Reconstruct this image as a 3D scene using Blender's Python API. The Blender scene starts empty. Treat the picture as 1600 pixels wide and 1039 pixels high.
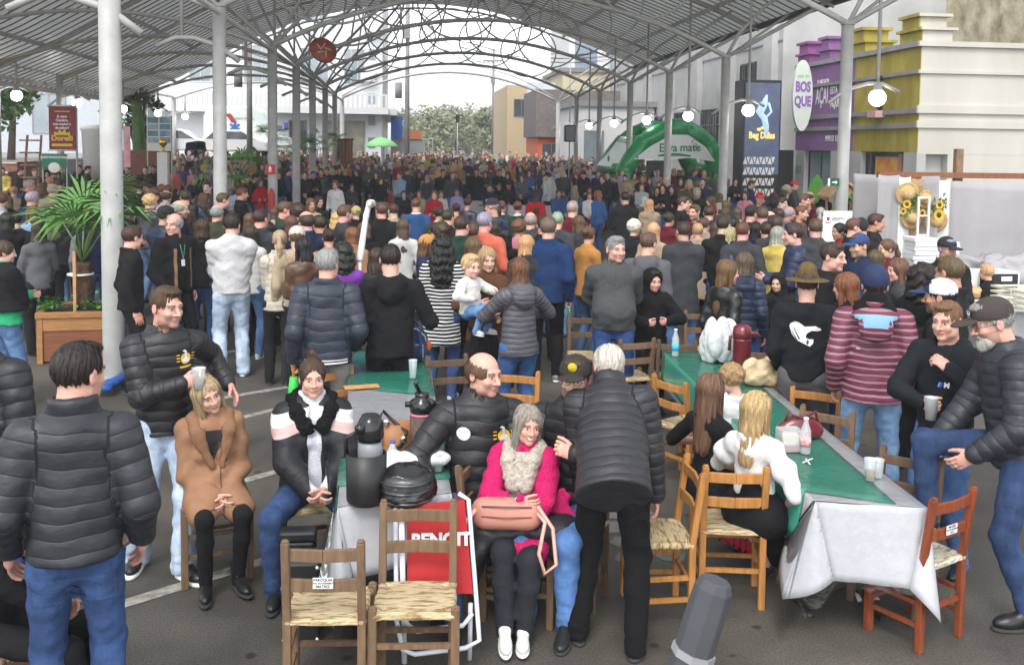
import bpy,math,random
import numpy as np
from mathutils import Vector,Matrix
from mathutils.bvhtree import BVHTree
PI=math.pi
R=math.radians
random.seed(7)
C=bpy.context.scene
COL=C.collection
# camera
F_PX,CAM_H=1500.0,2.6
PITCH,YAW,ROLL,PPY=R(3.62),R(6.50),R(0.75),322.0
cam_data=bpy.data.cameras.new('camera')
cam_data.sensor_width=36.0
cam_data.lens=F_PX/1600.0*36.0
cam_data.clip_start=0.1
cam_data.clip_end=3000.0
cam=bpy.data.objects.new('camera',cam_data)
COL.objects.link(cam)
cam.location=(0,0,CAM_H)
cam_data.shift_y=-(519.5-PPY)/1600.0
CM=Matrix.Rotation(-YAW,3,'Z')@Matrix.Rotation(PI/2-PITCH,3,'X')@Matrix.Rotation(ROLL,3,'Z')
cam.rotation_euler=CM.to_euler()
C.camera=cam
CMi=CM.transposed()
# world, sun, exposure
world=bpy.data.worlds.new('World')
C.world=world
world.use_nodes=True
nt=world.node_tree
bg=nt.nodes['Background']
sky=nt.nodes.new('ShaderNodeTexSky')
sky.sky_type='NISHITA'
sky.sun_disc=False
SUN_EL,SUN_AZ=R(52),R(200)
sky.sun_elevation=SUN_EL
sky.sun_rotation=SUN_AZ
sky.air_density=1.0
sky.dust_density=1.0
sky.ozone_density=1.0
hs=nt.nodes.new('ShaderNodeHueSaturation')
hs.inputs['Saturation'].default_value=0.16
nt.links.new(sky.outputs[0],hs.inputs['Color'])
nt.links.new(hs.outputs[0],bg.inputs['Color'])
bg.inputs['Strength'].default_value=0.15
sd=bpy.data.lights.new('sun','SUN')
sd.energy=0.8
sd.angle=R(22)
sd.color=(1.0,0.97,0.93)
sun=bpy.data.objects.new('sun',sd)
COL.objects.link(sun)
sdir=Vector((math.sin(SUN_AZ)*math.cos(SUN_EL),math.cos(SUN_AZ)*math.cos(SUN_EL),math.sin(SUN_EL)))
sun.rotation_euler=sdir.to_track_quat('Z','Y').to_euler()
C.view_settings.view_transform='Standard'
C.view_settings.look='None'
C.view_settings.exposure=1.48
C.view_settings.gamma=1.0
C.render.engine='CYCLES'
C.cycles.max_bounces=5
C.cycles.diffuse_bounces=3
C.cycles.glossy_bounces=2
C.cycles.transmission_bounces=4
C.cycles.transparent_max_bounces=12
C.cycles.use_denoising=True
def gz(y):
 return 0.45*min(max((y-30.0)/30.0,0.0),1.0)
def ray(px,py):
 d=CM@Vector(((px-800)/F_PX,-(py-PPY)/F_PX,-1.0))
 return d.normalized()
def G(px,py,z=0.0):
 d=ray(px,py)
 t=(z-CAM_H)/d.z
 return Vector((d.x*t,d.y*t,z))
def GD(px,py,y):
 d=ray(px,py)
 t=y/d.y
 return Vector((d.x*t,y,CAM_H+d.z*t))
def GX(px,py,x):
 d=ray(px,py)
 t=x/d.x
 return Vector((x,d.y*t,CAM_H+d.z*t))
def proj(p):
 v=CMi@(Vector(p)-Vector((0,0,CAM_H)))
 if v.z>-0.05:
  return None
 return(800+F_PX*v.x/-v.z,PPY-F_PX*v.y/-v.z)
 # object helpers
def tag(o,label=None,cat=None,group=None,kind=None):
 if label:o['label']=label
 if cat:o['category']=cat
 if group:o['group']=group
 if kind:o['kind']=kind
 return o
def thing(name,label,cat,loc=(0,0,0),rz=0.0,group=None):
 o=bpy.data.objects.new(name,None)
 COL.objects.link(o)
 o.location=loc
 o.rotation_euler=(0,0,rz)
 o.empty_display_size=0.2
 return tag(o,label,cat,group)
def link(name,me,m=None,parent=None):
 o=bpy.data.objects.new(name,me)
 COL.objects.link(o)
 if m is not None and len(me.materials)==0:
  me.materials.append(m)
 if parent is not None:
  o.parent=parent
 return o
def copy_tree(o,parent=None):
 c=o.copy()
 COL.objects.link(c)
 c.parent=parent
 for ch in list(o.children):
  copy_tree(ch,c)
 return c
def T_of(parent):
 return Matrix.Translation(parent.location)@Matrix.Rotation(parent.rotation_euler.z,4,'Z')
class MB:
 def __init__(self):
  self.v=[];self.f=[];self.sm=[]
 def add(self,vs,fs,smooth=False):
  o=len(self.v)
  self.v+=[tuple(v)for v in vs]
  for f in fs:
   self.f.append(tuple(i+o for i in f));self.sm.append(smooth)
  return self
 def box(self,c,s,rz=0.0,m=None):
  x,y,z=s[0]/2,s[1]/2,s[2]/2
  vs=[Vector((a*x,b*y,e*z))for e in(-1,1)for b in(-1,1)for a in(-1,1)]
  M=m if m is not None else Matrix.Rotation(rz,3,'Z')
  vs=[M@v+Vector(c)for v in vs]
  return self.add(vs,[(0,2,3,1),(4,5,7,6),(0,1,5,4),(2,6,7,3),(0,4,6,2),(1,3,7,5)])
 def bbox(self,lo,hi):
  return self.box([(a+b)/2 for a,b in zip(lo,hi)],[abs(b-a)for a,b in zip(lo,hi)])
 def bar(self,a,b,w,t,up=(0,0,1)):
  a,b=Vector(a),Vector(b)
  d=(b-a);L=d.length;d.normalize()
  u=Vector(up)
  if abs(d.dot(u))>.98:u=Vector((0,1,0))
  s=d.cross(u).normalized();u=s.cross(d)
  M=Matrix((s,u,d)).transposed()
  return self.box((a+b)/2,(w,t,L),m=M)
 def tube(self,pts,r,n=8,closed=False,rs=None):
  pts=[Vector(p)for p in pts]
  N=len(pts);vs=[];fs=[]
  prev=None
  for i,p in enumerate(pts):
   if closed:d=pts[(i+1)%N]-pts[i-1]
   else:d=pts[min(i+1,N-1)]-pts[max(i-1,0)]
   d.normalize()
   if prev is None:
    u=Vector((0,0,1))if abs(d.z)<.9 else Vector((1,0,0))
    u=(u-d*u.dot(d)).normalized()
   else:
    u=(prev-d*prev.dot(d)).normalized()
   prev=u
   w=d.cross(u)
   rr=rs[i]if rs else r
   for k in range(n):
    a=2*PI*k/n
    vs.append(p+(u*math.cos(a)+w*math.sin(a))*rr)
  M=N if closed else N-1
  for i in range(M):
   for k in range(n):
    j=(i+1)%N
    fs.append((i*n+k,i*n+(k+1)%n,j*n+(k+1)%n,j*n+k))
  self.add(vs,fs,True)
  if not closed:
   o=len(self.v)-len(vs)
   self.f.append(tuple(o+k for k in range(n))[::-1]);self.sm.append(False)
   self.f.append(tuple(o+(N-1)*n+k for k in range(n)));self.sm.append(False)
  return self
 def lathe(self,prof,c=(0,0,0),n=20,sx=1,sy=1,m=None):
  vs=[];fs=[]
  for(r,z)in prof:
   for k in range(n):
    a=2*PI*k/n
    v=Vector((r*math.cos(a)*sx,r*math.sin(a)*sy,z))
    if m is not None:v=m@v
    vs.append(v+Vector(c))
  for i in range(len(prof)-1):
   for k in range(n):
    fs.append((i*n+k,i*n+(k+1)%n,(i+1)*n+(k+1)%n,(i+1)*n+k))
  self.add(vs,fs,True)
  o=len(self.v)-len(vs)
  if prof[0][0]>1e-4:
   self.f.append(tuple(o+k for k in range(n))[::-1]);self.sm.append(False)
  if prof[-1][0]>1e-4:
   self.f.append(tuple(o+(len(prof)-1)*n+k for k in range(n)));self.sm.append(False)
  return self
 def ball(self,c,r,n=16,s=(1,1,1)):
  m=n//2
  prof=[(max(r*math.sin(PI*i/m),1e-5),-r*math.cos(PI*i/m)*s[2])for i in range(m+1)]
  return self.lathe(prof,c,n,s[0],s[1])
 def prism(self,poly,y0,y1,axis='y'):
  n=len(poly)
  if axis=='y':vs=[(p[0],y0,p[1])for p in poly]+[(p[0],y1,p[1])for p in poly]
  elif axis=='x':vs=[(y0,p[0],p[1])for p in poly]+[(y1,p[0],p[1])for p in poly]
  else:vs=[(p[0],p[1],y0)for p in poly]+[(p[0],p[1],y1)for p in poly]
  fs=[tuple(range(n)),tuple(range(2*n-1,n-1,-1))]
  fs+=[(i,i+n,(i+1)%n+n,(i+1)%n)for i in range(n)]
  return self.add(vs,fs)
 def mesh(self,name,inv=None,bevel=0):
  me=bpy.data.meshes.new(name)
  vs=self.v if inv is None else[tuple(inv@Vector(v))for v in self.v]
  me.from_pydata(vs,[],self.f)
  me.polygons.foreach_set('use_smooth',self.sm)
  me.update()
  return me
 def build(self,name,m,parent=None,world=False,bevel=0.0,label=None):
  inv=T_of(parent).inverted()if(parent is not None and world)else None
  me=self.mesh(name,inv)
  import bmesh
  b=bmesh.new();b.from_mesh(me)
  bmesh.ops.recalc_face_normals(b,faces=b.faces)
  b.to_mesh(me);b.free()
  o=link(name,me,m,parent)
  if bevel:
   md=o.modifiers.new('bevel','BEVEL');md.width=bevel;md.segments=2;md.limit_method='ANGLE'
  if label:o['label']=label
  return o
  # materials
def nmat(name):
 m=bpy.data.materials.new(name);m.use_nodes=True
 t=m.node_tree
 return m,t,t.nodes['Principled BSDF']
def N(t,typ,**kw):
 n=t.nodes.new(typ)
 for k,v in kw.items():
  if k.startswith('i_'):
   key=k[2:].replace('_',' ')
   n.inputs[key].default_value=v
  else:setattr(n,k,v)
 return n
def mat(name,col,rough=0.7,metal=0.0,noise=0.12,scale=6.0,bump=0.0,bscale=60.0,obj=False,spec=0.5,stretch=(1,1,1),col2=None,trans=0.0,alpha=1.0,emit=0.0,coat=0.0,detail=5):
 m,t,b=nmat(name)
 b.inputs['Roughness'].default_value=rough
 b.inputs['Metallic'].default_value=metal
 b.inputs['Specular IOR Level'].default_value=spec
 b.inputs['Coat Weight'].default_value=coat
 tc=N(t,'ShaderNodeTexCoord')
 mp=N(t,'ShaderNodeMapping');mp.inputs['Scale'].default_value=stretch
 t.links.new(tc.outputs['Object'],mp.inputs[0])
 if obj:
  oi=N(t,'ShaderNodeObjectInfo');src=oi.outputs['Color']
 else:
  rgb=N(t,'ShaderNodeRGB');rgb.outputs[0].default_value=(*col,1);src=rgb.outputs[0]
 if noise>0:
  nz=N(t,'ShaderNodeTexNoise',i_Scale=scale,i_Detail=detail,i_Roughness=0.6)
  t.links.new(mp.outputs[0],nz.inputs['Vector'])
  mr=N(t,'ShaderNodeMapRange');mr.inputs['From Min'].default_value=.3;mr.inputs['From Max'].default_value=.7
  mr.inputs['To Min'].default_value=1-noise;mr.inputs['To Max'].default_value=1+noise
  t.links.new(nz.outputs['Fac'],mr.inputs['Value'])
  if col2 is not None:
   mx=N(t,'ShaderNodeMix',data_type='RGBA');mx.inputs['B'].default_value=(*col2,1)
   t.links.new(src,mx.inputs['A'])
   mr.inputs['To Min'].default_value=0;mr.inputs['To Max'].default_value=1
   t.links.new(mr.outputs[0],mx.inputs['Factor'])
   src=mx.outputs['Result']
  else:
   vm=N(t,'ShaderNodeVectorMath',operation='SCALE')
   t.links.new(src,vm.inputs[0]);t.links.new(mr.outputs[0],vm.inputs['Scale'])
   src=vm.outputs[0]
 t.links.new(src,b.inputs['Base Color'])
 if bump>0:
  n2=N(t,'ShaderNodeTexNoise',i_Scale=bscale,i_Detail=4)
  t.links.new(mp.outputs[0],n2.inputs['Vector'])
  bp=N(t,'ShaderNodeBump',i_Strength=bump,i_Distance=0.01)
  t.links.new(n2.outputs['Fac'],bp.inputs['Height'])
  t.links.new(bp.outputs[0],b.inputs['Normal'])
 if trans>0:
  b.inputs['Transmission Weight'].default_value=trans
  b.inputs['IOR'].default_value=1.3
 if alpha<1:
  b.inputs['Alpha'].default_value=alpha
 if emit>0:
  b.inputs['Emission Color'].default_value=(*col,1)
  b.inputs['Emission Strength'].default_value=emit
 return m
def window_mat(name,col=(0.05,0.06,0.07)):
 return mat(name,col,rough=.08,spec=.8,noise=.3,scale=.6)
 # text
def text_mesh(s,size,depth=0.0,spacing=1.0,bold=0.0):
 cu=bpy.data.curves.new('t','FONT')
 cu.body=s;cu.size=size;cu.align_x='CENTER';cu.align_y='CENTER'
 cu.extrude=depth;cu.space_character=spacing;cu.offset=bold;cu.resolution_u=3
 o=bpy.data.objects.new('t',cu);COL.objects.link(o)
 dg=bpy.context.evaluated_depsgraph_get()
 me=bpy.data.meshes.new_from_object(o.evaluated_get(dg))
 bpy.data.objects.remove(o)
 bpy.data.curves.remove(cu)
 return me
def text(name,s,size,m,parent,loc,xdir,up=(0,0,1),depth=.003,bold=0.0,sx=1.0,world=True):
 me=text_mesh(s,size,depth,bold=bold)
 x=Vector(xdir).normalized();u=Vector(up).normalized();n=x.cross(u)
 M=Matrix.Translation(Vector(loc))@Matrix((x,u,n)).transposed().to_4x4()@Matrix.Diagonal((sx,1,1,1))
 if parent is not None and world:M=T_of(parent).inverted()@M
 me.transform(M)
 return link(name,me,m,parent)
 # implicit surfaces
def snets(D,lo,h):
 ins=D<0
 nx,ny,nz_=D.shape
 c=ins[:-1,:-1,:-1].astype(np.int8)
 cnt=np.zeros((nx-1,ny-1,nz_-1),np.int8)
 for a in(0,1):
  for b in(0,1):
   for e in(0,1):
    cnt+=ins[a:nx-1+a,b:ny-1+b,e:nz_-1+e]
 act=(cnt>0)&(cnt<8)
 idx=np.argwhere(act)
 if len(idx)==0:
  return np.zeros((0,3),np.float32),np.zeros((0,4),np.int64)
 ids=np.full(act.shape,-1,np.int64)
 ids[act]=np.arange(len(idx))
 i,j,k=idx.T
 vals={}
 for a in(0,1):
  for b in(0,1):
   for e in(0,1):
    vals[(a,b,e)]=D[i+a,j+b,k+e]
 acc=np.zeros((len(idx),3),np.float32);n=np.zeros(len(idx),np.float32)
 for ax in range(3):
  o=[x for x in range(3)if x!=ax]
  for p in(0,1):
   for q in(0,1):
    c0=[0,0,0];c0[o[0]]=p;c0[o[1]]=q
    c1=list(c0);c1[ax]=1
    v0,v1=vals[tuple(c0)],vals[tuple(c1)]
    cr=(v0<0)!=(v1<0)
    t=np.where(cr,v0/np.where(cr,v0-v1,1),0)
    pt=np.zeros((len(idx),3),np.float32)
    pt[:,o[0]]=p;pt[:,o[1]]=q;pt[:,ax]=t
    acc+=pt*cr[:,None];n+=cr
 V=(idx+acc/n[:,None])*h+np.array(lo)
 quads=[]
 for ax in range(3):
  o=[(ax+1)%3,(ax+2)%3]
  sl0=[slice(1,-1)]*3;sl0[ax]=slice(0,-1)
  sl1=[slice(1,-1)]*3;sl1[ax]=slice(1,None)
  A=ins[tuple(sl0)];B=ins[tuple(sl1)]
  for flip,cond in((0,A&~B),(1,~A&B)):
   e=np.argwhere(cond)
   if len(e)==0:continue
   off=np.array([1,1,1]);off[ax]=0
   e=e+off
   def cell(da,db):
    q=e.copy();q[:,o[0]]+=da;q[:,o[1]]+=db
    return ids[q[:,0],q[:,1],q[:,2]]
   qd=np.stack([cell(-1,-1),cell(0,-1),cell(0,0),cell(-1,0)],1)
   if flip:qd=qd[:,::-1]
   quads.append(qd)
 Q=np.concatenate(quads)
 Q=Q[(Q>=0).all(1)]
 return V.astype(np.float32),Q
def va(v):return np.array([v[0],v[1],v[2]],np.float32)
class S:
 def __init__(self):self.ops=[]
 def cone(self,a,b,r1,r2=None,k=.02,f=None,s=1.0,q=None,mode='+'):
  self.ops.append(('c',va(a),va(b),r1,r1 if r2 is None else r2,k,None if f is None else va(f),s,q,mode));return self
 def ell(self,c,r,k=.02,mode='+',rot=None):
  self.ops.append(('e',va(c),va(r),k,None if rot is None else np.array(rot,np.float32),mode));return self
 def cut(self,n,c):
  self.ops.append(('p',va(n),c));return self
 def fn(self,f):self.ops.append(('f',f));return self
 def mesh(self,h):
  lo=np.full(3,1e9);hi=-lo
  for o in self.ops:
   if o[0]=='c' and o[9]=='+':
    r=max(o[3],o[4])+.03
    for p in(o[1],o[2]):lo=np.minimum(lo,p-r);hi=np.maximum(hi,p+r)
   elif o[0]=='e' and o[5]=='+':
    r=o[2].max()+.01 if o[4]is not None else o[2]+.01
    lo=np.minimum(lo,o[1]-r);hi=np.maximum(hi,o[1]+r)
  lo-=2*h;hi+=2*h
  n=np.ceil((hi-lo)/h).astype(int)+1
  ax=[(lo[i]+h*np.arange(n[i])).astype(np.float32)for i in range(3)]
  D=np.full(n,.2,np.float32)
  for o in self.ops:
   if o[0]in 'ce':
    if o[0]=='c':
     r=max(o[3],o[4]);m=r+o[5]+3*h+.02
     l=np.minimum(o[1],o[2])-m;u=np.maximum(o[1],o[2])+m
    else:
     m=o[3]+3*h+.02
     rr=o[2].max()if o[4]is not None else o[2]
     l=o[1]-rr-m;u=o[1]+rr+m
    i0=np.clip(np.floor((l-lo)/h).astype(int),0,n);i1=np.clip(np.ceil((u-lo)/h).astype(int)+1,0,n)
    if(i1<=i0).any():continue
    sl=tuple(slice(a,b)for a,b in zip(i0,i1))
    P=np.stack(np.meshgrid(*[ax[i][sl[i]]for i in range(3)],indexing='ij'),-1)
    if o[0]=='c':
     _,a,b,r1,r2,k,f,s,q,mode=o
     pa=P-a;ba=b-a
     if f is not None:
      pa=pa+((pa@f)*(1/s-1))[...,None]*f
     L2=max(float(ba@ba),1e-9)
     t=np.clip((pa@ba)/L2,0,1)
     d=np.sqrt(((pa-t[...,None]*ba)**2).sum(-1))-(r1+t*(r2-r1))
     if f is not None:d=d*(.5+.5*s)
     if q is not None:
      sp,amp,axv,org=q
      if axv is None:
       ph=t*math.sqrt(L2)/sp
      else:
       ph=((P-va(org))@va(axv))/sp
      ph=ph+.12*np.sin(P[...,0]*9+P[...,2]*5)
      d=d-amp*(np.abs(np.sin(PI*ph))**.32-.8)
    else:
     _,c,r_,k,rot,mode=o
     p=P-c
     if rot is not None:p=p@rot
     k0=np.sqrt(((p/r_)**2).sum(-1))+1e-6
     k1=np.sqrt(((p/(r_*r_))**2).sum(-1))+1e-6
     d=k0*(k0-1)/k1
    A=D[sl]
    if mode=='+':
     g=np.clip(.5+.5*(A-d)/k,0,1)
     D[sl]=A*(1-g)+d*g-k*g*(1-g)
    else:
     d=-d
     g=np.clip(.5-.5*(A-d)/k,0,1)
     D[sl]=A*(1-g)+d*g+k*g*(1-g)
   elif o[0]=='p':
    nrm,c=o[1],o[2]
    d=ax[0][:,None,None]*nrm[0]+ax[1][None,:,None]*nrm[1]+ax[2][None,None,:]*nrm[2]-c
    D=np.maximum(D,d.astype(np.float32))
   else:
    X,Y,Z=np.meshgrid(*ax,indexing='ij',sparse=True)
    D=o[1](D,X,Y,Z).astype(np.float32)
  D[0]=D[-1]=.2;D[:,0]=D[:,-1]=.2;D[:,:,0]=D[:,:,-1]=.2
  return snets(D,lo,h)
def wrinkle(amp,fr=22.0,seed=0.0,zs=1.0):
 def f(D,X,Y,Z):
  n=np.sin(fr*X+1.9*np.sin(fr*.7*Z*zs+seed)+seed)+np.sin(fr*1.3*Z*zs+2.1*np.sin(fr*.8*Y+1+seed)+1.3*np.sin(fr*.6*X))
  n=n+.6*np.sin(fr*2.3*Z*zs+2.0*np.sin(fr*1.1*X+seed)+3*Y*fr*.3)
  return D+amp*n
 return f
def join(parts):
 V=[];Q=[];A=[];o=0
 for p in parts:
  v,q=p[0],p[1]
  V.append(v);Q.append(q+o);o+=len(v)
  A.append(p[2]if len(p)>2 and p[2]is not None else np.zeros((len(v),4),np.float32))
 return np.concatenate(V),np.concatenate(Q),np.concatenate(A)
def npmesh(name,V,Q,A=None,mats=()):
 me=bpy.data.meshes.new(name)
 me.vertices.add(len(V));me.vertices.foreach_set('co',np.asarray(V,np.float32).ravel())
 me.loops.add(len(Q)*4);me.loops.foreach_set('vertex_index',np.asarray(Q,np.int32).ravel())
 me.polygons.add(len(Q))
 me.polygons.foreach_set('loop_start',np.arange(0,len(Q)*4,4,dtype=np.int32))
 me.polygons.foreach_set('loop_total',np.full(len(Q),4,np.int32))
 me.update(calc_edges=True)
 me.polygons.foreach_set('use_smooth',np.ones(len(Q),bool))
 if A is not None:
  at=me.attributes.new('mask','FLOAT_COLOR','POINT')
  at.data.foreach_set('color',np.asarray(A,np.float32).ravel())
 for m in mats:me.materials.append(m)
 return me
def tf(V,M):
 M=np.array(M,np.float32)
 return V@M[:3,:3].T+M[:3,3]
 # people
def skin_mat():
 m,t,b=nmat('skin')
 oi=N(t,'ShaderNodeObjectInfo')
 at=N(t,'ShaderNodeAttribute',attribute_name='mask')
 sp=N(t,'ShaderNodeSeparateColor');t.links.new(at.outputs['Color'],sp.inputs[0])
 tc=N(t,'ShaderNodeTexCoord');nz=N(t,'ShaderNodeTexNoise',i_Scale=28.0,i_Detail=4)
 t.links.new(tc.outputs['Object'],nz.inputs['Vector'])
 def mix(a,b_,f):
  x=N(t,'ShaderNodeMix',data_type='RGBA')
  for s,v in(('A',a),('B',b_),('Factor',f)):
   if isinstance(v,(tuple,float)):x.inputs[s].default_value=v
   else:t.links.new(v,x.inputs[s])
  return x.outputs['Result']
 def mul(a,k):
  x=N(t,'ShaderNodeMath',operation='MULTIPLY');t.links.new(a,x.inputs[0])
  if isinstance(k,float):x.inputs[1].default_value=k
  else:t.links.new(k,x.inputs[1])
  return x.outputs[0]
 hot=N(t,'ShaderNodeMix',data_type='RGBA',blend_type='MULTIPLY');hot.inputs['B'].default_value=(1.02,.84,.80,1)
 t.links.new(oi.outputs['Color'],hot.inputs['A']);t.links.new(nz.outputs['Fac'],hot.inputs['Factor'])
 c=hot.outputs['Result']
 stub=mul(at.outputs['Alpha'],oi.outputs['Alpha'])
 c=mix(c,(.07,.045,.03,1),mul(stub,.8))
 c=mix(c,(.50,.17,.15,1),mul(sp.outputs['Blue'],.75))
 c=mix(c,(.62,.60,.58,1),sp.outputs['Red'])
 c=mix(c,(.03,.018,.012,1),sp.outputs['Green'])
 t.links.new(c,b.inputs['Base Color'])
 b.inputs['Roughness'].default_value=.5
 b.inputs['Subsurface Weight'].default_value=.12
 b.inputs['Subsurface Radius'].default_value=(.012,.004,.002)
 return m
M_SKIN=skin_mat()
M_CLOTH=mat('cloth',None,obj=True,rough=.92,noise=.14,scale=9,bump=.5,bscale=140,spec=.2)
M_WOOL=mat('wool',None,obj=True,rough=.97,noise=.10,scale=60,bump=1.0,bscale=110,spec=.15)
M_PUFF=mat('quilted_nylon',None,obj=True,rough=.5,noise=.12,scale=14,bump=.3,bscale=30,spec=.45,stretch=(1,1,1.6))
M_LEATHER=mat('leather',None,obj=True,rough=.36,noise=.15,scale=12,bump=.35,bscale=30,spec=.5)
M_FLEECE=mat('fleece',None,obj=True,rough=1.0,noise=.16,scale=60,bump=1.0,bscale=90,spec=.1)
M_SHOE=mat('shoe_leather',None,obj=True,rough=.38,noise=.1,scale=20)
M_SOLE=mat('rubber_sole',(.75,.74,.70),rough=.7,noise=.08)
M_HAT=mat('hat_fabric',None,obj=True,rough=.85,noise=.1,scale=20,bump=.3,bscale=200)
def add_quilting(m):
 t=m.node_tree;b=t.nodes['Principled BSDF'];old=b.inputs['Normal'].links[0].from_node
 at=N(t,'ShaderNodeAttribute',attribute_name='quilt');s=N(t,'ShaderNodeMath',operation='MULTIPLY');s.inputs[1].default_value=PI;t.links.new(at.outputs['Fac'],s.inputs[0])
 n=N(t,'ShaderNodeMath',operation='SINE');t.links.new(s.outputs[0],n.inputs[0]);a=N(t,'ShaderNodeMath',operation='ABSOLUTE');t.links.new(n.outputs[0],a.inputs[0])
 p=N(t,'ShaderNodeMath',operation='POWER');p.inputs[1].default_value=.38;t.links.new(a.outputs[0],p.inputs[0])
 bp=N(t,'ShaderNodeBump',i_Strength=1.0,i_Distance=.0055);t.links.new(p.outputs[0],bp.inputs['Height']);t.links.new(old.outputs[0],bp.inputs['Normal']);t.links.new(bp.outputs[0],b.inputs['Normal'])
add_quilting(M_PUFF)
def quilt_attr(me,V,k,g):
 sp=g['q'][0];T=np.array(k['T'],np.float32);up=T[:,2];pel=va(k['pel']);z=(V-pel)@up
 ph=z/sp+.10*np.sin(V[:,0]*11+V[:,2]*7)+.05*np.sin(V[:,0]*37);best=np.full(len(V),.135*k['b']+.0,np.float32)
 a0=tuple(k['tp']((0,0,1.1)));ax_d=np.sqrt((((V-va(a0))-((V-va(a0))@up)[:,None]*up)**2).sum(1))*.62
 best=ax_d
 for i in(-1,1):
  run=0.0
  for a,c in((k['sh'][i],k['el'][i]),(k['el'][i],k['wr'][i])):
   a_,c_=va(a),va(c);L=float(np.linalg.norm(c_-a_));u=(c_-a_)/L;t=(V-a_)@u;tc_=np.clip(t,0,L);d=np.sqrt((((V-a_)-tc_[:,None]*u)**2).sum(1))
   m=d<best;ph=np.where(m,(run+t)/sp+.08*np.sin(V[:,2]*40),ph);best=np.where(m,d,best);run+=L
 at=me.attributes.new('quilt','FLOAT','POINT');at.data.foreach_set('value',ph.astype(np.float32))
def denim_mat():
 m,t,b=nmat('denim')
 oi=N(t,'ShaderNodeObjectInfo');tc=N(t,'ShaderNodeTexCoord')
 mp=N(t,'ShaderNodeMapping');mp.inputs['Scale'].default_value=(1,1,.45);t.links.new(tc.outputs['Object'],mp.inputs[0])
 n1=N(t,'ShaderNodeTexNoise',i_Scale=6.0,i_Detail=6,i_Roughness=.65);t.links.new(mp.outputs[0],n1.inputs['Vector'])
 n2=N(t,'ShaderNodeTexNoise',i_Scale=220.0,i_Detail=2);t.links.new(tc.outputs['Object'],n2.inputs['Vector'])
 r1=N(t,'ShaderNodeMapRange');t.links.new(n1.outputs['Fac'],r1.inputs['Value'])
 for k,v in(('From Min',.3),('From Max',.72),('To Min',.6),('To Max',1.9)):r1.inputs[k].default_value=v
 r2=N(t,'ShaderNodeMapRange');t.links.new(n2.outputs['Fac'],r2.inputs['Value'])
 for k,v in(('To Min',.7),('To Max',1.3)):r2.inputs[k].default_value=v
 mm=N(t,'ShaderNodeMath',operation='MULTIPLY');t.links.new(r1.outputs[0],mm.inputs[0]);t.links.new(r2.outputs[0],mm.inputs[1])
 vm=N(t,'ShaderNodeVectorMath',operation='SCALE');t.links.new(oi.outputs['Color'],vm.inputs[0]);t.links.new(mm.outputs[0],vm.inputs['Scale'])
 t.links.new(vm.outputs[0],b.inputs['Base Color'])
 n3=N(t,'ShaderNodeTexNoise',i_Scale=18.0,i_Detail=3);t.links.new(tc.outputs['Object'],n3.inputs['Vector'])
 bp=N(t,'ShaderNodeBump',i_Strength=.6,i_Distance=.015);t.links.new(n3.outputs['Fac'],bp.inputs['Height']);t.links.new(bp.outputs[0],b.inputs['Normal'])
 b.inputs['Roughness'].default_value=.9;b.inputs['Specular IOR Level'].default_value=.2
 return m
M_DENIM=denim_mat()
def hair_mat():
 m,t,b=nmat('hair')
 oi=N(t,'ShaderNodeObjectInfo');tc=N(t,'ShaderNodeTexCoord')
 mp=N(t,'ShaderNodeMapping');mp.inputs['Scale'].default_value=(110,110,7);t.links.new(tc.outputs['Object'],mp.inputs[0])
 n1=N(t,'ShaderNodeTexNoise',i_Scale=1.0,i_Detail=4,i_Distortion=.6);t.links.new(mp.outputs[0],n1.inputs['Vector'])
 r1=N(t,'ShaderNodeMapRange');t.links.new(n1.outputs['Fac'],r1.inputs['Value'])
 for k,v in(('From Min',.3),('From Max',.7),('To Min',.6),('To Max',1.45)):r1.inputs[k].default_value=v
 vm=N(t,'ShaderNodeVectorMath',operation='SCALE');t.links.new(oi.outputs['Color'],vm.inputs[0]);t.links.new(r1.outputs[0],vm.inputs['Scale'])
 t.links.new(vm.outputs[0],b.inputs['Base Color'])
 bp=N(t,'ShaderNodeBump',i_Strength=.7,i_Distance=.006);t.links.new(n1.outputs['Fac'],bp.inputs['Height']);t.links.new(bp.outputs[0],b.inputs['Normal'])
 b.inputs['Roughness'].default_value=.5;b.inputs['Specular IOR Level'].default_value=.35
 return m
M_HAIR=hair_mat()
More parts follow.
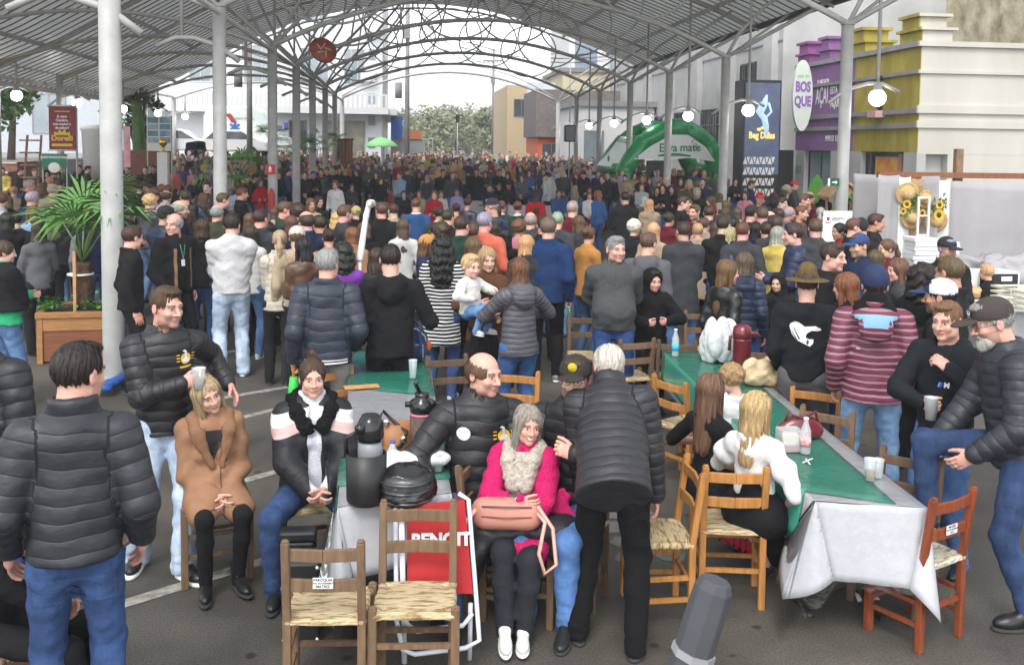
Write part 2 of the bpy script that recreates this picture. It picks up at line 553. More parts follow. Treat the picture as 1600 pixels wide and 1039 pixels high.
def band_mat(name,bands,base=None,rough=.55,bump=.5,axis='Z',period=None,slope=0.0):
 m,t,b=nmat(name)
 tc=N(t,'ShaderNodeTexCoord');sx=N(t,'ShaderNodeSeparateXYZ');t.links.new(tc.outputs['Object'],sx.inputs[0])
 z=sx.outputs[axis]
 if slope:
  ab=N(t,'ShaderNodeMath',operation='ABSOLUTE');t.links.new(sx.outputs['X'],ab.inputs[0])
  ml=N(t,'ShaderNodeMath',operation='MULTIPLY_ADD');t.links.new(ab.outputs[0],ml.inputs[0]);ml.inputs[1].default_value=slope;t.links.new(z,ml.inputs[2]);z=ml.outputs[0]
 if period:
  nz=N(t,'ShaderNodeTexNoise',i_Scale=5.0);t.links.new(tc.outputs['Object'],nz.inputs['Vector'])
  ad=N(t,'ShaderNodeMath',operation='MULTIPLY_ADD');t.links.new(nz.outputs['Fac'],ad.inputs[0]);ad.inputs[1].default_value=period*.8;t.links.new(z,ad.inputs[2])
  mo=N(t,'ShaderNodeMath',operation='WRAP');t.links.new(ad.outputs[0],mo.inputs[0]);mo.inputs[1].default_value=period;mo.inputs[2].default_value=0;z=mo.outputs[0]
 if base is None:src=N(t,'ShaderNodeObjectInfo').outputs['Color']
 else:
  rg=N(t,'ShaderNodeRGB');rg.outputs[0].default_value=(*base,1);src=rg.outputs[0]
 for(z0,z1,col)in bands:
  g=N(t,'ShaderNodeMath',operation='GREATER_THAN');t.links.new(z,g.inputs[0]);g.inputs[1].default_value=z0
  l=N(t,'ShaderNodeMath',operation='LESS_THAN');t.links.new(z,l.inputs[0]);l.inputs[1].default_value=z1
  mu=N(t,'ShaderNodeMath',operation='MULTIPLY');t.links.new(g.outputs[0],mu.inputs[0]);t.links.new(l.outputs[0],mu.inputs[1])
  mx=N(t,'ShaderNodeMix',data_type='RGBA');mx.inputs['B'].default_value=(*col,1)
  t.links.new(src,mx.inputs['A']);t.links.new(mu.outputs[0],mx.inputs['Factor']);src=mx.outputs['Result']
 t.links.new(src,b.inputs['Base Color'])
 n3=N(t,'ShaderNodeTexNoise',i_Scale=26.0,i_Detail=4);t.links.new(tc.outputs['Object'],n3.inputs['Vector'])
 bp=N(t,'ShaderNodeBump',i_Strength=bump,i_Distance=.01);t.links.new(n3.outputs['Fac'],bp.inputs['Height']);t.links.new(bp.outputs[0],b.inputs['Normal'])
 b.inputs['Roughness'].default_value=rough;b.inputs['Specular IOR Level'].default_value=.3
 return m
 # head (origin between the ears, faces -y)
def head_geo(kind,h,smile=False,fat=0.0):
 s=S()
 w={'m':1.0,'w':.94,'c':.97}[kind]*(1+fat)
 jaw={'m':1.0,'w':.88,'c':.84}[kind]
 fl=0.88 if kind=='c' else 1.0
 s.ell((0,.014,.03),(.077*w,.097,.087),k=.02)
 s.ell((0,-.028,-.04),(.060*w,.062,.078*fl),k=.03)
 s.ell((0,-.072*(1 if jaw>.9 else .97),-.098*fl),(.026*jaw,.02,.019),k=.025)
 for x in(-1,1):
  s.ell((x*.044*w*jaw,-.02,-.072*fl),(.02+fat*.1,.035,.026),k=.03)
  s.ell((x*.037*w,-.066,-.03),(.022,.02,.022),k=.02)
 s.cone((-.036,-.080,.022),(.036,-.080,.022),.0125 if kind=='m' else .010,k=.02)
 for x in(-1,1):
  s.ell((x*.031,-.1,.003),(.018,.018,.011),k=.012,mode='-')
  s.ell((x*.031,-.0745,.003),(.014,.0145,.0125),k=.003)
 nl=.114 if kind=='m' else(.108 if kind=='w' else .1)
 s.cone((0,-.088,.012),(0,-nl,-.03),.0075,.0125 if kind=='m' else .0105,k=.010)
 for x in(-1,1):s.ell((x*.012,-.096,-.034),(.009,.011,.008),k=.008)
 mw=.026 if smile else .021
 s.ell((0,-.086,-.060),(mw,.011,.0055),k=.007)
 s.ell((0,-.084,-.071),(mw*.85,.011,.006),k=.007)
 s.cone((-mw*.95,-.097,-.0655+(.004 if smile else 0)),(mw*.95,-.097,-.0655+(.004 if smile else 0)),.0022,k=.004,mode='-')
 for x in(-1,1):
  s.ell((x*.079*w,.012,-.006),(.009,.019,.031),k=.008)
  s.ell((x*.089*w,.006,-.002),(.006,.010,.017),k=.006,mode='-')
 nr={'m':.056,'w':.046,'c':.042}[kind]
 s.cone((0,.022,-.07),(0,.035,-.2),nr,nr*1.12,k=.03)
 V,Q=s.mesh(h)
 x,y,z=V[:,0],V[:,1],V[:,2]
 ax=np.abs(x)
 A=np.zeros((len(V),4),np.float32)
 front=y<-.055
 eye=front&(((ax-.031)/.0135)**2+((z-.003)/.0058)**2<1)
 iris=front&(((ax-.031)/.0062)**2+((z-.003)/.007)**2<1)
 lash=front&(np.abs(ax-.031)<.017)&(z>.0075)&(z<.0125)&~eye
 A[:,0]=eye
 A[:,1]=np.clip(iris*1.0+lash*(.55 if kind=='m' else .8),0,1)
 brow=front&(ax>.014)&(ax<.050)&(np.abs(z-(.0265-.10*np.abs(ax-.034)))<(.0052 if kind=='m' else .0038))
 A[:,1]=np.maximum(A[:,1],brow*.75)
 A[:,1]=np.maximum(A[:,1],(front&(np.abs(ax-.008)<.004)&(z<-.036)&(z>-.043)&(y<-.088))*.6)
 lips=front&(ax<mw)&(z<-.0555)&(z>-.077)&(y<-.078)
 A[:,2]=lips
 if smile:
  teeth=front&(ax<mw*.8)&(z>-.071+.25*ax*1.0)&(z<-.0605+.2*ax)&(y<-.08)
  A[:,0]=np.maximum(A[:,0],teeth);A[:,2]*=~teeth
 else:
  A[:,1]=np.maximum(A[:,1],(lips&(np.abs(z+.0655)<.0018))*.5)
 beard=(y<.0)&(z<-.028-.25*np.maximum(0,-y-.07)*0)&(z>-.125)&~lips&~((z>-.048)&(ax<.03)&(y<-.08)&(z>-.046))
 A[:,3]=beard
 A[:,2]=np.maximum(A[:,2],(ax>.075)*.25)
 return V,Q,A
def hand_geo(curl,h=.0042,spread=.12,thumb=.5):
 s=S()
 s.ell((0,0,.045),(.038,.0145,.052),k=.012)
 s.cone((-.018,0,.02),(.018,0,.02),.018,k=.01)
 s.cone((0,0,-.03),(0,0,.02),.025,.023,k=.02,f=(0,1,0),s=.8)
 L=(.072,.08,.074,.058)
 for i,tx in enumerate((.0285,.0098,-.0095,-.0275)):
  p=Vector((tx,0,.078-(.008 if i==3 else 0)))
  a=0.0
  fan=(1.2-i)*spread*.5
  for j,fr in enumerate((.45,.3,.25)):
   a+=curl*(.75 if j==0 else 1.0)*(1+.08*i)
   d=Vector((math.sin(fan)*math.cos(a),math.sin(a),math.cos(a)))
   q=p+d*L[i]*fr
   r1=(.0093,.0085,.0078)[j]
   s.cone(p,q,r1,r1-.0008,k=.0035)
   p=q
 p0=Vector((.026,.004,.018));a=.75-thumb*.35
 p1=p0+Vector((math.sin(a)*.9,.25+thumb*.4,math.cos(a))).normalized()*.042
 p2=p1+Vector((math.sin(a*.6)*.8,.2+thumb*1.0,math.cos(a*.6))).normalized()*.032
 p3=p2+Vector((math.sin(a*.2)*.5,.1+thumb*1.2,math.cos(a*.2))).normalized()*.024
 s.cone(p0,p1,.0135,.011,k=.008);s.cone(p1,p2,.0105,.0095,k=.004);s.cone(p2,p3,.0095,.0078,k=.004)
 return s.mesh(h)
CACHE={}
def cached(key,fn):
 if key not in CACHE:CACHE[key]=fn()
 return CACHE[key]
 # hair and headgear in head space
def hair_geo(style,h):
 s=S()
 low=-.055
 def base(r=(.086,.106,.096),c=(0,.018,.033)):s.ell(c,r,k=.02)
 def face(z=-.02,d=.115,top=.058,w=.066):
  s.ell((0,-d,z+.012),(w,.078,.098),k=.008,mode='-')
 groove=None
 if style in('short','shortb','fade'):
  base((.085,.104,.094)if style!='fade' else(.0815,.100,.092))
  if style!='fade':s.ell((0,-.035,.10),(.055,.05,.026),k=.03)
  else:s.ell((0,-.03,.098),(.056,.06,.024),k=.02)
  face(-.032);s.cut((0,-.28,-1),.058 if style!='fade' else .05)
  for x in(-1,1):s.ell((x*.085,-.012,-.03),(.03,.03,.034),k=.01,mode='-')
  groove=(.0022,60)
 elif style=='balding':
  base((.089,.109,.088),(0,.02,.014));s.ell((0,-.02,.115),(.072,.10,.062),k=.02,mode='-')
  face(-.02);s.cut((0,-.45,-1),.032)
  for x in(-1,1):s.ell((x*.085,-.02,-.035),(.03,.03,.03),k=.01,mode='-')
 elif style in('long','longwavy','bob','half'):
  base((.089,.108,.098))
  L={'long':-.40,'longwavy':-.33,'bob':-.16,'half':-.27}[style]
  s.cone((0,.055,.01),(0,.075,L+.05),.072,.058 if style!='bob' else .075,k=.04,f=(0,1,0),s=.62)
  s.cone((0,.07,-.1),(0,.088,L),.07,.04 if style!='bob' else .06,k=.04,f=(0,1,0),s=.6)
  for x in(-1,1):
   s.cone((x*.066,-.01,.03),(x*.082,-.005,max(L,-.25)),.026,.024,k=.03)
  face(-.03,.118,w=.062)
  groove=(.0045,34)
 elif style=='curly':
  base((.108,.125,.112),(0,.022,.035))
  s.ell((0,.05,-.10),(.125,.10,.16),k=.05)
  face(-.03,.125,w=.066)
 elif style=='longcurly':
  base((.105,.12,.105),(0,.025,.03))
  s.ell((0,.07,-.16),(.15,.10,.22),k=.05)
  s.ell((0,.085,-.32),(.13,.08,.14),k=.05)
  face(-.03,.125,w=.066)
 elif style in('pony','bun','topbun'):
  base((.084,.104,.094));face(-.03)
  s.cut((0,-.3,-1),.05)
  if style=='bun':s.ell((0,.135,.045),(.042,.034,.042),k=.015)
  elif style=='topbun':s.ell((0,.055,.145),(.036,.036,.03),k=.015)
  groove=(.002,50)
  if style=='pony':
   s.ops.pop()
   s.cut((0,-.3,-1),.28)
   s.ell((0,.02,-.16),(.2,.085,.105),k=.005,mode='-')
   s.ell((0,.118,.03),(.026,.026,.028),k=.01)
   s.cone((0,.135,.03),(0,.15,-.08),.022,.034,k=.02)
   s.cone((0,.15,-.08),(0,.135,-.26),.034,.012,k=.02)
 elif style=='fluffy':
  base((.104,.12,.108),(0,.02,.04));face(-.035);s.cut((0,-.25,-1),.075)
 elif style=='beard':
  s.ell((0,-.045,-.085),(.062,.056,.052),k=.02)
  s.ell((0,-.085,-.108),(.035,.028,.035),k=.02)
  s.ell((0,-.03,-.03),(.05,.08,.035),k=.01,mode='-');s.ell((0,-.10,-.066),(.019,.03,.007),k=.004,mode='-')
  s.cut((0,1,0),0.005)
  s.cone((-.022,-.094,-.053),(.022,-.094,-.053),.0075,k=.006)
 elif style=='cap':
  base((.09,.108,.088),(0,.012,.05));s.cut((0,-.12,-1),-.028)
  s.ell((0,-.135,.036),(.07,.075,.012),k=.004)
  s.ell((0,-.12,.018),(.062,.085,.016),k=.004,mode='-')
  s.ell((0,.01,.138),(.008,.008,.006),k=.004)
 elif style=='beanie':
  base((.09,.110,.102),(0,.016,.045));s.cut((0,-.2,-1),-.012)
  s.cone((0,.014,.032),(0,.014,.05),.091,.091,k=.006,f=(0,1,0),s=1.17)
  s.cut((0,-.2,-1),-.012)
 elif style=='hat':
  s.cone((0,.012,.05),(0,.016,.10),.09,.072,k=.02,f=(0,1,0),s=1.1)
  s.ell((0,.012,.03),(.165,.175,.014),k=.015)
  def wav(D,X,Y,Z):return D
 elif style=='hoodup':
  s.ell((0,.02,.025),(.108,.128,.118),k=.02);s.cone((0,.04,-.06),(0,.05,-.16),.10,.12,k=.04)
  s.ell((0,-.12,-.01),(.072,.13,.098),k=.012,mode='-')
 if style=='hat':
  s.fn(lambda D,X,Y,Z:D)
 if style in('curly','longcurly','fluffy'):
  a,fr=(.011,75)if style!='fluffy' else(.006,85)
  def f(D,X,Y,Z):
   n=np.sin(fr*X+2*np.sin(fr*.5*Z))*np.sin(fr*Y+2*np.sin(fr*.4*X))+np.sin(fr*.9*Z+2*np.sin(fr*.6*Y+1))
   n2=np.sin(fr*2.3*X+Z*fr)*np.sin(fr*2.1*Z+2*np.sin(Y*fr))
   return D+a*.6*n+a*.3*n2
  s.fn(f)
 elif groove:
  amp,fr=groove
  wob=1.0 if style in('long',)else 2.2
  def f2(D,X,Y,Z):
   th=np.arctan2(X,Y-.0)
   return D+amp*np.sin(th*fr*.5+wob*np.sin(Z*24+X*12))+amp*.7*np.sin(th*fr*.21+Z*16+1.3)+amp*.4*np.sin(X*160+Y*90)
  s.fn(f2)
 return s.mesh(h)
def strands(style,V,Q,hh):
 if hh>.005 or style in('curly','longcurly'):return V,Q
 from mathutils.kdtree import KDTree
 rn=random.Random(len(V));kd=KDTree(len(V))
 for i,v in enumerate(V.tolist()):kd.insert(v,i)
 kd.balance();L={'short':.045,'fade':.03,'balding':.035,'fluffy':.05,'bob':.16,'long':.30,'longwavy':.26}.get(style,.09);n=900 if L>.1 else 700
 W=[];F=[];crown=Vector((0,.045,.14));zc=-.02 if L>.1 else-1
 for _ in range(n):
  p=Vector(V[rn.randrange(len(V))].tolist())
  if L>.1 and p.z<-.12 and rn.random()<.7:continue
  st=L*rn.uniform(.6,1.1)/7;d=(p-crown);last=[]
  lift=rn.uniform(0,.0045);ph=rn.random()*6
  for k in range(8):
   c=Vector((p.x,p.y,max(-.1,p.z)*.4+(p.z if p.z<-.1 else 0)*.6));out=(p-Vector((0,.02,min(p.z,.03)))).normalized()
   q=p+out*(.0015+lift*(k/7)**2);last.append((q,out))
   d=Vector((p.x*.6,(p.y-.03)*.8,-.12))if p.z<.06 or L>.1 else(p-crown)
   if p.z<-.03:d=Vector((math.sin(p.z*30+ph)*.12,.02,-1))
   t=(d-out*d.dot(out));
   if t.length<1e-4:break
   np_=p+t.normalized()*st;co,_i,dist=kd.find(np_)
   if dist>.03:break
   p=np_.lerp(co,.8)
  if len(last)<3:continue
  o=len(W);w=rn.uniform(.0012,.0028)
  for k,(q,out)in enumerate(last):
   a=last[min(k+1,len(last)-1)][0]-last[max(k-1,0)][0];s=a.cross(out);s=s.normalized()*w*(1-.6*k/len(last))if s.length>1e-6 else Vector((w,0,0))
   W+=[tuple(q-s),tuple(q+s)]
  F+=[(o+2*k,o+2*k+1,o+2*k+3,o+2*k+2)for k in range(len(last)-1)]
 if not W:return V,Q
 return np.concatenate([V,np.array(W,np.float32)]),np.concatenate([Q,np.array(F)+len(V)])
 # skeleton
def rot3(ax,ay,az):
 return Matrix.Rotation(az,3,'Z')@Matrix.Rotation(ay,3,'Y')@Matrix.Rotation(ax,3,'X')
def ik(a,t,l1,l2,pole):
 d=t-a;L=d.length
 L2=min(L,(l1+l2)*.995)
 dn=d.normalized()if L>1e-6 else Vector((0,0,-1))
 t2=a+dn*L2
 c=(l1*l1-l2*l2+L2*L2)/(2*L2)
 hh=math.sqrt(max(l1*l1-c*c,0))
 p=Vector(pole);p=p-dn*p.dot(dn)
 if p.length<1e-5:p=Vector((1,0,0))-dn*dn.x
 p.normalize()
 return a+dn*c+p*hh,t2
ARM={'down':((.225,-.02,.865),(.12,1,0)),'hip':((.20,-.02,.98),(.5,1,0)),'clasp':((.035,-.235,.99),(.55,.6,-.2)),'fold':((-.08,-.215,1.13),(.7,.2,-.7)),'pocket':((.20,-.10,.92),(.4,1,0)),'hold':((.10,-.30,1.13),(.35,.3,-.7)),'phone':((.05,-.32,1.38),(1,.0,-.8)),'behind':((.05,.20,.95),(.8,.4,0)),'clap':((.04,-.28,1.25),(1,0,-.7)),'raise':((.18,-.25,1.72),(1,0,-.2)),'lap':((.05,-.27,.99),(.6,.6,0)),'chin':((.03,-.17,1.42),(.7,-.3,-1)),}
def skeleton(P):
 k={}
 seat=P.get('seat',False)
 pz=P.get('pz',.58 if seat else .95)
 k['pel']=Vector((P.get('px',0),P.get('py',0),pz))
 T=rot3(P.get('lean',-.04 if seat else 0.02),P.get('side',0),P.get('twist',0))
 k['T']=T
 tp=lambda v:k['pel']+T@(Vector(v)-Vector((0,0,.95)))
 k['tp']=tp
 b=P.get('b',1.0);k['b']=b
 sw={'m':.178,'w':.150,'c':.155}[P['sex']]*(.55+.45*b)
 k['sh']={};k['el']={};k['wr']={};k['hp']={};k['kn']={};k['an']={}
 for s in(-1,1):
  key='L' if s>0 else 'R'
  sh=tp((s*sw,.014,1.385))
  a=P.get('arm'+key,P.get('arms','down'))
  if isinstance(a,str):
   w,pole=ARM[a]
   w=(s*w[0]*(1 if a in('fold',)else(.5+.5*b)),w[1]-(b-1)*.15*(1 if w[1]<-.05 else 0),w[2]+(.02*s if a in('fold','clasp','lap')else 0));pole=(s*pole[0],pole[1],pole[2])
  else:w,pole=a
  w=tp(w);pole=T@Vector(pole)
  k['sh'][s]=sh
  k['el'][s],k['wr'][s]=ik(sh,w,.295,.255,pole)
  hp=k['pel']+Vector((s*.09*(.6+.4*b),0,-.04))
  hp=k['pel']+Matrix.Rotation(P.get('twist',0)*.5,3,'Z')@(hp-k['pel'])
  dft=(s*.11,-.40,.075)if seat else(s*.115,.02,.075)
  an=Vector(P.get('an'+key,dft));pole=P.get('kn'+key,(s*.08,-1,.9 if seat else 0))
  k['hp'][s]=hp
  k['kn'][s],k['an'][s]=ik(hp,an,.44,.43,pole)
 hy,hx,hr=P.get('head',(0,0,0))
 neck=tp((0,.022,1.45))
 Hm=(T@rot3(0,0,hy)@rot3(hx,hr,0))
 hs=P.get('hs',{'m':1.0,'w':.97,'c':1.0}[P['sex']])
 hc=neck+(T@Vector((0,-.008,.06)))+Hm@Vector((0,-.022,.105*hs))
 k['H']=Matrix.Translation(hc)@Hm.to_4x4()@Matrix.Scale(hs,4)
 k['neck']=neck
 return k
def rodr(d,n):
 d=d.normalized();n=(n-d*n.dot(d)).normalized()
 return d,n
def body_geo(P,k,h):
 s=S();b=k['b']
 fx=k['T']@Vector((0,1,0))
 tp=k['tp']
 s.cone(tp((0,0,.97)),tp((0,0,1.34)),.125*b,.135,k=.03,f=fx,s=.62)
 s.cone(k['sh'][-1],k['sh'][1],.04,k=.03)
 s.cone(tp((0,.02,1.40)),tp((0,.02,1.47)),.045,k=.03)
 bare=P.get('bare',0)
 for i in(-1,1):
  e=.0 if bare else-.008
  s.cone(k['sh'][i],k['el'][i],.045+e,.036+e,k=.02)
  s.cone(k['el'][i],k['wr'][i],.037+e,.024,k=.012)
  s.cone(k['hp'][i],k['kn'][i],.07*b,.045,k=.03)
  s.cone(k['kn'][i],k['an'][i]+Vector((0,0,.0)),.046,.032,k=.02)
 V,Q=s.mesh(max(h,.016)if bare else max(h,.022))
 parts=[(V,Q,None)]
 hh=P.get('hh',.0042 if h<.016 else(.0075 if h<.025 else .012))
 key=('head',P['sex'],hh,P.get('smile',False),P.get('fat',0))
 hv,hq,ha=cached(key,lambda:head_geo(P['sex'],hh,P.get('smile',False),P.get('fat',0)))
 parts.append((tf(hv,k['H']),hq,ha))
 hk=.0042 if h<.016 else(.007 if h<.025 else .010)
 for i in(-1,1):
  side='L' if i>0 else 'R'
  curl=P.get('curl'+side,P.get('curl',.35))
  hv,hq=cached(('hand',curl,hk),lambda:hand_geo(curl,hk))
  d=k['wr'][i]-k['el'][i]
  if 'hd'+side in P:d=Vector(P['hd'+side])
  n=Vector(P.get('hn'+side,k['T']@Vector((-i,0.25,.1))))
  d,n=rodr(d,n)
  t=n.cross(d)*i
  M=Matrix((t,n,d)).transposed().to_4x4()
  hsz={'m':1.03,'w':.93,'c':.95}[P['sex']]
  M=Matrix.Translation(k['wr'][i])@M@Matrix.Scale(hsz,4)
  v=tf(hv,M)
  q=hq if M.determinant()>0 else hq[:,::-1]
  A=np.zeros((len(v),4),np.float32);A[:,2]=.18
  parts.append((v,q,A))
 return join(parts)
def top_geo(P,k,h,g):
 s=S();b=k['b'];T=k['T'];tp=k['tp']
 fx=T@Vector((0,1,0));up=T@Vector((0,0,1))
 th=g.get('th',.012);hem=g.get('hem',.86);hem0=hem;q=g.get('q')
 if P.get('seat'):hem=max(hem,.87)
 qt=(q[0],q[1],tuple(up),tuple(k['pel']))if q else None
 w=P['sex']=='w'
 bel=P.get('belly',0)
 sw=abs(k['sh'][1].x-k['sh'][-1].x)/2 if not P.get('twist')else(k['sh'][1]-k['sh'][-1]).length/2
 ch={'m':.150,'w':.132,'c':.135}[P['sex']]*(.4+.6*b)+th
 wa={'m':.148,'w':.122,'c':.13}[P['sex']]*b+th
 hi={'m':.152,'w':.158,'c':.14}[P['sex']]*b+.008+th*1.1+g.get('flare',0)
 s.cone(tp((0,.0,1.335)),tp((0,0,1.12)),ch,wa,k=.04,f=fx,s=.70,q=qt)
 s.cone(tp((0,0,1.12)),tp((0,.0,hem-.02 if hem>.8 else hem)),wa,hi,k=.04,f=fx,s=.74,q=qt)
 for i in(-1,1):s.cone(tp((i*.03,.02,1.415)),tp((i*sw*.8,.015,1.375)),.062+th*.6,.054+th*.7,k=.05)
 s.cone(tp((0,.02,1.38)),tp((0,.022,1.455)),.085+th*.5,.062+th*.4,k=.05)
 if bel:s.ell(tp((0,-.07,1.05)),(.15*b+th,.10+bel,.16),k=.06)
 if w:
  for i in(-1,1):s.ell(tp((i*.065,-.075,1.24)),(.06+th*.5,.055+th*.5,.06),k=.04)
 sl=g.get('slv',1.0)
 for i in(-1,1):
  qa=(q[0]*.95,q[1]*.9,None,None)if q else None
  r0=(.058 if not w else .050)*(.5+.5*b)+th;r1=(.047 if not w else .041)+th;r2=(.034 if not w else .03)+th*.8
  s.cone(k['sh'][i],k['el'][i],r0,r1,k=.035,q=qa)
  if sl>.5:s.cone(k['el'][i],k['el'][i].lerp(k['wr'][i],min(1,(sl-.5)*2)*.97),r1,r2,k=.02,q=qa)
  if g.get('puffslv'):
   s.ell(k['sh'][i].lerp(k['el'][i],.45),(.085,.085,.09),k=.02)
 s.ops.append(('p',va(-up),-float(np.dot(va(up),va(tp((0,0,hem))))))if False else('p',va(-up),-float(up.dot(tp((0,0,hem))))))
 if hem0<.8 and P.get('seat'):
  for i in(-1,1):s.cone(k['hp'][i],k['hp'][i].lerp(k['kn'][i],.72),.118*b,.10,k=.06)
 if g.get('hood'):
  s.cone(tp((-.07,.085,1.435)),tp((.07,.085,1.435)),.055,k=.04)
  s.ell(tp((0,.12,1.37)),(.11,.055,.10),k=.03)
  s.cone(tp((0,-.02,1.50)),tp((0,.03,1.56)),.07,.09,k=.01,mode='-')
  s.cone(tp((-.085,.0,1.44)),tp((-.05,-.075,1.41)),.028,k=.02);s.cone(tp((.085,.0,1.44)),tp((.05,-.075,1.41)),.028,k=.02)
 col=g.get('collar')
 if col:
  cz={'stand':1.515,'big':1.545,'roll':1.53,'low':1.475}[col]
  s.cone(tp((0,.018,1.43)),tp((0,.026,cz-.02)),.078+th*.3,.082+th*.45,k=.02)
  s.cut(up,float(up.dot(tp((0,.0,cz)))))
  if col!='roll':s.cone(tp((0,.0,1.49)),tp((0,.02,1.60)),.066,.078,k=.006,mode='-')
 if g.get('lapel'):
  for i in(-1,1):s.cone(tp((i*.075,.01,1.46)),tp((i*.075,-.09,1.41)),.03,k=.02);s.cone(tp((i*.085,-.09,1.41)),tp((i*.03,-.175,1.22)),.038,.02,k=.012,f=fx,s=.5)
  s.cone(tp((.028,-.13,1.30)),tp((.035,-.16,.90)),.02,.03,k=.01,f=fx,s=.5)
 op=g.get('open')
 if op:
  a,bz,c=op
  for z0,z1,w0,w1 in((1.56,1.30,a,(a+bz)/2),(1.30,c,(a+bz)/2,bz)):
   s.cone(tp((0,-.27,z0)),tp((0,-.27,z1)),.17+w0,.17+w1,k=.008,mode='-',f=T@Vector((1,0,0)),s=max(.12,(w0+w1)*1.6))
 wr=g.get('wr',.0022)
 if wr:s.fn(wrinkle(wr,24+10*random.random(),random.random()*6))
 return s.mesh(h)
def low_geo(P,k,h,g):
 s=S();b=k['b'];seat=P.get('seat',False)
 pel=k['pel'];fit=g.get('fit',.006);fl=g.get('flare',.0)
 w=P['sex']=='w'
 fx=k['T']@Vector((0,1,0))
 if g.get('skirt'):
  L=g['skirt']
  if seat:
   for i in(-1,1):s.cone(k['hp'][i],k['kn'][i]+Vector((0,-.02,0)),.13*b,.115,k=.08)
   s.cone((k['kn'][-1]+k['kn'][1])/2,(k['kn'][-1]+k['kn'][1])/2+Vector((0,-.02,-.36*L)),.13,.17,k=.06,f=Vector((0,1,0)),s=.6)
   s.cone(pel,pel+Vector((0,0,.2)),.15*b,.13,k=.05,f=fx,s=.8)
   s.cone((-.09,.0,pel.z-.0),(.09,.0,pel.z-.0),.125,k=.06)
  else:
   s.cone(pel+Vector((0,0,.12)),pel+Vector((0,0,-.75*L)),.135*b,.22+.08*L,k=.04,f=fx,s=.8)
   s.cut((0,0,-1),-(pel.z-.75*L))
  def pl(D,X,Y,Z):return D+.010*np.sin(np.arctan2(X,Y)*22)*np.clip((pel.z+.05-Z)*3,0,1)
  if not seat:s.fn(pl)
  s.fn(wrinkle(.003,18,1.0))
  return s.mesh(h)
 hi=.122 if not w else .136
 s.cone(pel+k['T']@Vector((0,0,.05)),pel+Vector((0,0,-.03)),(hi-.012)*b+fit*.4,hi*b+.006+fit*.6,k=.04,f=fx,s=.74)
 r0=(.086 if not w else .09)*(.4+.6*b)+fit;r1=.058+fit;r2=.045+fit+fl
 for i in(-1,1):
  s.cone(k['hp'][i]+Vector((0,.0,-.01)),k['kn'][i],r0,r1,k=.035)
  e=k['an'][i]+Vector((0,.012,-.02+g.get('short',0)))
  s.cone(k['kn'][i],k['kn'][i].lerp(e,.35),r1,r1*.97,k=.03)
  s.cone(k['kn'][i].lerp(e,.35),e,r1*.97,r2,k=.02)
  if not seat:s.cut((0,0,-1),-.028)if i>0 and not g.get('nocut')else None
 s.fn(wrinkle(g.get('wr',.0022),26,random.random()*6,1.3))
 def cuff(D,X,Y,Z):return D+.0035*np.sin(Z*120+9*X+2.6*np.sin(Y*28+X*17))*np.clip((.24-Z)*6,0,1)
 if not seat or True:s.fn(cuff)
 return s.mesh(h)
def shoe_geo(kind,h=.008):
 s=S()
 if kind in('sneaker','whitesole'):
  s.ell((0,-.12,.045),(.046,.085,.038),k=.03);s.cone((0,.02,.06),(0,-.02,.09),.043,.040,k=.03);s.ell((0,.03,.045),(.04,.045,.04),k=.03)
  s.cone((0,-.04,.075),(0,-.12,.055),.036,.03,k=.03)
 elif kind=='boot':
  s.ell((0,-.11,.04),(.042,.08,.035),k=.03);s.cone((0,.03,.05),(0,.03,.20),.042,.05,k=.03);s.cone((0,-.02,.06),(0,-.1,.045),.036,.032,k=.03)
 else:
  s.ell((0,-.13,.038),(.040,.085,.030),k=.03);s.ell((0,.02,.045),(.037,.05,.04),k=.03);s.cone((0,-.03,.06),(0,-.09,.045),.034,.03,k=.03)
 s.cut((0,0,-1),-.012)
 up=s.mesh(h)
 t=S();t.ell((0,-.115,.012),(.049,.10,.03),k=.02);t.ell((0,.018,.012),(.041,.062,.03),k=.04);t.cone((0,-.08,.012),(0,0,.012),.04,.038,k=.02)
 t.cut((0,0,1),.030 if kind=='whitesole' else .022);t.cut((0,0,-1),0.0)
 return up,t.mesh(h)
def shoe_mesh(kind,sole):
 def f():
  (v1,q1),(v2,q2)=shoe_geo(kind)
  V,Q,A=join([(v1,q1),(v2,q2)])
  me=npmesh('shoe',V,Q,None,(M_SHOE,sole))
  mi=np.zeros(len(Q),np.int32);mi[len(q1):]=1
  me.polygons.foreach_set('material_index',mi)
  return me
 return cached(('shoe',kind,sole.name),f)
M_SOLED=mat('dark_sole',(.03,.03,.03),rough=.8,noise=.1)
M_SOLEW=mat('white_sole',(.8,.8,.78),rough=.6,noise=.05)
TOPS={'jacket':(dict(th=.016,hem=.86,collar='stand',wr=.0035),M_CLOTH,'jacket'),'puffer':(dict(th=.024,hem=.83,collar='stand',q=(.075,.010),wr=.0018),M_PUFF,'jacket'),'finepuffer':(dict(th=.022,hem=.83,collar='stand',q=(.055,.007),wr=.0015),M_PUFF,'jacket'),'sweater':(dict(th=.012,hem=.85,wr=.0025),M_WOOL,'sweater'),'shirt':(dict(th=.006,hem=.86,collar='low',wr=.003),M_CLOTH,'shirt'),'hoodie':(dict(th=.016,hem=.87,hood=1,wr=.0035),M_CLOTH,'hoodie'),'fleece':(dict(th=.016,hem=.82,collar='stand',wr=.002),M_FLEECE,'jacket'),'leather':(dict(th=.014,hem=.88,collar='low',wr=.003),M_LEATHER,'jacket'),'coat':(dict(th=.022,hem=.62,flare=.02,collar='stand',wr=.003),M_CLOTH,'coat'),'fur':(dict(th=.03,hem=.80,collar='stand',wr=.006),M_FLEECE,'coat'),'dress':(dict(th=.008,hem=.55,flare=.05,wr=.003),M_CLOTH,'dress'),'vest':(dict(th=.014,hem=.88,slv=.12,collar='low',wr=.002),M_CLOTH,'vest'),}
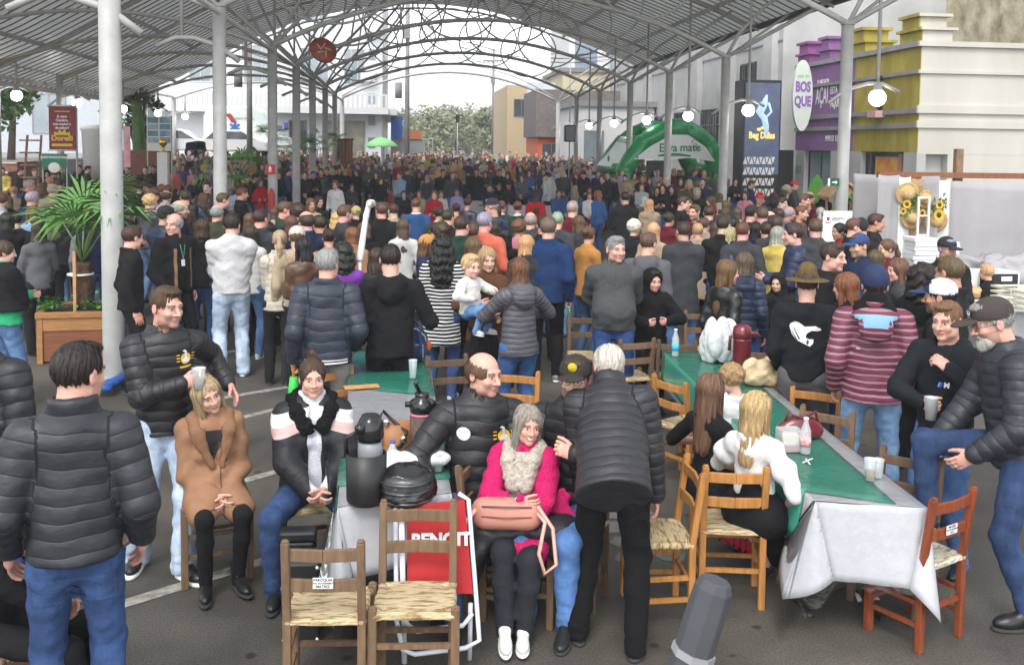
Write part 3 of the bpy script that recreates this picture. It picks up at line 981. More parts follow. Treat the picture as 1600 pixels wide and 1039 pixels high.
LOWS={'jeans':(dict(fit=.008),M_DENIM,'trousers'),'trousers':(dict(fit=.010),M_CLOTH,'trousers'),'wide':(dict(fit=.022,flare=.02),M_CLOTH,'trousers'),'widejeans':(dict(fit=.016,flare=.012),M_DENIM,'trousers'),'tights':(dict(fit=-.006,wr=.001),M_CLOTH,'tights'),'skirt':(dict(skirt=.7),M_CLOTH,'skirt')}
HEADGEAR={'cap':M_HAT,'beanie':M_HAT,'hat':M_FLEECE,'hoodup':M_CLOTH}
PEOPLE=[]
def person(x,y,rot,P,top,tcol,low='jeans',lcol=(.05,.08,.17),hair='short',hcol=(.05,.03,.02),skin=(.56,.36,.27),h=.02,height=1.75,label=None,group=None,gear=None,gcol=(.02,.02,.02),shoe=('dress',(.02,.02,.02)),key=None,stub=0.0,tkw=None,lkw=None,tmat=None,inner=None,icol=(.02,.02,.02),z=None,beard=None,lmat=None,gearmat=None):
 P=dict(P);P.setdefault('sex','m')
 sc=height/1.75
 kf=lambda d:repr(sorted((a,repr(b))for a,b in(d or{}).items()))
 base=kf(P)
 k=cached(('sk',base),lambda:skeleton(P))
 def mk_body():
  V,Q,A=body_geo(P,k,h)
  return npmesh('body',V,Q,A,(M_SKIN,))
 me=cached(('body',base,h),mk_body)
 o=bpy.data.objects.new('person',me);COL.objects.link(o)
 o.location=(x,y,gz(y)if z is None else z);o.rotation_euler=(0,0,R(rot));o.scale=(sc,sc,sc)
 o.color=(*skin,stub)
 tag(o,label,'person',group)
 def part(name,me,col,M=None):
  c=bpy.data.objects.new(name,me);COL.objects.link(c);c.parent=o;c.color=(*col,1)
  if M is not None:c.matrix_local=M
  return c
 out={'o':o,'k':k,'seat':P.get('seat',False)}
 if top:
  g,m,nm=TOPS[top];g=dict(g);g.update(tkw or{})
  m=tmat or m
  def mk_top(g=g):
   V,Q=top_geo(P,k,h,g);me=npmesh(nm,V,Q,None,(m,))
   if g.get('q'):quilt_attr(me,V,k,g)
   return me
  out['top']=part(nm,cached(('top',base,top,kf(g),h,m.name),mk_top),tcol)
 if inner:
  g,m2,nm2=TOPS[inner[0]];g=dict(g);g.update(inner[1])
  def mk_in(g=g):
   V,Q=top_geo(P,k,h,g);return npmesh(nm2,V,Q,None,(m2,))
  out['inner']=part(nm2,cached(('top',base,inner[0],kf(g),h,m2.name),mk_in),icol)
 if low:
  g,m,nm=LOWS[low];g=dict(g);g.update(lkw or{});m=lmat or m
  def mk_low(g=g):
   V,Q=low_geo(P,k,h if h<.016 else .028,g);return npmesh(nm,V,Q,None,(m,))
  out['low']=part(nm,cached(('low',base,low,kf(g),h,m.name),mk_low),lcol)
 if shoe:
  sm=shoe_mesh(shoe[0]if shoe[0]!='whiteall' else 'sneaker',M_SOLEW if shoe[0]in('whitesole','whiteall')else M_SOLED)
  for i in(-1,1):
   a=k['an'][i];fp=P.get('fp'+('L' if i>0 else 'R'),(0,i*.18))
   M=Matrix.Translation(a)@rot3(fp[0],0,fp[1]).to_4x4()@Matrix.Translation((0,0,-.075))@Matrix.Scale(.95 if P['sex']!='w' else .86,4)
   part('shoe',sm,shoe[1],M)
 hh=.0045 if h<.016 else(.009 if h<.025 else .014)
 H=k['H']
 if hair:
  me=cached(('hair',hair,hh),lambda:npmesh('hair',*strands(hair,*hair_geo(hair,hh),hh),None,(M_HAIR,)))
  out['hair']=part('hair',me,hcol,H)
 if beard:
  part('beard',cached(('hair','beard',hh),lambda:npmesh('beard',*hair_geo('beard',hh),None,(M_HAIR,))),beard,H)
 if gear:
  gm=gearmat or HEADGEAR[gear]
  nm={'cap':'cap','beanie':'beanie','hat':'hat','hoodup':'hood'}[gear]
  out['gear']=part(nm,cached(('hair',gear,hh,gm.name),lambda:npmesh(nm,*hair_geo(gear,hh),None,(gm,))),gcol,H)
 out['part']=part
 PEOPLE.append(o)
 return out
def glasses(out,col=(.03,.02,.02)):
 def mk():
  b=MB()
  for sx in(-1,1):
   b.tube([(sx*.033+.021*math.cos(a),-.098,.002+.016*math.sin(a))for a in[i*PI/6 for i in range(12)]],.0016,5,closed=True)
   b.tube([(sx*.054,-.097,.006),(sx*.079,-.06,.006),(sx*.083,.012,.008)],.0016,5)
  b.tube([(-.012,-.099,.004),(0,-.103,.007),(.012,-.099,.004)],.0016,5)
  return b.mesh('glasses')
 me=cached('glasses',mk)
 if not me.materials:me.materials.append(mat('spectacle_frame',(.03,.025,.02),rough=.3,noise=0))
 out['part']('glasses',me,col,out['k']['H'])
def decal(out,polys,m,pos,direction=(0,1,0),up=(0,0,1),name='logo',off=.004,target='top',grid=.02,right=None):
 tgt=out[target];me=tgt.data
 if out['seat']and target in('top','inner'):pos=out['k']['tp'](pos)
 V=np.zeros(len(me.vertices)*3,np.float32);me.vertices.foreach_get('co',V);V=V.reshape(-1,3)
 bvh=cached(('bvh',me.name),lambda:BVHTree.FromPolygons([tuple(v)for v in V.tolist()],[tuple(p.vertices)for p in me.polygons]))
 d=Vector(direction).normalized();u=Vector(up);u=(u-d*u.dot(d)).normalized();r=Vector(right)if right else d.cross(u)
 import bmesh
 b=bmesh.new()
 for poly in polys:
  if isinstance(poly,bpy.types.Mesh):b.from_mesh(poly);continue
  b.faces.new([b.verts.new((p[0],p[1],0))for p in poly])
 bmesh.ops.triangulate(b,faces=b.faces)
 for _ in range(3):
  es=[e for e in b.edges if e.calc_length()>grid]
  if not es:break
  bmesh.ops.subdivide_edges(b,edges=es,cuts=1)
  bmesh.ops.triangulate(b,faces=b.faces)
 for v in b.verts:
  p=Vector(pos)+r*v.co.x+u*v.co.y
  hit=bvh.ray_cast(p-d*.6,d)
  if hit[0]is not None:v.co=hit[0]-d*off
  else:
   nr=bvh.find_nearest(p);v.co=nr[0]+nr[1]*off
 me2=bpy.data.meshes.new(name);b.to_mesh(me2);b.free()
 me2.materials.append(m)
 o=link(name,me2,None,tgt)
 return o
def circle(r,n=20,cx=0,cy=0,ry=None):
 return[(cx+r*math.cos(2*PI*i/n),cy+(ry or r)*math.sin(2*PI*i/n))for i in range(n)]
 # setting
M_ASPH=None
def asphalt():
 m,t,b=nmat('asphalt')
 tc=N(t,'ShaderNodeTexCoord')
 n1=N(t,'ShaderNodeTexNoise',i_Scale=.55,i_Detail=7,i_Roughness=.65);t.links.new(tc.outputs['Object'],n1.inputs['Vector'])
 n2=N(t,'ShaderNodeTexNoise',i_Scale=90.0,i_Detail=3);t.links.new(tc.outputs['Object'],n2.inputs['Vector'])
 cr=N(t,'ShaderNodeValToRGB');t.links.new(n1.outputs['Fac'],cr.inputs[0])
 cr.color_ramp.elements[0].position=.32;cr.color_ramp.elements[0].color=(.026,.023,.019,1)
 cr.color_ramp.elements[1].position=.68;cr.color_ramp.elements[1].color=(.108,.097,.080,1)
 r2=N(t,'ShaderNodeMapRange');t.links.new(n2.outputs['Fac'],r2.inputs['Value'])
 for k,v in(('From Min',.3),('From Max',.7),('To Min',.55),('To Max',1.5)):r2.inputs[k].default_value=v
 vm=N(t,'ShaderNodeVectorMath',operation='SCALE');t.links.new(cr.outputs[0],vm.inputs[0]);t.links.new(r2.outputs[0],vm.inputs['Scale'])
 n3=N(t,'ShaderNodeTexVoronoi',i_Scale=2.6);t.links.new(tc.outputs['Object'],n3.inputs['Vector'])
 n4=N(t,'ShaderNodeTexNoise',i_Scale=7.0,i_Detail=4);t.links.new(tc.outputs['Object'],n4.inputs['Vector'])
 ad=N(t,'ShaderNodeMath',operation='MULTIPLY_ADD');t.links.new(n4.outputs['Fac'],ad.inputs[0]);ad.inputs[1].default_value=.22;t.links.new(n3.outputs['Distance'],ad.inputs[2])
 st=N(t,'ShaderNodeMapRange');t.links.new(ad.outputs[0],st.inputs['Value'])
 for k,v in(('From Min',.17),('From Max',.20),('To Min',.35),('To Max',1.0)):st.inputs[k].default_value=v
 v2=N(t,'ShaderNodeVectorMath',operation='SCALE');t.links.new(vm.outputs[0],v2.inputs[0]);t.links.new(st.outputs[0],v2.inputs['Scale'])
 t.links.new(v2.outputs[0],b.inputs['Base Color'])
 rr=N(t,'ShaderNodeMapRange');t.links.new(n1.outputs['Fac'],rr.inputs['Value'])
 for k,v in(('From Min',.35),('From Max',.65),('To Min',.55),('To Max',.9)):rr.inputs[k].default_value=v
 t.links.new(rr.outputs[0],b.inputs['Roughness'])
 bp=N(t,'ShaderNodeBump',i_Strength=.5,i_Distance=.006);t.links.new(n2.outputs['Fac'],bp.inputs['Height']);t.links.new(bp.outputs[0],b.inputs['Normal'])
 return m
M_ASPH=asphalt()
M_WHITEPAINT=mat('worn_road_paint',(.42,.40,.34),rough=.8,noise=.9,scale=14,col2=(.10,.09,.08))
M_STEEL=mat('painted_steel_light',(.37,.37,.355),rough=.5,noise=.14,scale=4,bump=.1)
M_PIPE=mat('painted_steel_grey',(.44,.43,.41),rough=.5,noise=.15,scale=3)
M_SHEET=mat('roof_sheet_steel',(.74,.76,.74),rough=.4,metal=.15,noise=.25,scale=.6,stretch=(.3,3,1))
_t=M_SHEET.node_tree;_b=_t.nodes['Principled BSDF'];_o=_t.nodes['Material Output'];_tr=_t.nodes.new('ShaderNodeBsdfTranslucent');_tr.inputs['Color'].default_value=(.8,.82,.8,1);_mx=_t.nodes.new('ShaderNodeMixShader');_mx.inputs[0].default_value=.10  # translucency added to the metal sheet to brighten the roof's underside
_t.links.new(_b.outputs[0],_mx.inputs[1]);_t.links.new(_tr.outputs[0],_mx.inputs[2]);_t.links.new(_mx.outputs[0],_o.inputs[0])
M_SEAM=mat('roof_seam',(.16,.16,.15),rough=.6,noise=.1)
M_CONC=mat('grey_render',(.40,.40,.39),rough=.9,noise=.16,scale=.7,bump=.15,col2=None)
M_WHITEWALL=mat('white_render',(.62,.62,.62),rough=.9,noise=.06,scale=.5)
M_CREAM=mat('stained_cream_render',(.50,.475,.42),rough=.9,noise=.10,scale=.8,stretch=(1,1,.3),bump=.1)
M_YEL=mat('mustard_render',(.34,.27,.030),rough=.85,noise=.35,scale=1.6,stretch=(1,1,.4))
M_PUR=mat('purple_render',(.22,.10,.26),rough=.85,noise=.15,scale=1.2)
M_PINK=mat('magenta_render',(.24,.07,.23),rough=.85,noise=.1)
M_GREYTRIM=mat('grey_cornice',(.24,.24,.25),rough=.85,noise=.15,scale=2)
M_CABLE=mat('yellow_cable',(.42,.32,.06),rough=.6,noise=.1)
M_GLASS=window_mat('shop_glass')
M_GLASSL=window_mat('pale_glass',(.22,.27,.30))
M_BLACK=mat('black_plastic',(.012,.012,.013),rough=.45,noise=.1)
M_WHITE=mat('white_plastic',(.72,.72,.70),rough=.5,noise=.05)
M_BRICK=mat('old_brick',(.22,.09,.06),rough=.9,noise=.35,scale=9,stretch=(1,1,3))
M_GREENVINYL=mat('green_vinyl',(.015,.28,.09),rough=.32,noise=.12,scale=2,spec=.6)
M_WVINYL=mat('white_vinyl',(.74,.76,.74),rough=.4,noise=.06)
M_TEXTW=mat('white_lettering',(.78,.78,.76),rough=.6,noise=0)
M_TEXTK=mat('black_lettering',(.03,.03,.03),rough=.6,noise=0)
M_TEXTG=mat('green_lettering',(.02,.22,.10),rough=.6,noise=0)
M_RED=mat('red_paint',(.45,.02,.02),rough=.5,noise=.1)
M_ORANGE=mat('orange_paint',(.62,.12,.02),rough=.6,noise=.1)
M_YELLOWP=mat('yellow_paint',(.70,.42,.03),rough=.6,noise=.08)
M_BLUEP=mat('blue_paint',(.03,.12,.42),rough=.6,noise=.08)
M_TRUNK=mat('bark',(.10,.075,.05),rough=.95,noise=.35,scale=20,bump=.6,bscale=30)
xs=[-300,-60,-20,-10,0,10,20,60,300]
ys=[-30,0,10,20,30,35,40,45,50,55,60,80,150,400,1200]
b=MB()
vs=[(x,y,gz(y))for y in ys for x in xs]
fs=[(j*len(xs)+i,j*len(xs)+i+1,(j+1)*len(xs)+i+1,(j+1)*len(xs)+i)for j in range(len(ys)-1)for i in range(len(xs)-1)]
b.add(vs,fs);o=b.build('ground',M_ASPH);tag(o,kind='structure')
b=MB()
def stripe(a,c,w=.10):
 a,c=G(*a),G(*c);d=(c-a);n=Vector((-d.y,d.x,0)).normalized()*w/2
 b.add([a+n+Vector((0,0,.004)),a-n+Vector((0,0,.004)),c-n+Vector((0,0,.004)),c+n+Vector((0,0,.004))],[(0,1,2,3)])
stripe((150,957),(440,868));stripe((-60,720),(230,655));stripe((330,625),(450,605));stripe((180,700),(430,640),.09)
stripe((300,560),(420,540),.08);stripe((100,830),(215,792),.09);stripe((380,752),(520,712),.09)
o=b.build('painted_bay_lines',M_WHITEPAINT);tag(o,kind='structure')
b=MB();rnd=random.Random(3)
c0=G(905,790)
for i in range(5):
 for j in range(9):
  x=c0.x-.55+i*.24+rnd.uniform(-.02,.02);y=c0.y-.9+j*.24+rnd.uniform(-.02,.02)
  pts=[(x+.105*math.cos(a)*rnd.uniform(.8,1.15),y+.105*math.sin(a)*rnd.uniform(.8,1.15))for a in[k*PI/3 for k in range(6)]]
  b.add([(p[0],p[1],.004)for p in pts],[tuple(range(6))])
o=b.build('stone_paving',mat('paving_stone',(.16,.155,.14),rough=.9,noise=.4,scale=6,col2=(.07,.068,.06)));tag(o,kind='structure')
# pavilion
ST=[10.8,17.0,23.7,28.9,34.0,39.4,44.8,50.2]
XL,XR,XO=-3.13,8.1,-11.5
TOPZ=4.88
pav=thing('pavilion','long arched steel market pavilion with white round columns and ringed roof trusses over the crowd','pavilion',(2.4,30,0))
def P_(b,name,m,**k):return b.build(name,m,pav,world=True,**k)
for y in ST:
 for X in(XL,XR):
  b=MB();g=gz(y);rr=.115 if X<0 else .11
  tz=7.6 if(y<12)else TOPZ
  if y<12 and X>0:continue
  b.tube([(X,y,g),(X,y,g+.02),(X,y,tz)],rr,18)
  b.lathe([(.16,g),(.16,g+.02),(.118,g+.03)],(X,y,0),16);b.lathe([(.13,tz),(.13,tz+.03)],(X,y,0),16)
  P_(b,'column',M_STEEL)
for y in ST[3:]:
 b=MB();b.tube([(XO,y,gz(y)),(XO,y,4.75)],.11,14);P_(b,'column',M_STEEL)
SHEET=[(-12.4,4.35),(-11.5,4.75),(-9.9,5.5),(-8.4,6.35),(-6.9,7.2),(-4.5,8.2),(-2,8.75),(.3,8.98),(1.8,9.0),(3.5,8.85),(5.1,8.5),(7.5,7.75),(9.9,6.85),(10.9,6.4)]
def sheet_z(x):
 for(a,za),(c,zc)in zip(SHEET,SHEET[1:]):
  if a<=x<=c:return za+(zc-za)*(x-a)/(c-a)
 return SHEET[0][1]if x<SHEET[0][0]else SHEET[-1][1]
b=MB();y0,y1,sp=13.0,44.9,.48  # roof's unseen near end stops short so open sky lights the foreground
n=int((y1-y0)/sp)
for i in range(n):
 ya=y0+i*sp;lift=.0
 prof=[(ya,0),(ya+sp*.84,0.0),(ya+sp*.87,.045),(ya+sp*.97,.045),(ya+sp,0)]
 vs=[(x,p[0],z+p[1])for(x,z)in SHEET for p in prof]
 fs=[(k*5+q,k*5+q+1,(k+1)*5+q+1,(k+1)*5+q)for k in range(len(SHEET)-1)for q in range(4)]
 b.add(vs,fs)
P_(b,'roof_sheet',M_SHEET)
b=MB()
for i in range(n):
 ya=y0+i*sp
 for(xa,za),(xb,zb)in zip(SHEET,SHEET[1:]):
  b.bar((xa,ya+sp*.92,za-.005),(xb,ya+sp*.92,zb-.005),.035,.035,up=(0,1,0))
P_(b,'roof_seams',M_SEAM)
for x in(-12.0,-10.2,-8.3,-6.3,-4.2,-2,.4,2.9,5.2,7.4,9.5):
 b=MB();b.bar((x,y0,sheet_z(x)-.09),(x,y1,sheet_z(x)-.09),.07,.12);P_(b,'purlin',M_PIPE)
b=MB();b.bar((10.95,y0,6.38),(10.95,y1,6.38),.22,.16);P_(b,'gutter',mat('dirty_gutter',(.05,.05,.045),rough=.8,noise=.3))
b=MB();b.bar((-12.4,y0,4.3),(-12.4,y1,4.3),.12,.16);P_(b,'eave_beam',M_PIPE)
for X in(XL,XO):
 b=MB();b.tube([(X,ST[0]if X==XL else 15,TOPZ-.1),(X,ST[-1],TOPZ-.1)],.05,8);P_(b,'tie_beam',M_PIPE)
def arcpts(x0,z0,x1,z1,rise,y,n=22):
 return[(x0+(x1-x0)*i/n,y,z0+(z1-z0)*i/n+rise*4*(i/n)*(1-i/n))for i in range(n+1)]
rnd=random.Random(5)
for si,y in enumerate(ST[1:],1):
 b=MB();pts=arcpts(XL,TOPZ+.02,XR,TOPZ+.02,1.42,y,26)
 b.tube(pts,.062,8);P_(b,'rib',M_PIPE)
 b=MB();b.tube(arcpts(XO,4.7,XL,TOPZ-.05,.85,y,16),.05,8);P_(b,'rib',M_PIPE)
 b=MB();b.tube([(x,y,z-.17)for x,z in SHEET[1:]]if y<45.5 else[(x,y,z-.17)for x,z in SHEET[5:11]],.045,6)if y<45.5 else b.tube(arcpts(XL,5.0,XR,5.0,1.75,y,22),.03,6)
 P_(b,'rib',M_PIPE)
 b=MB()
 if y<45.5:
  b.tube([(XL,y,TOPZ),(XL-1.1,y,5.9),(XL-1.9,y,7.6)],.045,6);b.tube([(XL,y,TOPZ),(XL+1.9,y+.1,6.9),(XL+3.4,y,sheet_z(XL+3.4)-.2)],.045,6)
  b.tube([(XL,y,TOPZ),(XL+1.0,y,6.6),(XL+1.3,y,sheet_z(XL+1.3)-.2)],.035,6)
 P_(b,'strut',M_PIPE)if b.v else None
 b=MB()
 top=6.4
 q=[(XR,y,TOPZ),(XR+.32,y,5.5),(XR+1.0,y,6.2),(XR+2.0,y,6.85),(XR+2.75,y,6.5)]
 b.tube(q,.045,6);b.tube([(XR,y,TOPZ),(XR+2.75,y,6.42)],.05,6)
 b.tube([(XR,y,TOPZ),(XR+2.6,y+2.4,6.35)],.04,6)
 P_(b,'strut',M_STEEL)
 if y>45.5:pass
 def ribz(x):
  t=(x-XL)/(XR-XL);return TOPZ+1.42*4*t*(1-t)
 xs_=[-1.9,.1,2.0,4.0,5.9]
 if y>45.5:continue
 for j,x in enumerate(xs_):
  gap=sheet_z(x)-.15-ribz(x)
  r=max(gap*.5,(1.22 if j%2==0 else 1.02)*(1 if abs(x-2)<3.5 else .9))
  cx=x+rnd.uniform(-.2,.2);cz=ribz(x)+gap-r+.02
  b=MB();b.tube([(cx+r*1.12*math.cos(a),y+.05*(j%2),cz+r*math.sin(a))for a in[k*PI/18 for k in range(36)]],.03,6,closed=True)
  P_(b,'ring',M_PIPE)
 for j in range(0):
  x=.6+(si%3)*2.2;r=rnd.uniform(1.7,2.2);a0=rnd.uniform(0,2)
  cz=ribz(x)+1.15
  pts=[]
  for k in range(22):
   a=a0+k*PI/13;rr=r*(1-k*.016)
   zz=cz+rr*.8*math.sin(a);xx=x+rr*math.cos(a)
   zz=min(zz,sheet_z(xx)-.15)if-11<xx<10.9 else zz
   pts.append((xx,y+.12+k*.012,zz))
  b=MB();b.tube(pts,.026,6);P_(b,'ring',M_PIPE)
for si,y in enumerate(ST[3:7]):
 b=MB()
 pts=[(p[0],p[1]-.06,p[2]-.07+.03*math.sin(i*2.1))for i,p in enumerate(arcpts(XO,4.7,XL,TOPZ-.05,.85,y,16))]
 b.tube(pts,.014,5);P_(b,'cable',M_CABLE)
 # globe lamps
M_GLOBE=mat('lit_opal_globe',(1.0,.98,.93),emit=7.0,noise=0,rough=.4)
def lamp(x,y,side,z,lit,label,topz,group='globe lamps along the pavilion'):
 o=thing('globe_lamp',label,'lamp',(x,y,z),0,group)
 o['label']=label
 b=MB();b.tube([(x-side*.95,y,z+.02),(x-side*.6,y,z+.28),(x-side*.2,y,z+.40),(x+side*.1,y,z+.40),(x+side*.42,y,z+.25)],.045 if not lit else .035,8)
 b.build('bracket',M_STEEL,o,world=True)
 b=MB();b.tube([(x-side*.0,y,z+.38),(x-side*.0,y,topz)],.035,8);b.build('pole',M_STEEL,o,world=True)
 if lit:
  b=MB();b.lathe([(.07,z+.40),(.085,z+.30),(.10,z+.27)],(x,y,0),14);b.build('cap',M_STEEL,o,world=True)
  b=MB();b.ball((x,y,z+.14),.155,20);b.build('globe',M_GLOBE,o,world=True)
 return o
ord_=['nearest','second','third','fourth','fifth','sixth','seventh']
for i,y in enumerate(ST[1:]):
 lamp(XR+.62,y,1,3.42,True,'%s lit globe lamp from the front, right column row'%ord_[i],sheet_z(XR+.62)-.1)
for i,y in enumerate(ST[3:]):
 lamp(XO+.55,y,1,3.68,True,'%s lit globe lamp from the front, outer left column row'%ord_[i],sheet_z(XO+.55)-.1)
for i,y in enumerate(ST[:6]):
 lamp(XL-.62,y,-1,3.95 if i else 3.72,False,'%s unlit curved lamp arm from the front, on the left inner columns'%ord_[i],7.0,'curved lamp arms on the inner left columns')
 # red round disc hung under the ribs and small signs
p=GD(505,79,24.6);o=thing('round_sign','orange red round hanging sign tilted under the roof ribs','sign',p)
M_=Matrix.Rotation(R(-35),3,'Y')@Matrix.Rotation(R(90),3,'X')
b=MB();b.lathe([(.0001,-.03),(.35,-.03),(.35,.03),(.0001,.03)],p,28,m=Matrix.Rotation(R(28),3,'Z')@Matrix.Rotation(R(64),3,'X'));b.build('disc',mat('orange_disc',(.45,.085,.03),rough=.6,noise=.3,scale=5,col2=(.12,.03,.02)),o,world=True)
b=MB();b.tube([p+Vector((0,0,.36)),p+Vector((0,0,2.6))],.008,5);b.build('wire',M_BLACK,o,world=True)
for(px,py,dx)in((0,0,0),):
 b=MB()
 for k in range(5):
  a=k*1.2;Mr=Matrix.Rotation(R(28),3,'Z')@Matrix.Rotation(R(64),3,'X');b.tube([p+Mr@Vector((.2*math.cos(a),.2*math.sin(a),.035)),p+Mr@Vector((.06*math.cos(a+1),.06*math.sin(a+1),.035))],.02,5)
 b.build('painted_mark',mat('cream_mark',(.6,.45,.3),noise=0),o,world=True)
 # helper: building box with windows
def building(name,label,cat,lo,hi,wall,wins=(),winmat=None,roof=None,base=0):
 o=thing(name,label,cat,((lo[0]+hi[0])/2,(lo[1]+hi[1])/2,base))
 b=MB();b.bbox(lo,hi);b.build('wall',wall,o,world=True)
 if roof:
  b=MB();b.bbox((lo[0]-.2,lo[1]-.2,hi[2]),(hi[0]+.2,hi[1]+.2,hi[2]+.3));b.build('roof',roof,o,world=True)
 for w in wins:window(o,*w,m=winmat or M_GLASS)
 return o
def window(o,face,at,a0,a1,z0,z1,m=None,fr=.06,frm=None,mull=1):
 b=MB();p=MB();t=.05
 if face=='y':
  p.bbox((a0,at-.02,z0),(a1,at+.02,z1))
  for(u0,u1,v0,v1)in((a0-fr,a0,z0-fr,z1+fr),(a1,a1+fr,z0-fr,z1+fr),(a0,a1,z0-fr,z0),(a0,a1,z1,z1+fr))+tuple((a0+(a1-a0)*(k+1)/(mull+1)-fr*.3,a0+(a1-a0)*(k+1)/(mull+1)+fr*.3,z0,z1)for k in range(mull)):
   b.bbox((u0,at-t,v0),(u1,at+.02,v1))
 else:
  sgn=-1 if face=='x-' else 1
  p.bbox((at-.02,a0,z0),(at+.02,a1,z1))
  for(u0,u1,v0,v1)in((a0-fr,a0,z0-fr,z1+fr),(a1,a1+fr,z0-fr,z1+fr),(a0,a1,z0-fr,z0),(a0,a1,z1,z1+fr))+tuple((a0+(a1-a0)*(k+1)/(mull+1)-fr*.3,a0+(a1-a0)*(k+1)/(mull+1)+fr*.3,z0,z1)for k in range(mull)):
   b.bbox((min(at+sgn*t,at),u0,v0),(max(at+sgn*t,at),u1,v1))
 f=b.build('window',frm or M_GREYTRIM,o,world=True)
 me=p.mesh('pane',T_of(o).inverted());link('pane',me,m or M_GLASS,f)
 return f
 # right side: the long concrete wall building
FX=14.0
def facx(px,y=None):return GX(px,200,FX).y
yA,yB=34.6,64.0
o=building('concrete_building','tall pale grey concrete building with pilasters behind the green inflatable arch','building',(FX,yA,0),(FX+18,yB,15),M_CONC)
for i in range(7):
 y=yA+.4+i*4.6;b=MB();b.bbox((FX-.28,y,0),(FX-.002,y+.9,14.6));b.build('pilaster',M_CONC,o,world=True)
b=MB()
for z in(3.6,6.6,9.6):b.bbox((FX-.05,yA,z),(FX-.001,yB,z+.06))
b.build('ledge',M_GREYTRIM,o,world=True)
for(y0_,y1_,z0,z1)in((41.8,44.4,2.2,4.3),(46.6,49.2,2.2,4.3),(37.3,38.9,4.6,6.0),(51.2,53.6,2.4,4.2)):
 w=window(o,'x-',FX,y0_,y1_,z0,z1,frm=M_BLACK,mull=2)
 b=MB()
 for k in range(9):b.bbox((FX-.1,y0_+(y1_-y0_)*k/8-.015,z0),(FX-.07,y0_+(y1_-y0_)*k/8+.015,z1))
 me=b.mesh('grille',T_of(o).inverted());link('grille',me,M_BLACK,w)
window(o,'x-',FX,38.0,40.6,.2,3.2,m=M_GLASS,frm=M_BLACK,mull=3)
o=building('white_shop','white shop front with grey shutter far down the right side','building',(9.6,52.5,gz(52)),(13.9,60,4.8),M_WHITEWALL,[('y',52.5,10.0,11.0,1.0,3.4)],M_GLASSL,M_GREYTRIM)
pA,pB,pC=24.95,28.75,33.2
ptop=5.45
o=thing('parapet_shop','single storey shop row with purple and mustard parapet and cream end wall','building',(FX+6,30,0))
b=MB();b.bbox((FX,pA,2.55),(FX+.25,pB,ptop));b.build('parapet',M_YEL,o,world=True,label='mustard yellow parapet')
b=MB();b.bbox((FX,pB+.003,2.55),(FX+.25,pC,ptop));b.build('parapet',M_PUR,o,world=True,label='purple parapet')
b=MB();b.bbox((FX+.02,pA-.003,2.5),(FX+16,pA+.3,ptop+.0));b.bbox((FX+.9,pA-.0,0),(FX+16,pA+.3,2.497));b.build('end_wall',M_CREAM,o,world=True)
b=MB()
for z,h_,pr in((2.5+.72,.12,.07),(2.5+1.12,.13,.08),(ptop-.75,.10,.07),(ptop-.02,.14,.10)):
 b.bbox((FX-pr,pA-.0,z),(FX-.001,pC,z+h_))
b.build('cornice',M_GREYTRIM,o,world=True)
b=MB()
for z,h_,pr in((3.22,.2,.07),(3.62,.22,.08),(ptop-.75,.08,.07),(ptop-.02,.14,.10)):
 b.bbox((FX-pr,pA-pr-.004,z),(FX+16,pA-.004,z+h_))
b.build('cornice',M_CREAM,o,world=True,label='cream cornice')
for(y0_,y1_,m_,lb)in((pA,pA+1.15,M_YEL,'mustard pier'),(pB-.6,pB+.6,M_YEL,'mustard pier'),(30.6,31.4,M_PUR,'purple pier'),(pC-1.0,pC,M_PINK,'magenta pier')):
 b=MB()
 b.bbox((FX,y0_,ptop+.12),(FX+.9,y1_,ptop+.42));b.bbox((FX-.08,y0_-.08,ptop+.42),(FX+1.0,y1_+.08,ptop+.50))
 b.bbox((FX,y0_+.15,ptop+.50),(FX+.8,y1_-.1,ptop+.80));b.bbox((FX-.08,y0_+.05,ptop+.80),(FX+.9,y1_,ptop+.89))
 b.build('pier',m_,o,world=True,label=lb)
 if y0_==pA:b=MB();b.bbox((FX+.03,y0_-.006,ptop+.121),(FX+.89,y0_-.001,ptop+.419));b.bbox((FX+.03,y0_+.144,ptop+.501),(FX+.79,y0_+.149,ptop+.799));b.bbox((FX-.05,y0_-.09,ptop+.421),(FX+1.01,y0_-.081,ptop+.499));b.bbox((FX-.05,y0_+.04,ptop+.801),(FX+.91,y0_+.049,ptop+.889));b.build('pier_facing',M_CREAM,o,world=True)
b=MB();b.bbox((FX+.26,pA+.31,0),(FX+14,pC,2.6));b.build('wall',M_CONC,o,world=True)
for y0_ in(pA-.0,28.2,29.6,32.4):b=MB();b.bbox((FX,y0_,0),(FX+.26,y0_+.7,2.547));b.build('pillar',M_CONC,o,world=True)
window(o,'x-',FX+.2,25.8,28.1,.3,2.5,m=M_GLASS,frm=M_BLACK,mull=1)
window(o,'x-',FX+.2,30.4,32.3,.2,2.5,m=M_GLASSL,frm=M_BLACK,mull=1)
b=MB();b.bbox((FX+.12,26.2,.5),(FX+.14,27.5,2.4));b.build('window_poster',mat('food_poster',(.55,.13,.03),noise=.9,scale=1.6,col2=(.75,.45,.06)),o,world=True)
b=MB();b.ball((FX+.10,26.6,1.35),.42,14,s=(.08,1,1.2));b.build('poster_picture',mat('poster_food',(.62,.52,.36),noise=.8,scale=7,col2=(.30,.18,.08)),o,world=True)
b=MB();b.bbox((FX+.1,25.95,.0),(FX+.18,26.12,2.5));b.build('door_post',mat('salmon_wood',(.42,.20,.12),noise=.2),o,world=True)
text('lettering','O MELHOR',.30,M_TEXTW,o,GX(1286,130,FX-.012),(0,-1,0),sx=.62,bold=.006)
text('lettering','AÇAÍ',.80,M_TEXTW,o,GX(1284,151,FX-.012),(0,-1,0),sx=.52,bold=.012)
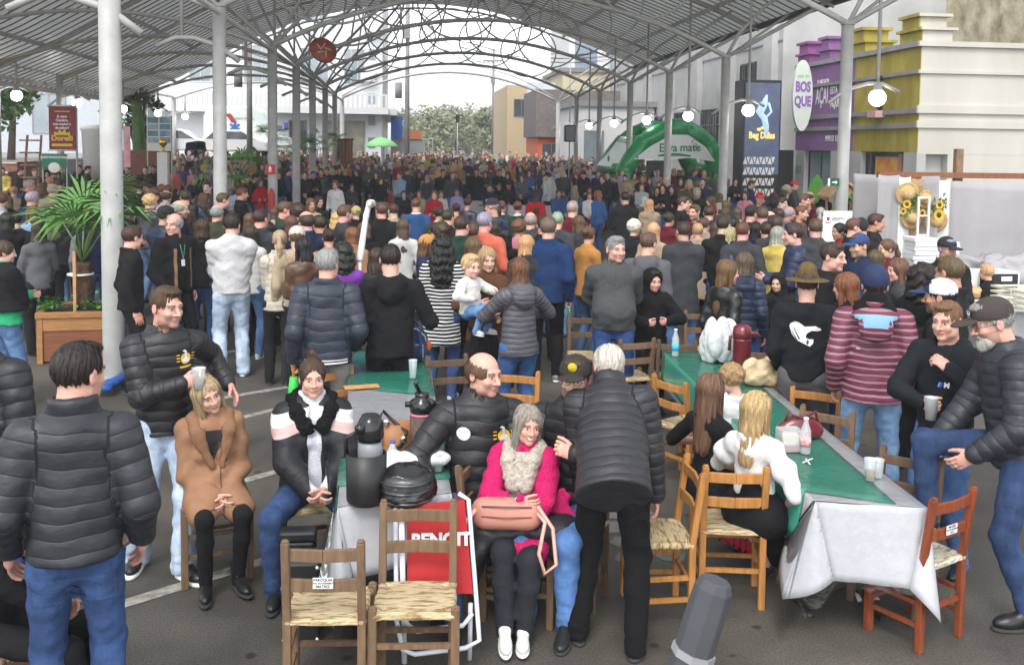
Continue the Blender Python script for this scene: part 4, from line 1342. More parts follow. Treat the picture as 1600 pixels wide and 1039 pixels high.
text('lettering','ESTÁ',.34,M_TEXTW,o,GX(1303,142,FX-.012),(0,-1,0),sx=.7,bold=.006)
text('lettering','AQUI',.46,M_TEXTW,o,GX(1304,161,FX-.012),(0,-1,0),sx=.55,bold=.012)
text('lettering','99913 1510',.26,M_TEXTW,o,GX(1302,217,FX-.012),(0,-1,0),bold=.006)
text('lettering','151',.36,M_TEXTG,o,GX(1247,266,FX-.012),(0,-1,0),bold=.01)
o=building('rear_white_building','tall blank white building rising behind the parapet shops','building',(FX+6.5,37,0),(FX+34,60,16),M_WHITEWALL)
o=building('mossy_wall_building','upper storey with mossy stained wall and white metal gutter, far top right','building',(19.4,28.5,0),(36,33,8.5),mat('mossy_render',(.55,.50,.36),rough=.95,noise=.9,scale=1.6,col2=(.16,.13,.05)))
b=MB();b.bbox((18.9,28.0,5.05),(36,28.45,5.4));b.build('gutter',M_WHITE,o,world=True)
b=MB()
for k in range(34):b.bbox((20.9+k*.12,pA-.13-.02*(k%2),1.2),(21.0+k*.12,pA-.02,2.95))
o=b.build('corrugated_panel',mat('beige_corrugated',(.36,.33,.28),rough=.7,noise=.1));tag(o,'beige corrugated metal panel fixed on the cream end wall','panel')
o=thing('wall_light','pink boxed light fitting fixed on the mustard parapet','light',(FX-.1,27,3.4))
b=MB();b.bbox((FX-.3,26.8,3.55),(FX-.002,27.3,3.75));b.build('box',mat('pale_pink',(.55,.35,.33),noise=.1),o,world=True)
b=MB()
for k in range(6):b.ball((FX-.12,26.9+.05*(k%2),3.85+k*.17),.09,8)
b.build('flower_stem',M_BLACK,o,world=True)
o=thing('oval_sign','large pale oval shop sign reading BOSQUE projecting from the purple parapet','sign',(13.1,34.9,3.9))
pc=GD(1253,150,31.0)
b=MB();b.lathe([(.0001,-.06),(1.0,-.06),(1.0,.06),(.0001,.06)],pc,40,sx=.40,sy=1.0,m=Matrix.Rotation(R(90),3,'X'));
b=MB();n_=44;e=[(pc.x+.34*math.cos(2*PI*i/n_),pc.z+1.18*math.sin(2*PI*i/n_))for i in range(n_)]
b.prism(e,pc.y-.07,pc.y+.07);b.build('board',mat('pale_mint_board',(.62,.68,.62),rough=.5,noise=.05),o,world=True)
mp_=mat('violet_lettering',(.25,.12,.42),noise=0)
text('lettering','BOS',.46,mp_,o,(pc.x,pc.y-.08,pc.z+.28),(1,0,0),sx=.62,bold=.02)
text('lettering','QUE',.46,mp_,o,(pc.x,pc.y-.08,pc.z-.20),(1,0,0),sx=.62,bold=.02)
text('lettering','açaí do',.17,mat('lime_lettering',(.35,.55,.08),noise=0),o,(pc.x,pc.y-.08,pc.z+.66),(1,0,0),sx=.8)
a0,a1=GD(1163,127,30.6),GD(1221,127,30.6)
o=thing('display_tower','tall black display tower with blue figure screen and gold lettering','display',((a0.x+a1.x)/2,31,0))
b=MB();b.bbox((a0.x,30.6,0),(a1.x+.02,31.5,a0.z+.05));b.build('case',M_BLACK,o,world=True,bevel=.02)
b=MB();b.bbox((a0.x+.05,30.57,1.75),(a1.x-.04,30.597,a0.z-.05));b.build('screen',mat('display_screen',(.05,.07,.13),rough=.25,noise=.7,scale=1.2,col2=(.12,.15,.24),emit=.12),o,world=True)
cx=(a0.x+a1.x)/2
fig=[((.12,4.35),.12),((.0,4.05),.17),((-.16,3.75),.10),((.02,3.6),.12),((.12,3.3),.12),((.16,3.0),.06)]
b=MB();b.tube([(cx+.05+p_[0][0]*.7,30.55,p_[0][1])for p_ in fig],.05,8,rs=[.03,.12,.10,.11,.10,.03]);b.tube([(cx+.2,30.55,4.1),(cx+.3,30.55,3.8),(cx+.12,30.55,3.6)],.04,6);b.tube([(cx-.05,30.55,4.1),(cx-.2,30.55,3.8),(cx,30.55,3.55)],.04,6)
b.build('screen_figure',mat('pale_blue_screen',(.35,.50,.72),noise=.3,emit=.35),o,world=True)
mg=mat('gold_screen_lettering',(.75,.5,.15),noise=0,emit=.5)
text('lettering','Beg Dillas',.30,mg,o,(cx,30.55,3.02),(1,0,0),bold=.01,sx=.75)
b=MB();
for k in range(3):b.ball((cx-.1+k*.13,30.56,3.22+.05*(k%2)),.08,8,s=(1,.2,.7))
b.build('screen_picture',mg,o,world=True)
l0=GD(1163,240,30.1)
b=MB()
for r_ in range(4):
 for c_ in range(5):
  x=a0.x+.1+c_*.21;z=2.2-r_*.35
  for s_ in(0,1):
   w_=.085;zz=z-.12
   pts=[(x-w_+s_*.1,zz),(x+w_+s_*.1-.02,zz),(x+s_*.1,zz+.24)]if s_==0 else[(x-.06+.1,zz+.24),(x+.06+.1,zz+.24),(x+.1,zz+.02)]
   b.prism(pts,30.555,30.565)
b.build('triangle_pattern',M_TEXTW,o,world=True)
o=thing('black_kiosk','black glazed shop entrance beside the display tower','entrance',(FX,35,0))
b=MB();b.bbox((13.4,33.3,0),(FX-.01,34.5,2.55));b.build('frame',M_BLACK,o,world=True)
b=MB();b.bbox((13.38,33.4,.1),(13.398,34.4,2.3));b.build('pane',M_GLASS,o,world=True)
# inflatable arch tent
yi=34.0
def I(px,py,dy=0):return GD(px,py,yi+dy)
o=thing('inflatable_arch','green inflatable arch tent with white side banner and dark entrance','arch tent',(I(1045,300).x,yi,0))
def poly_arch(y,dx=0,zs=1.0):
 x0,x1=I(975,300).x+dx,I(1122,300).x+dx;cx=(x0+x1)/2;hw=(x1-x0)/2;g=gz(y)
 T_=3.28*zs
 return[(x0,y,g),(x0,y,1.75),(x0+hw*.38,y,2.75),(cx-hw*.1,y,T_),(cx+hw*.30,y,T_),(x1-hw*.25,y,2.75),(x1,y,1.75),(x1,y,g)]
A1=poly_arch(yi);A2=poly_arch(yi+3.4)
def inflated(A):
 b=MB()
 for p,q in zip(A,A[1:]):
  p,q=Vector(p),Vector(q);n_=5
  pts=[p.lerp(q,t_)for t_ in(0,.08,.3,.5,.7,.92,1)]
  b.tube(pts,.3,14,rs=[.27,.32,.355,.36,.355,.32,.27])
 for p in A[1:-1]:b.ball(p,.33,12)
 return b
inflated(A1).build('front_arch',M_GREENVINYL,o,world=True);inflated(A2).build('rear_arch',M_GREENVINYL,o,world=True)
b=MB()
for i in(1,2,3,4,5,6):
 b.tube([A1[i],A2[i]],.27,10)
b.build('spar',M_GREENVINYL,o,world=True)
b=MB();inner=[(A1[1][0]+.25,2.15),(A1[2][0]+.18,2.62),(A1[3][0]+.05,3.05),(A1[4][0]-.05,3.05),(A1[5][0]-.18,2.62),(A1[6][0]-.25,2.1),(A1[4][0],2.22),(A1[3][0],2.15)]
b.prism(inner,yi-.35,yi-.33);b.build('front_banner',M_WVINYL,o,world=True)
b=MB();b.add([(A1[1][0]-.2,yi,1.85),(A1[2][0]-.05,yi,2.9),(A2[2][0]-.2,yi+3.4,2.9),(A2[1][0]-.33,yi+3.4,1.85)],[(0,1,2,3)]);b.build('side_banner',M_WVINYL,o,world=True)
cx=(A1[3][0]+A1[4][0])/2
text('lettering','Erva mate',.42,M_TEXTG,o,(cx,yi-.365,2.58),(1,0,.03),bold=.008,sx=.9)
b=MB();b.prism([(cx-.8+.1*i,2.32+.07*math.sin(PI*i/12))for i in range(13)]+[(cx+.4-.1*i,2.26+.03*math.sin(PI*i/12))for i in range(13)],yi-.368,yi-.358);b.build('banner_leaf',M_TEXTG,o,world=True)
b=MB();b.tube([(cx+.55,yi-.365,2.95),(cx+.42,yi-.365,2.78),(cx+.62,yi-.365,2.72),(cx+.52,yi-.365,2.5)],.014,5);b.build('banner_mark',M_RED,o,world=True)
b=MB();x0=A1[1][0]-.22;b.ball((x0-.05,yi+1.5,2.15),.2,12,s=(.06,1,.6));b.build('banner_leaf',M_TEXTG,o,world=True)
o=thing('black_banner','black roll-up banner with small shield and UNIS lettering under the green arch','banner',(I(1031,280).x,yi+.6,0))
xb=I(1031,280).x
b=MB();b.bbox((xb-.35,yi+.6,gz(34)),(xb+.35,yi+.64,2.1));b.build('sheet',M_BLACK,o,world=True)
b=MB();b.prism([(xb-.07,1.72),(xb+.07,1.72),(xb+.07,1.6),(xb,1.5),(xb-.07,1.6)],yi+.58,yi+.59);b.build('shield',M_TEXTW,o,world=True)
text('lettering','UNIS',.15,M_TEXTW,o,(xb,yi+.59,1.42),(1,0,0),bold=.005)
# far right street side: shop fronts, tower signs
far=thing('orange_shop','orange fronted shop with yellow menu sign beyond the right columns','building',(11,62,.4))
b=MB();b.bbox((8.7,62,.4),(13.8,68,3.15));b.build('wall',M_ORANGE,far,world=True)
b=MB();b.bbox((8.5,61.6,3.152),(14,68,6.2));b.build('upper_wall',mat('brown_render',(.17,.15,.14),noise=.2),far,world=True)
q0,q1=GD(915,227,61.4),GD(958,208,61.4)
b=MB();b.bbox((q0.x,61.4,q0.z),(q1.x+1.0,61.5,q1.z));b.build('menu_sign',mat('yellow_sign',(.85,.45,.05),noise=.6,scale=.9,col2=(.8,.25,.03),emit=.5),far,world=True)
b=MB()
for k in range(3):b.ball((q0.x+.45+k*.75,61.38,(q0.z+q1.z)/2),.22,12,s=(1,.1,.8))
b.build('menu_pictures',mat('menu_food',(.5,.15,.04),noise=.8,scale=4,col2=(.8,.6,.3)),far,world=True)
window(far,'y',62,9.0,10.2,.9,2.7,mull=1);window(far,'y',62,10.8,13.2,.9,2.7,m=M_GLASSL,mull=2)
o=building('beige_block','beige low block with round yellow sign far beyond the crowd','building',(8.6,80,0),(15,92,7.6),mat('beige_render',(.52,.40,.25),noise=.1),[('y',80,9.2,10.4,5,6.4),('y',80,11,12.2,5,6.4)])
o=building('yellow_corner_building','cream and yellow corner building behind far right columns','building',(11.6,70,0),(22,79,8.0),mat('pale_yellow_render',(.62,.55,.36),noise=.1),[('y',70,12.4,13.6,5.2,6.6),('y',70,14.6,15.8,5.2,6.6)],M_GLASSL,M_GREYTRIM)
o=building('blue_tower','narrow blue and white tower block standing hazy beyond the roof rings','building',(20.6,120,0),(30,135,30),M_WHITEWALL)
b=MB();b.bbox((21.4,119.9,8),(24.2,119.98,29.5));b.build('glass_strip',window_mat('blue_glass',(.12,.18,.25)),o,world=True)
b=MB();b.bbox((25.6,119.9,12),(28.9,119.98,28));b.build('glass_strip',window_mat('pale_blue_glass',(.32,.44,.52)),o,world=True)
o=thing('shop_sign_panel','pale blue lettered sign panel hung on the far yellow corner building','sign',(11,66,4))
s0,s1=GD(823,175,69.5),GD(868,130,69.5)
b=MB();b.bbox((s0.x,69.5,s0.z),(s1.x,69.6,s1.z));b.build('panel',mat('pale_sign',(.62,.68,.72),noise=.05),o,world=True)
text('lettering','ite',.9,mat('grey_blue_lettering',(.15,.22,.35),noise=0),o,((s0.x+s1.x)/2,69.48,s1.z-.7),(1,0,0))
o=thing('white_sign_board','wide white lettered shop board below the far corner building','sign',(11,66,3))
s0,s1=GD(832,214,66),GD(872,193,66)
b=MB();b.bbox((s0.x,66,s0.z),(s1.x,66.1,s1.z));b.build('panel',M_WHITEWALL,o,world=True)
text('lettering','Villa Real',.36,mat('teal_lettering',(.05,.3,.4),noise=0),o,((s0.x+s1.x)/2,65.98,(s0.z+s1.z)/2),(1,0,0),sx=.9)
p=GD(890,209,40);o=thing('loudspeaker','black loudspeaker raised on a pole above the far crowd','loudspeaker',(p.x,40,gz(40)))
b=MB();b.bbox((p.x-.22,39.8,p.z-.35),(p.x+.22,40.2,p.z+.35));b.build('cabinet',M_BLACK,o,world=True,bevel=.03)
b=MB();b.tube([(p.x,40,gz(40)),(p.x,40,p.z-.35)],.03,8);b.build('pole',M_PIPE,o,world=True)
b=MB();b.bbox((p.x-.18,39.77,p.z-.3),(p.x+.18,39.798,p.z+.3));b.build('grille',M_GREYTRIM,o,world=True)
# left and centre background
o=building('white_balcony_building','white two storey corner building with balcony behind the left columns','building',(-14.6,60,0),(-1.3,82,15),mat('pale_white_render',(.68,.70,.72),noise=.05,scale=.4))
b=MB();b.bbox((-14.6,58.7,4.35),(-.9,59.99,4.75));b.bbox((-1.29,60,4.35),(-.4,82,4.75));b.build('balcony_slab',M_WHITEWALL,o,world=True)
b=MB();b.bbox((-14.6,58.7,5.45),(-.9,58.8,5.55));
for k in range(48):b.bbox((-14.5+k*.285,58.7,4.75),(-14.36+k*.285,58.8,5.45))
b.build('balustrade',M_WHITEWALL,o,world=True)
for(x0,x1,z0,z1)in((-12.8,-10.9,6.2,8.4),(-9.6,-8.0,6.2,8.4),(-6.2,-4.6,6.2,8.3),(-3.6,-2.4,6.2,8.3),(-12.8,-10.9,10,12.2),(-9.6,-8,10,12.2),(-6.2,-4.6,10,12.2)):
 window(o,'y',60,x0,x1,z0,z1,m=M_GLASSL,frm=M_WHITEWALL,mull=2)
window(o,'y',60,-6.9,-5.9,.9,3.9,m=M_GLASS);
w=window(o,'y',60,-4.7,-2.4,.9,3.9,m=mat('lit_shop_interior',(.33,.30,.22),noise=.7,scale=1.5,col2=(.12,.14,.12),rough=.2),frm=M_GREYTRIM,mull=1)
b=MB()
for k in range(8):b.bbox((-2.15,59.93,1.0+k*1.35),(-1.75,59.99,1.6+k*1.35))
b.build('tile_strip',M_GLASSL,o,world=True)
text('lettering','HOTEL',.5,M_GREYTRIM,o,(-1.27,62.5,7.5),(0,1,0))
for(px,py)in((575,120),(580,45)):
 p=GD(px,py,59.6);b=MB();b.bbox((p.x-.45,59.5,p.z-.3),(p.x+.45,59.95,p.z+.3));b.build('air_conditioner',M_WHITE,o,world=True)
for side in(1,):
 for k in range(4):window(o,'x+',-1.3,62+k*4.6,64.6+k*4.6,6.0,8.2,m=M_GLASSL,frm=M_WHITEWALL)
o=building('corner_kiosk','small kiosk with blue and orange fascia by the utility pole','kiosk',(-.8,63,.4),(1.3,66,2.9),M_GREYTRIM)
b=MB();b.bbox((-.8,62.9,2.9),(-.05,62.98,4.4));b.build('fascia',M_BLUEP,o,world=True);b=MB();b.bbox((0,62.9,2.9),(1.2,62.98,3.5));b.build('fascia',mat('dull_orange',(.4,.15,.06),noise=.1),o,world=True)
def pole(px,y,label,h_=11.5,r=.15):
 p=GD(px,200,y);o=thing('utility_pole',label,'utility pole',(p.x,y,gz(y)),0,'utility poles')
 b=MB();b.tube([(p.x,y,gz(y)),(p.x,y,h_)],r,10,rs=[r,r*.75]);b.build('post',mat('pole_concrete',(.26,.25,.24),noise=.15),o,world=True)
 b=MB();b.bbox((p.x-1.0,y-.08,h_-1.2),(p.x+1.0,y+.02,h_-1.05));b.build('crossarm',M_GREYTRIM,o,world=True)
 b=MB();b.bbox((p.x-.3,y-.35,h_-3.4),(p.x+.15,y-.1,h_-2.6));b.build('junction_box',M_GREYTRIM,o,world=True)
 b=MB();b.tube([(p.x-.5,y-.15,5.2),(p.x-.5,y-.15,6.1)],.2,10);b.build('transformer',M_GREYTRIM,o,world=True)
 return p.x
x1_=pole(636,56,'grey concrete utility pole standing at the street axis beyond the last arch',12)
x2_=pole(390,47.5,'concrete utility pole with junction boxes rising behind second left column',10)
x3_=pole(770,95,'thin far utility pole beside the hazy trees',12)
o=thing('overhead_wires','thin dark overhead wires crossing between the utility poles','wires',(x1_,56,9))
b=MB()
for k in range(5):
 a,c=Vector((x1_-.8+k*.4,56,10.9-.5*(k%2))),Vector((x3_-.8+k*.4,95,10.8))
 b.tube([a.lerp(c,t/8)-Vector((0,0,1.2*4*(t/8)*(1-t/8)))for t in range(9)],.018,4)
 a,c=Vector((x1_-.8+k*.4,56,9.6-.5*(k%2))),Vector((FX,58+k*2,8.5))
 b.tube([a.lerp(c,t/8)-Vector((0,0,.9*4*(t/8)*(1-t/8)))for t in range(9)],.016,4)
b.build('wire',M_BLACK,o,world=True)
p=GD(715,186,62);o=thing('street_sign','small dark sign on a thin post above the far crowd','sign',(p.x,62,.45))
b=MB();b.tube([(p.x,62,.45),(p.x,62,p.z)],.035,6);b.build('post',M_PIPE,o,world=True)
b=MB();b.bbox((p.x-.12,61.95,p.z-.25),(p.x+.12,61.98,p.z+.28));b.build('plate',M_BLACK,o,world=True)
p=GD(596,224,52);o=thing('green_parasol','bright green open umbrella above the far crowd','umbrella',(p.x,52,gz(52)))
b=MB();b.lathe([(.0001,3.12),(.28,3.05),(.6,2.9),(.95,2.62),(.93,2.60),(.58,2.87),(.26,3.01),(.0001,3.08)],(p.x,52,-.18),8);b.build('canopy',mat('lime_canopy',(.26,.60,.24),rough=.6,noise=.08),o,world=True)
b=MB();b.tube([(p.x,52,gz(52)+.8),(p.x,52,2.9)],.02,6);b.build('shaft',M_PIPE,o,world=True)
p0,p1=GD(524,262,45),GD(549,219,45);o=thing('wooden_stand','brown slatted wooden stand beside the left columns','stand',((p0.x+p1.x)/2,45,gz(45)))
b=MB()
for k in range(5):b.bbox((p0.x+k*.16,45,gz(45)),(p0.x+k*.16+.13,45.5,p1.z))
b.build('slats',mat('brown_slats',(.26,.12,.07),noise=.3,scale=8),o,world=True)
b=MB();b.bbox((p0.x-.05,44.9,p1.z),(p1.x+.1,45.6,p1.z+.06));b.build('top',mat('dark_wood_top',(.12,.05,.03),noise=.2),o,world=True)
o=thing('grey_cage','grey metal barrier frame far at the end of the street','barrier',(1,66,.45))
b=MB();q0,q1=GD(622,240,66),GD(676,218,66)
for k in range(9):b.bbox((q0.x+(q1.x-q0.x)*k/8-.03,66,.45),(q0.x+(q1.x-q0.x)*k/8+.03,66.06,q1.z))
for z in(1.0,1.8,q1.z):b.bbox((q0.x,66.0,z),(q1.x,66.05,z+.05))
b.build('bars',M_PIPE,o,world=True)
b=MB();b.bbox((-60,50,0),(-7.2,110,1.7));b.bbox((-60,36,0),(-14.2,49.99,1.75));o=b.build('raised_terrace',mat('terrace_paving',(.26,.25,.24),noise=.15));tag(o,kind='structure')
o=thing('brick_steps','brick terrace steps with white metal railings behind the left stalls','steps',(-16,33,0))
b=MB()
for k in range(6):b.bbox((-23,30.5+k*.75,k*.3),(-13.0,36,k*.3+.297))
b.build('treads',M_BRICK,o,world=True)
b=MB()
for k in range(6):b.bbox((-23,30.46+k*.75,k*.3+.25),(-13.0,30.8+k*.75,k*.3+.305))
b.build('nosing',mat('pale_stone_nosing',(.42,.38,.33),noise=.15),o,world=True)
for(xr)in(-15.4,-17.9):
 b=MB();a,c=Vector((xr+1.6,30.6,.95)),Vector((xr-1.3,35.2,2.9))
 for dz in(0,-.28,-.56):b.tube([a+Vector((0,0,dz)),c+Vector((0,0,dz)),c+Vector((-2.2,.5,dz))],.035,6)
 for t in(0,.33,.66,1):q=a.lerp(c,t);b.tube([q,q-Vector((0,0,.95))],.035,6)
 for t in(.5,1):q=c+Vector((-2.2*t,.5*t,0));b.tube([q,q-Vector((0,0,.95))],.035,6)
 b.build('railing',M_WHITE,o,world=True)
o=building('brick_planter_wall','low dark brick wall with flower pots below the photo board','wall',(-10.6,37.5,0),(-8.9,38.3,2.2),M_BRICK)
o=building('left_grey_building','plain grey white building wall behind the trees at far left','building',(-60,66,1.7),(-17,80,12),mat('cool_grey_render',(.46,.49,.52),noise=.08),[('y',66,-24,-22,3,5.5),('y',66,-30,-28,3,5.5)],M_GLASSL)
o=building('left_cream_building','cream building with large letters seen between the left columns','building',(-16.2,72,1.7),(-9,84,13),mat('warm_cream_render',(.60,.52,.38),noise=.08),[('y',72,-12.6,-11.2,2.0,5.2)],M_GLASSL)
text('lettering','AU',1.1,mat('navy_lettering',(.05,.08,.16),noise=0),o,(GD(316,172,71.9).x,71.95,GD(316,172,71.9).z),(1,0,0),bold=.02)
p=GD(137,200,33);o=thing('white_water_tank','white round tank behind the red banner','tank',(p.x,34,1.7));o.location.z=1.2
b=MB();b.lathe([(.55,1.2),(.62,2.9),(.66,2.92),(.66,3.02),(.5,3.1)],(p.x,34.4,0),24);b.build('shell',M_WHITE,o,world=True)
def van(x0,x1,y,z,label):
 L=x1-x0;o=thing('white_van',label,'van',((x0+x1)/2,y,z))
 H_=2.72
 side=[(x0,z+.35),(x0+.0,z+2.2),(x0+.25,z+H_),(x1-1.9,z+H_),(x1-1.35,z+2.45),(x1-.75,z+1.35),(x1-.08,z+1.1),(x1,z+.5),(x1-.05,z+.35)]
 b=MB();b.prism(side,y,y+2.0);ob=b.build('body',mat('van_white',(.72,.78,.74),rough=.3,noise=.04,coat=.3),o,world=True,bevel=.08)
 b=MB();b.bbox((x1-.9,y-.012,z+1.45),(x1-.35,y-.002,z+1.75));b.build('window',M_GLASS,o,world=True)
 for(xa,n_)in((x0+.9,0),(x1-1.1,1)):
  b=MB();b.lathe([(.0001,-.11),(.3,-.11),(.36,-.06),(.36,.1),(.0001,.1)],(xa,y+.1,z+.36),18,m=Matrix.Rotation(R(90),3,'X'));w=b.build('wheel',M_BLACK,o,world=True)
 b=MB();b.bbox((x1-.25,y-.25,z+1.5),(x1-.05,y-.02,z+1.9));b.build('mirror',M_BLUEP,o,world=True)
 return o
y=51.5;a=GD(318,230,y).x;c=GD(452,230,y).x
o=van(a,c,y,1.72,'white emergency van with red diagonal stripes and blue star of life')
px=lambda u,v:GD(u,v,y-.03)
for(s0,s1)in(((352,178),(362,192)),((374,206),(394,222))):
 b=MB();p,q=px(*s0),px(*s1);b.add([p,p+Vector((.28,0,0)),q+Vector((.28,0,0)),q],[(0,1,2,3)]);b.build('stripe',M_RED,o,world=True)
p=px(367,199);b=MB()
for k in range(3):b.bar(p+Vector((.28*math.cos(k*PI/3+PI/6),0,.28*math.sin(k*PI/3+PI/6))),p-Vector((.28*math.cos(k*PI/3+PI/6),0,.28*math.sin(k*PI/3+PI/6))),.12+k*.001,.01+k*.004,up=(0,1,0))
b.build('star_emblem',M_BLUEP,o,world=True)
text('lettering','SERVIÇO MÓVEL',.17,M_TEXTG,o,px(378,186),(1,0,0))
b=MB();p=px(448,196);b.bbox((p.x-.12,y-.05,p.z-.12),(p.x+.02,y-.03,p.z+.12));b.build('tail_lamp',M_RED,o,world=True)
def car(x0,y,z,label,col):
 o=thing('parked_car',label,'car',(x0+2.1,y,z),0,'white cars parked on the terrace')
 pr=[(0,.35),(.05,.85),(.9,1.0),(1.45,1.45),(2.9,1.48),(3.7,1.0),(4.15,.9),(4.2,.4)]
 b=MB();b.prism([(x0+a,z+c)for a,c in pr],y,y+1.7);b.build('body',mat('car_paint',col,rough=.3,coat=.5,noise=.03),o,world=True,bevel=.08)
 b=MB();b.prism([(x0+1.1,z+1.0),(x0+1.5,z+1.38),(x0+2.85,z+1.4),(x0+3.5,z+1.0)],y-.01,y-.003);b.build('window',M_GLASS,o,world=True)
 for a in(.85,3.35):
  b=MB();b.lathe([(.0001,-.1),(.28,-.1),(.32,-.05),(.32,.1),(.0001,.1)],(x0+a,y+.1,z+.32),18,m=Matrix.Rotation(R(90),3,'X'));b.build('wheel',M_BLACK,o,world=True)
car(GD(286,225,50.3).x,50.4,1.72,'white parked car behind the photo board near the poster stand',(.7,.7,.7))
car(GD(190,225,50.3).x,50.4,1.72,'white parked car half hidden behind first white column',(.7,.72,.74))
# trees and plants
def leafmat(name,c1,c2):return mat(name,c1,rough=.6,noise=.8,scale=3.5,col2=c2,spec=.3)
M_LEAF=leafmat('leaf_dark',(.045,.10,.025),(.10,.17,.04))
M_LEAFH=leafmat('leaf_pale',(.22,.25,.14),(.32,.34,.20))  # distant haze put into the leaf colour as extra paleness
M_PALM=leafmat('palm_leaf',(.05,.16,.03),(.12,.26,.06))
def tree(name,label,base,H_,W,n,lm,cat='tree',leaf=.22,seed=1,group=None,clumps=16):
 rnd=random.Random(seed);o=thing(name,label,cat,base,0,group)
 B=Vector(base);b=MB()
 b.tube([B,B+Vector((.1,0,H_*.3)),B+Vector((-.05,.1,H_*.6))],.1,8,rs=[H_*.03,H_*.022,H_*.012])
 cs=[]
 for k in range(clumps):
  a=rnd.uniform(0,2*PI);rr=W*.5*math.sqrt(rnd.random());z=H_*rnd.uniform(.35,.95)
  sc=1-abs(z/H_-.6)*.9
  c=B+Vector((rr*math.cos(a)*sc,rr*math.sin(a)*sc,z));cs.append((c,W*rnd.uniform(.12,.22)))
  if k<8:b.tube([B+Vector((0,0,H_*.3)),B.lerp(c,.6)+Vector((0,0,H_*.1)),c],.03,5,rs=[H_*.012,H_*.008,.02])
 b.build('trunk',M_TRUNK,o,world=True)
 c_=MB()
 for k in range(n):
  c,r=rnd.choice(cs)
  d=Vector((rnd.gauss(0,1),rnd.gauss(0,1),rnd.gauss(0,.8)));d=d.normalized()*r*(rnd.random()**.4)
  p=c+d;u=Vector((rnd.gauss(0,1),rnd.gauss(0,1),rnd.gauss(0,.6))).normalized();v=u.cross(Vector((rnd.gauss(0,1),rnd.gauss(0,1),rnd.gauss(0,1)))).normalized()
  L=leaf*rnd.uniform(.6,1.3)
  c_.add([p-u*L,p-v*L*.45,p+u*L,p+v*L*.45],[(0,1,2,3)])
 c_.build('crown',lm,o,world=True)
 return o
tree('tree','large dark leafy tree behind the far left railing',(-19.5,38.5,1.7),6.5,6.0,5200,M_LEAF,seed=2,leaf=.2,clumps=26)
tree('tree','dark leafy tree overhanging the steps beside the red banner',(-15.6,40.5,1.7),5.6,4.5,3600,M_LEAF,seed=3,leaf=.18,clumps=20)
tree('tree','ivy wrapped tree standing by the photo poster board',(GD(214,200,44).x,44,0),6.2,2.2,1500,M_LEAF,seed=4,leaf=.14)
o=thing('ivy_pillar','thick ivy covered trunk left of the photo poster board','tree trunk',(GD(216,200,41).x,41,0))
b=MB();xx=o.location.x;b.tube([(xx,41,0),(xx+.05,41,2),(xx-.05,41,4.2)],.28,12,rs=[.34,.28,.2]);b.build('trunk',M_LEAF,o,world=True)
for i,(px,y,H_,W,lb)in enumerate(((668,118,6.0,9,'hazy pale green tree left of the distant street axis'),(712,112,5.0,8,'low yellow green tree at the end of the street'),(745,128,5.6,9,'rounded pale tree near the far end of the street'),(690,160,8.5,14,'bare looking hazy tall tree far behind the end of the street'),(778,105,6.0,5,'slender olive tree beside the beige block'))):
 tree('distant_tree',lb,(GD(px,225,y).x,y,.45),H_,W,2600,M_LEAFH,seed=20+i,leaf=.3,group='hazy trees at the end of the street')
def fan_leaf(b,c,d,L,rnd,n=18):
 d=Vector(d).normalized();up=Vector((0,0,1));s=d.cross(up).normalized()if abs(d.z)<.95 else Vector((1,0,0));nrm=s.cross(d)
 for k in range(n):
  a=(k/(n-1)-.5)*3.9
  v=(d*math.cos(a)+s*math.sin(a)).normalized();ll=L*(.72+.28*math.cos(a*.7))*rnd.uniform(.85,1.1)
  w=v.cross(nrm).normalized()*L*.034
  droop=Vector((0,0,-1))*ll*rnd.uniform(.15,.45)
  p0,p1,p2=c,c+v*ll*.55+nrm*.02+droop*.12,c+v*ll+droop
  b.add([p0-w*.3,p0+w*.3,p1+w,p1-w],[(0,1,2,3)]);b.add([p1-w,p1+w,p2],[(0,1,2)])
def palm(x,y,z0,trunk,crown,leaves,L,label,seed,tr=.11,planter=None,heads=None):
 rnd=random.Random(seed);o=thing('fan_palm',label,'palm',(x,y,z0))
 b=MB();n=14
 b.lathe([(tr*(1.15 if i%2 else .9)*(1-.15*i/n),z0+trunk*i/n)for i in range(n+1)],(x,y,0),14);b.build('trunk',mat('palm_fibre',(.10,.055,.03),rough=1,noise=.6,scale=18,bump=1,bscale=40)if 'palm_fibre' not in bpy.data.materials else bpy.data.materials['palm_fibre'],o,world=True)
 st=MB();lf=MB()
 for k in range(leaves):
  a=2*PI*k/leaves+rnd.uniform(-.3,.3);el=rnd.uniform(.15,1.25)
  if heads and k<len(heads):c=Vector(heads[k])
  else:c=Vector((x,y,z0+trunk))+Vector((math.cos(a)*math.cos(el),math.sin(a)*math.cos(el),math.sin(el)))*crown*rnd.uniform(.75,1.1)
  base=Vector((x,y,z0+trunk));mid=base.lerp(c,.5)+Vector((0,0,crown*.12))
  st.tube([base,mid,c],.012,5,rs=[.02,.012,.008])
  fan_leaf(lf,c,(c-mid)+Vector((0,0,-.1)),L*rnd.uniform(.85,1.1),rnd)
 st.build('stalk',leafmat('palm_stalk',(.10,.18,.05),(.16,.22,.07)),o,world=True);lf.build('leaf',M_PALM,o,world=True)
 return o
pc=G(103,572);PX,PY=pc.x,pc.y+.55
o=thing('wooden_planter','square stained wooden planter box holding the front left palm','planter',(PX,PY,0),R(6));o.scale=(.9,.9,.95)
b=MB();b.bbox((-.42,-.42,.02),(.42,.42,.58));b.build('box',mat('red_brown_boards',(.20,.065,.025),rough=.55,noise=.35,scale=5,stretch=(.5,.5,9)),o,bevel=.006)
b=MB()
for sx in(-1,1):
 for sy in(-1,1):b.box((sx*.41,sy*.41,.31),(.07,.07,.62))
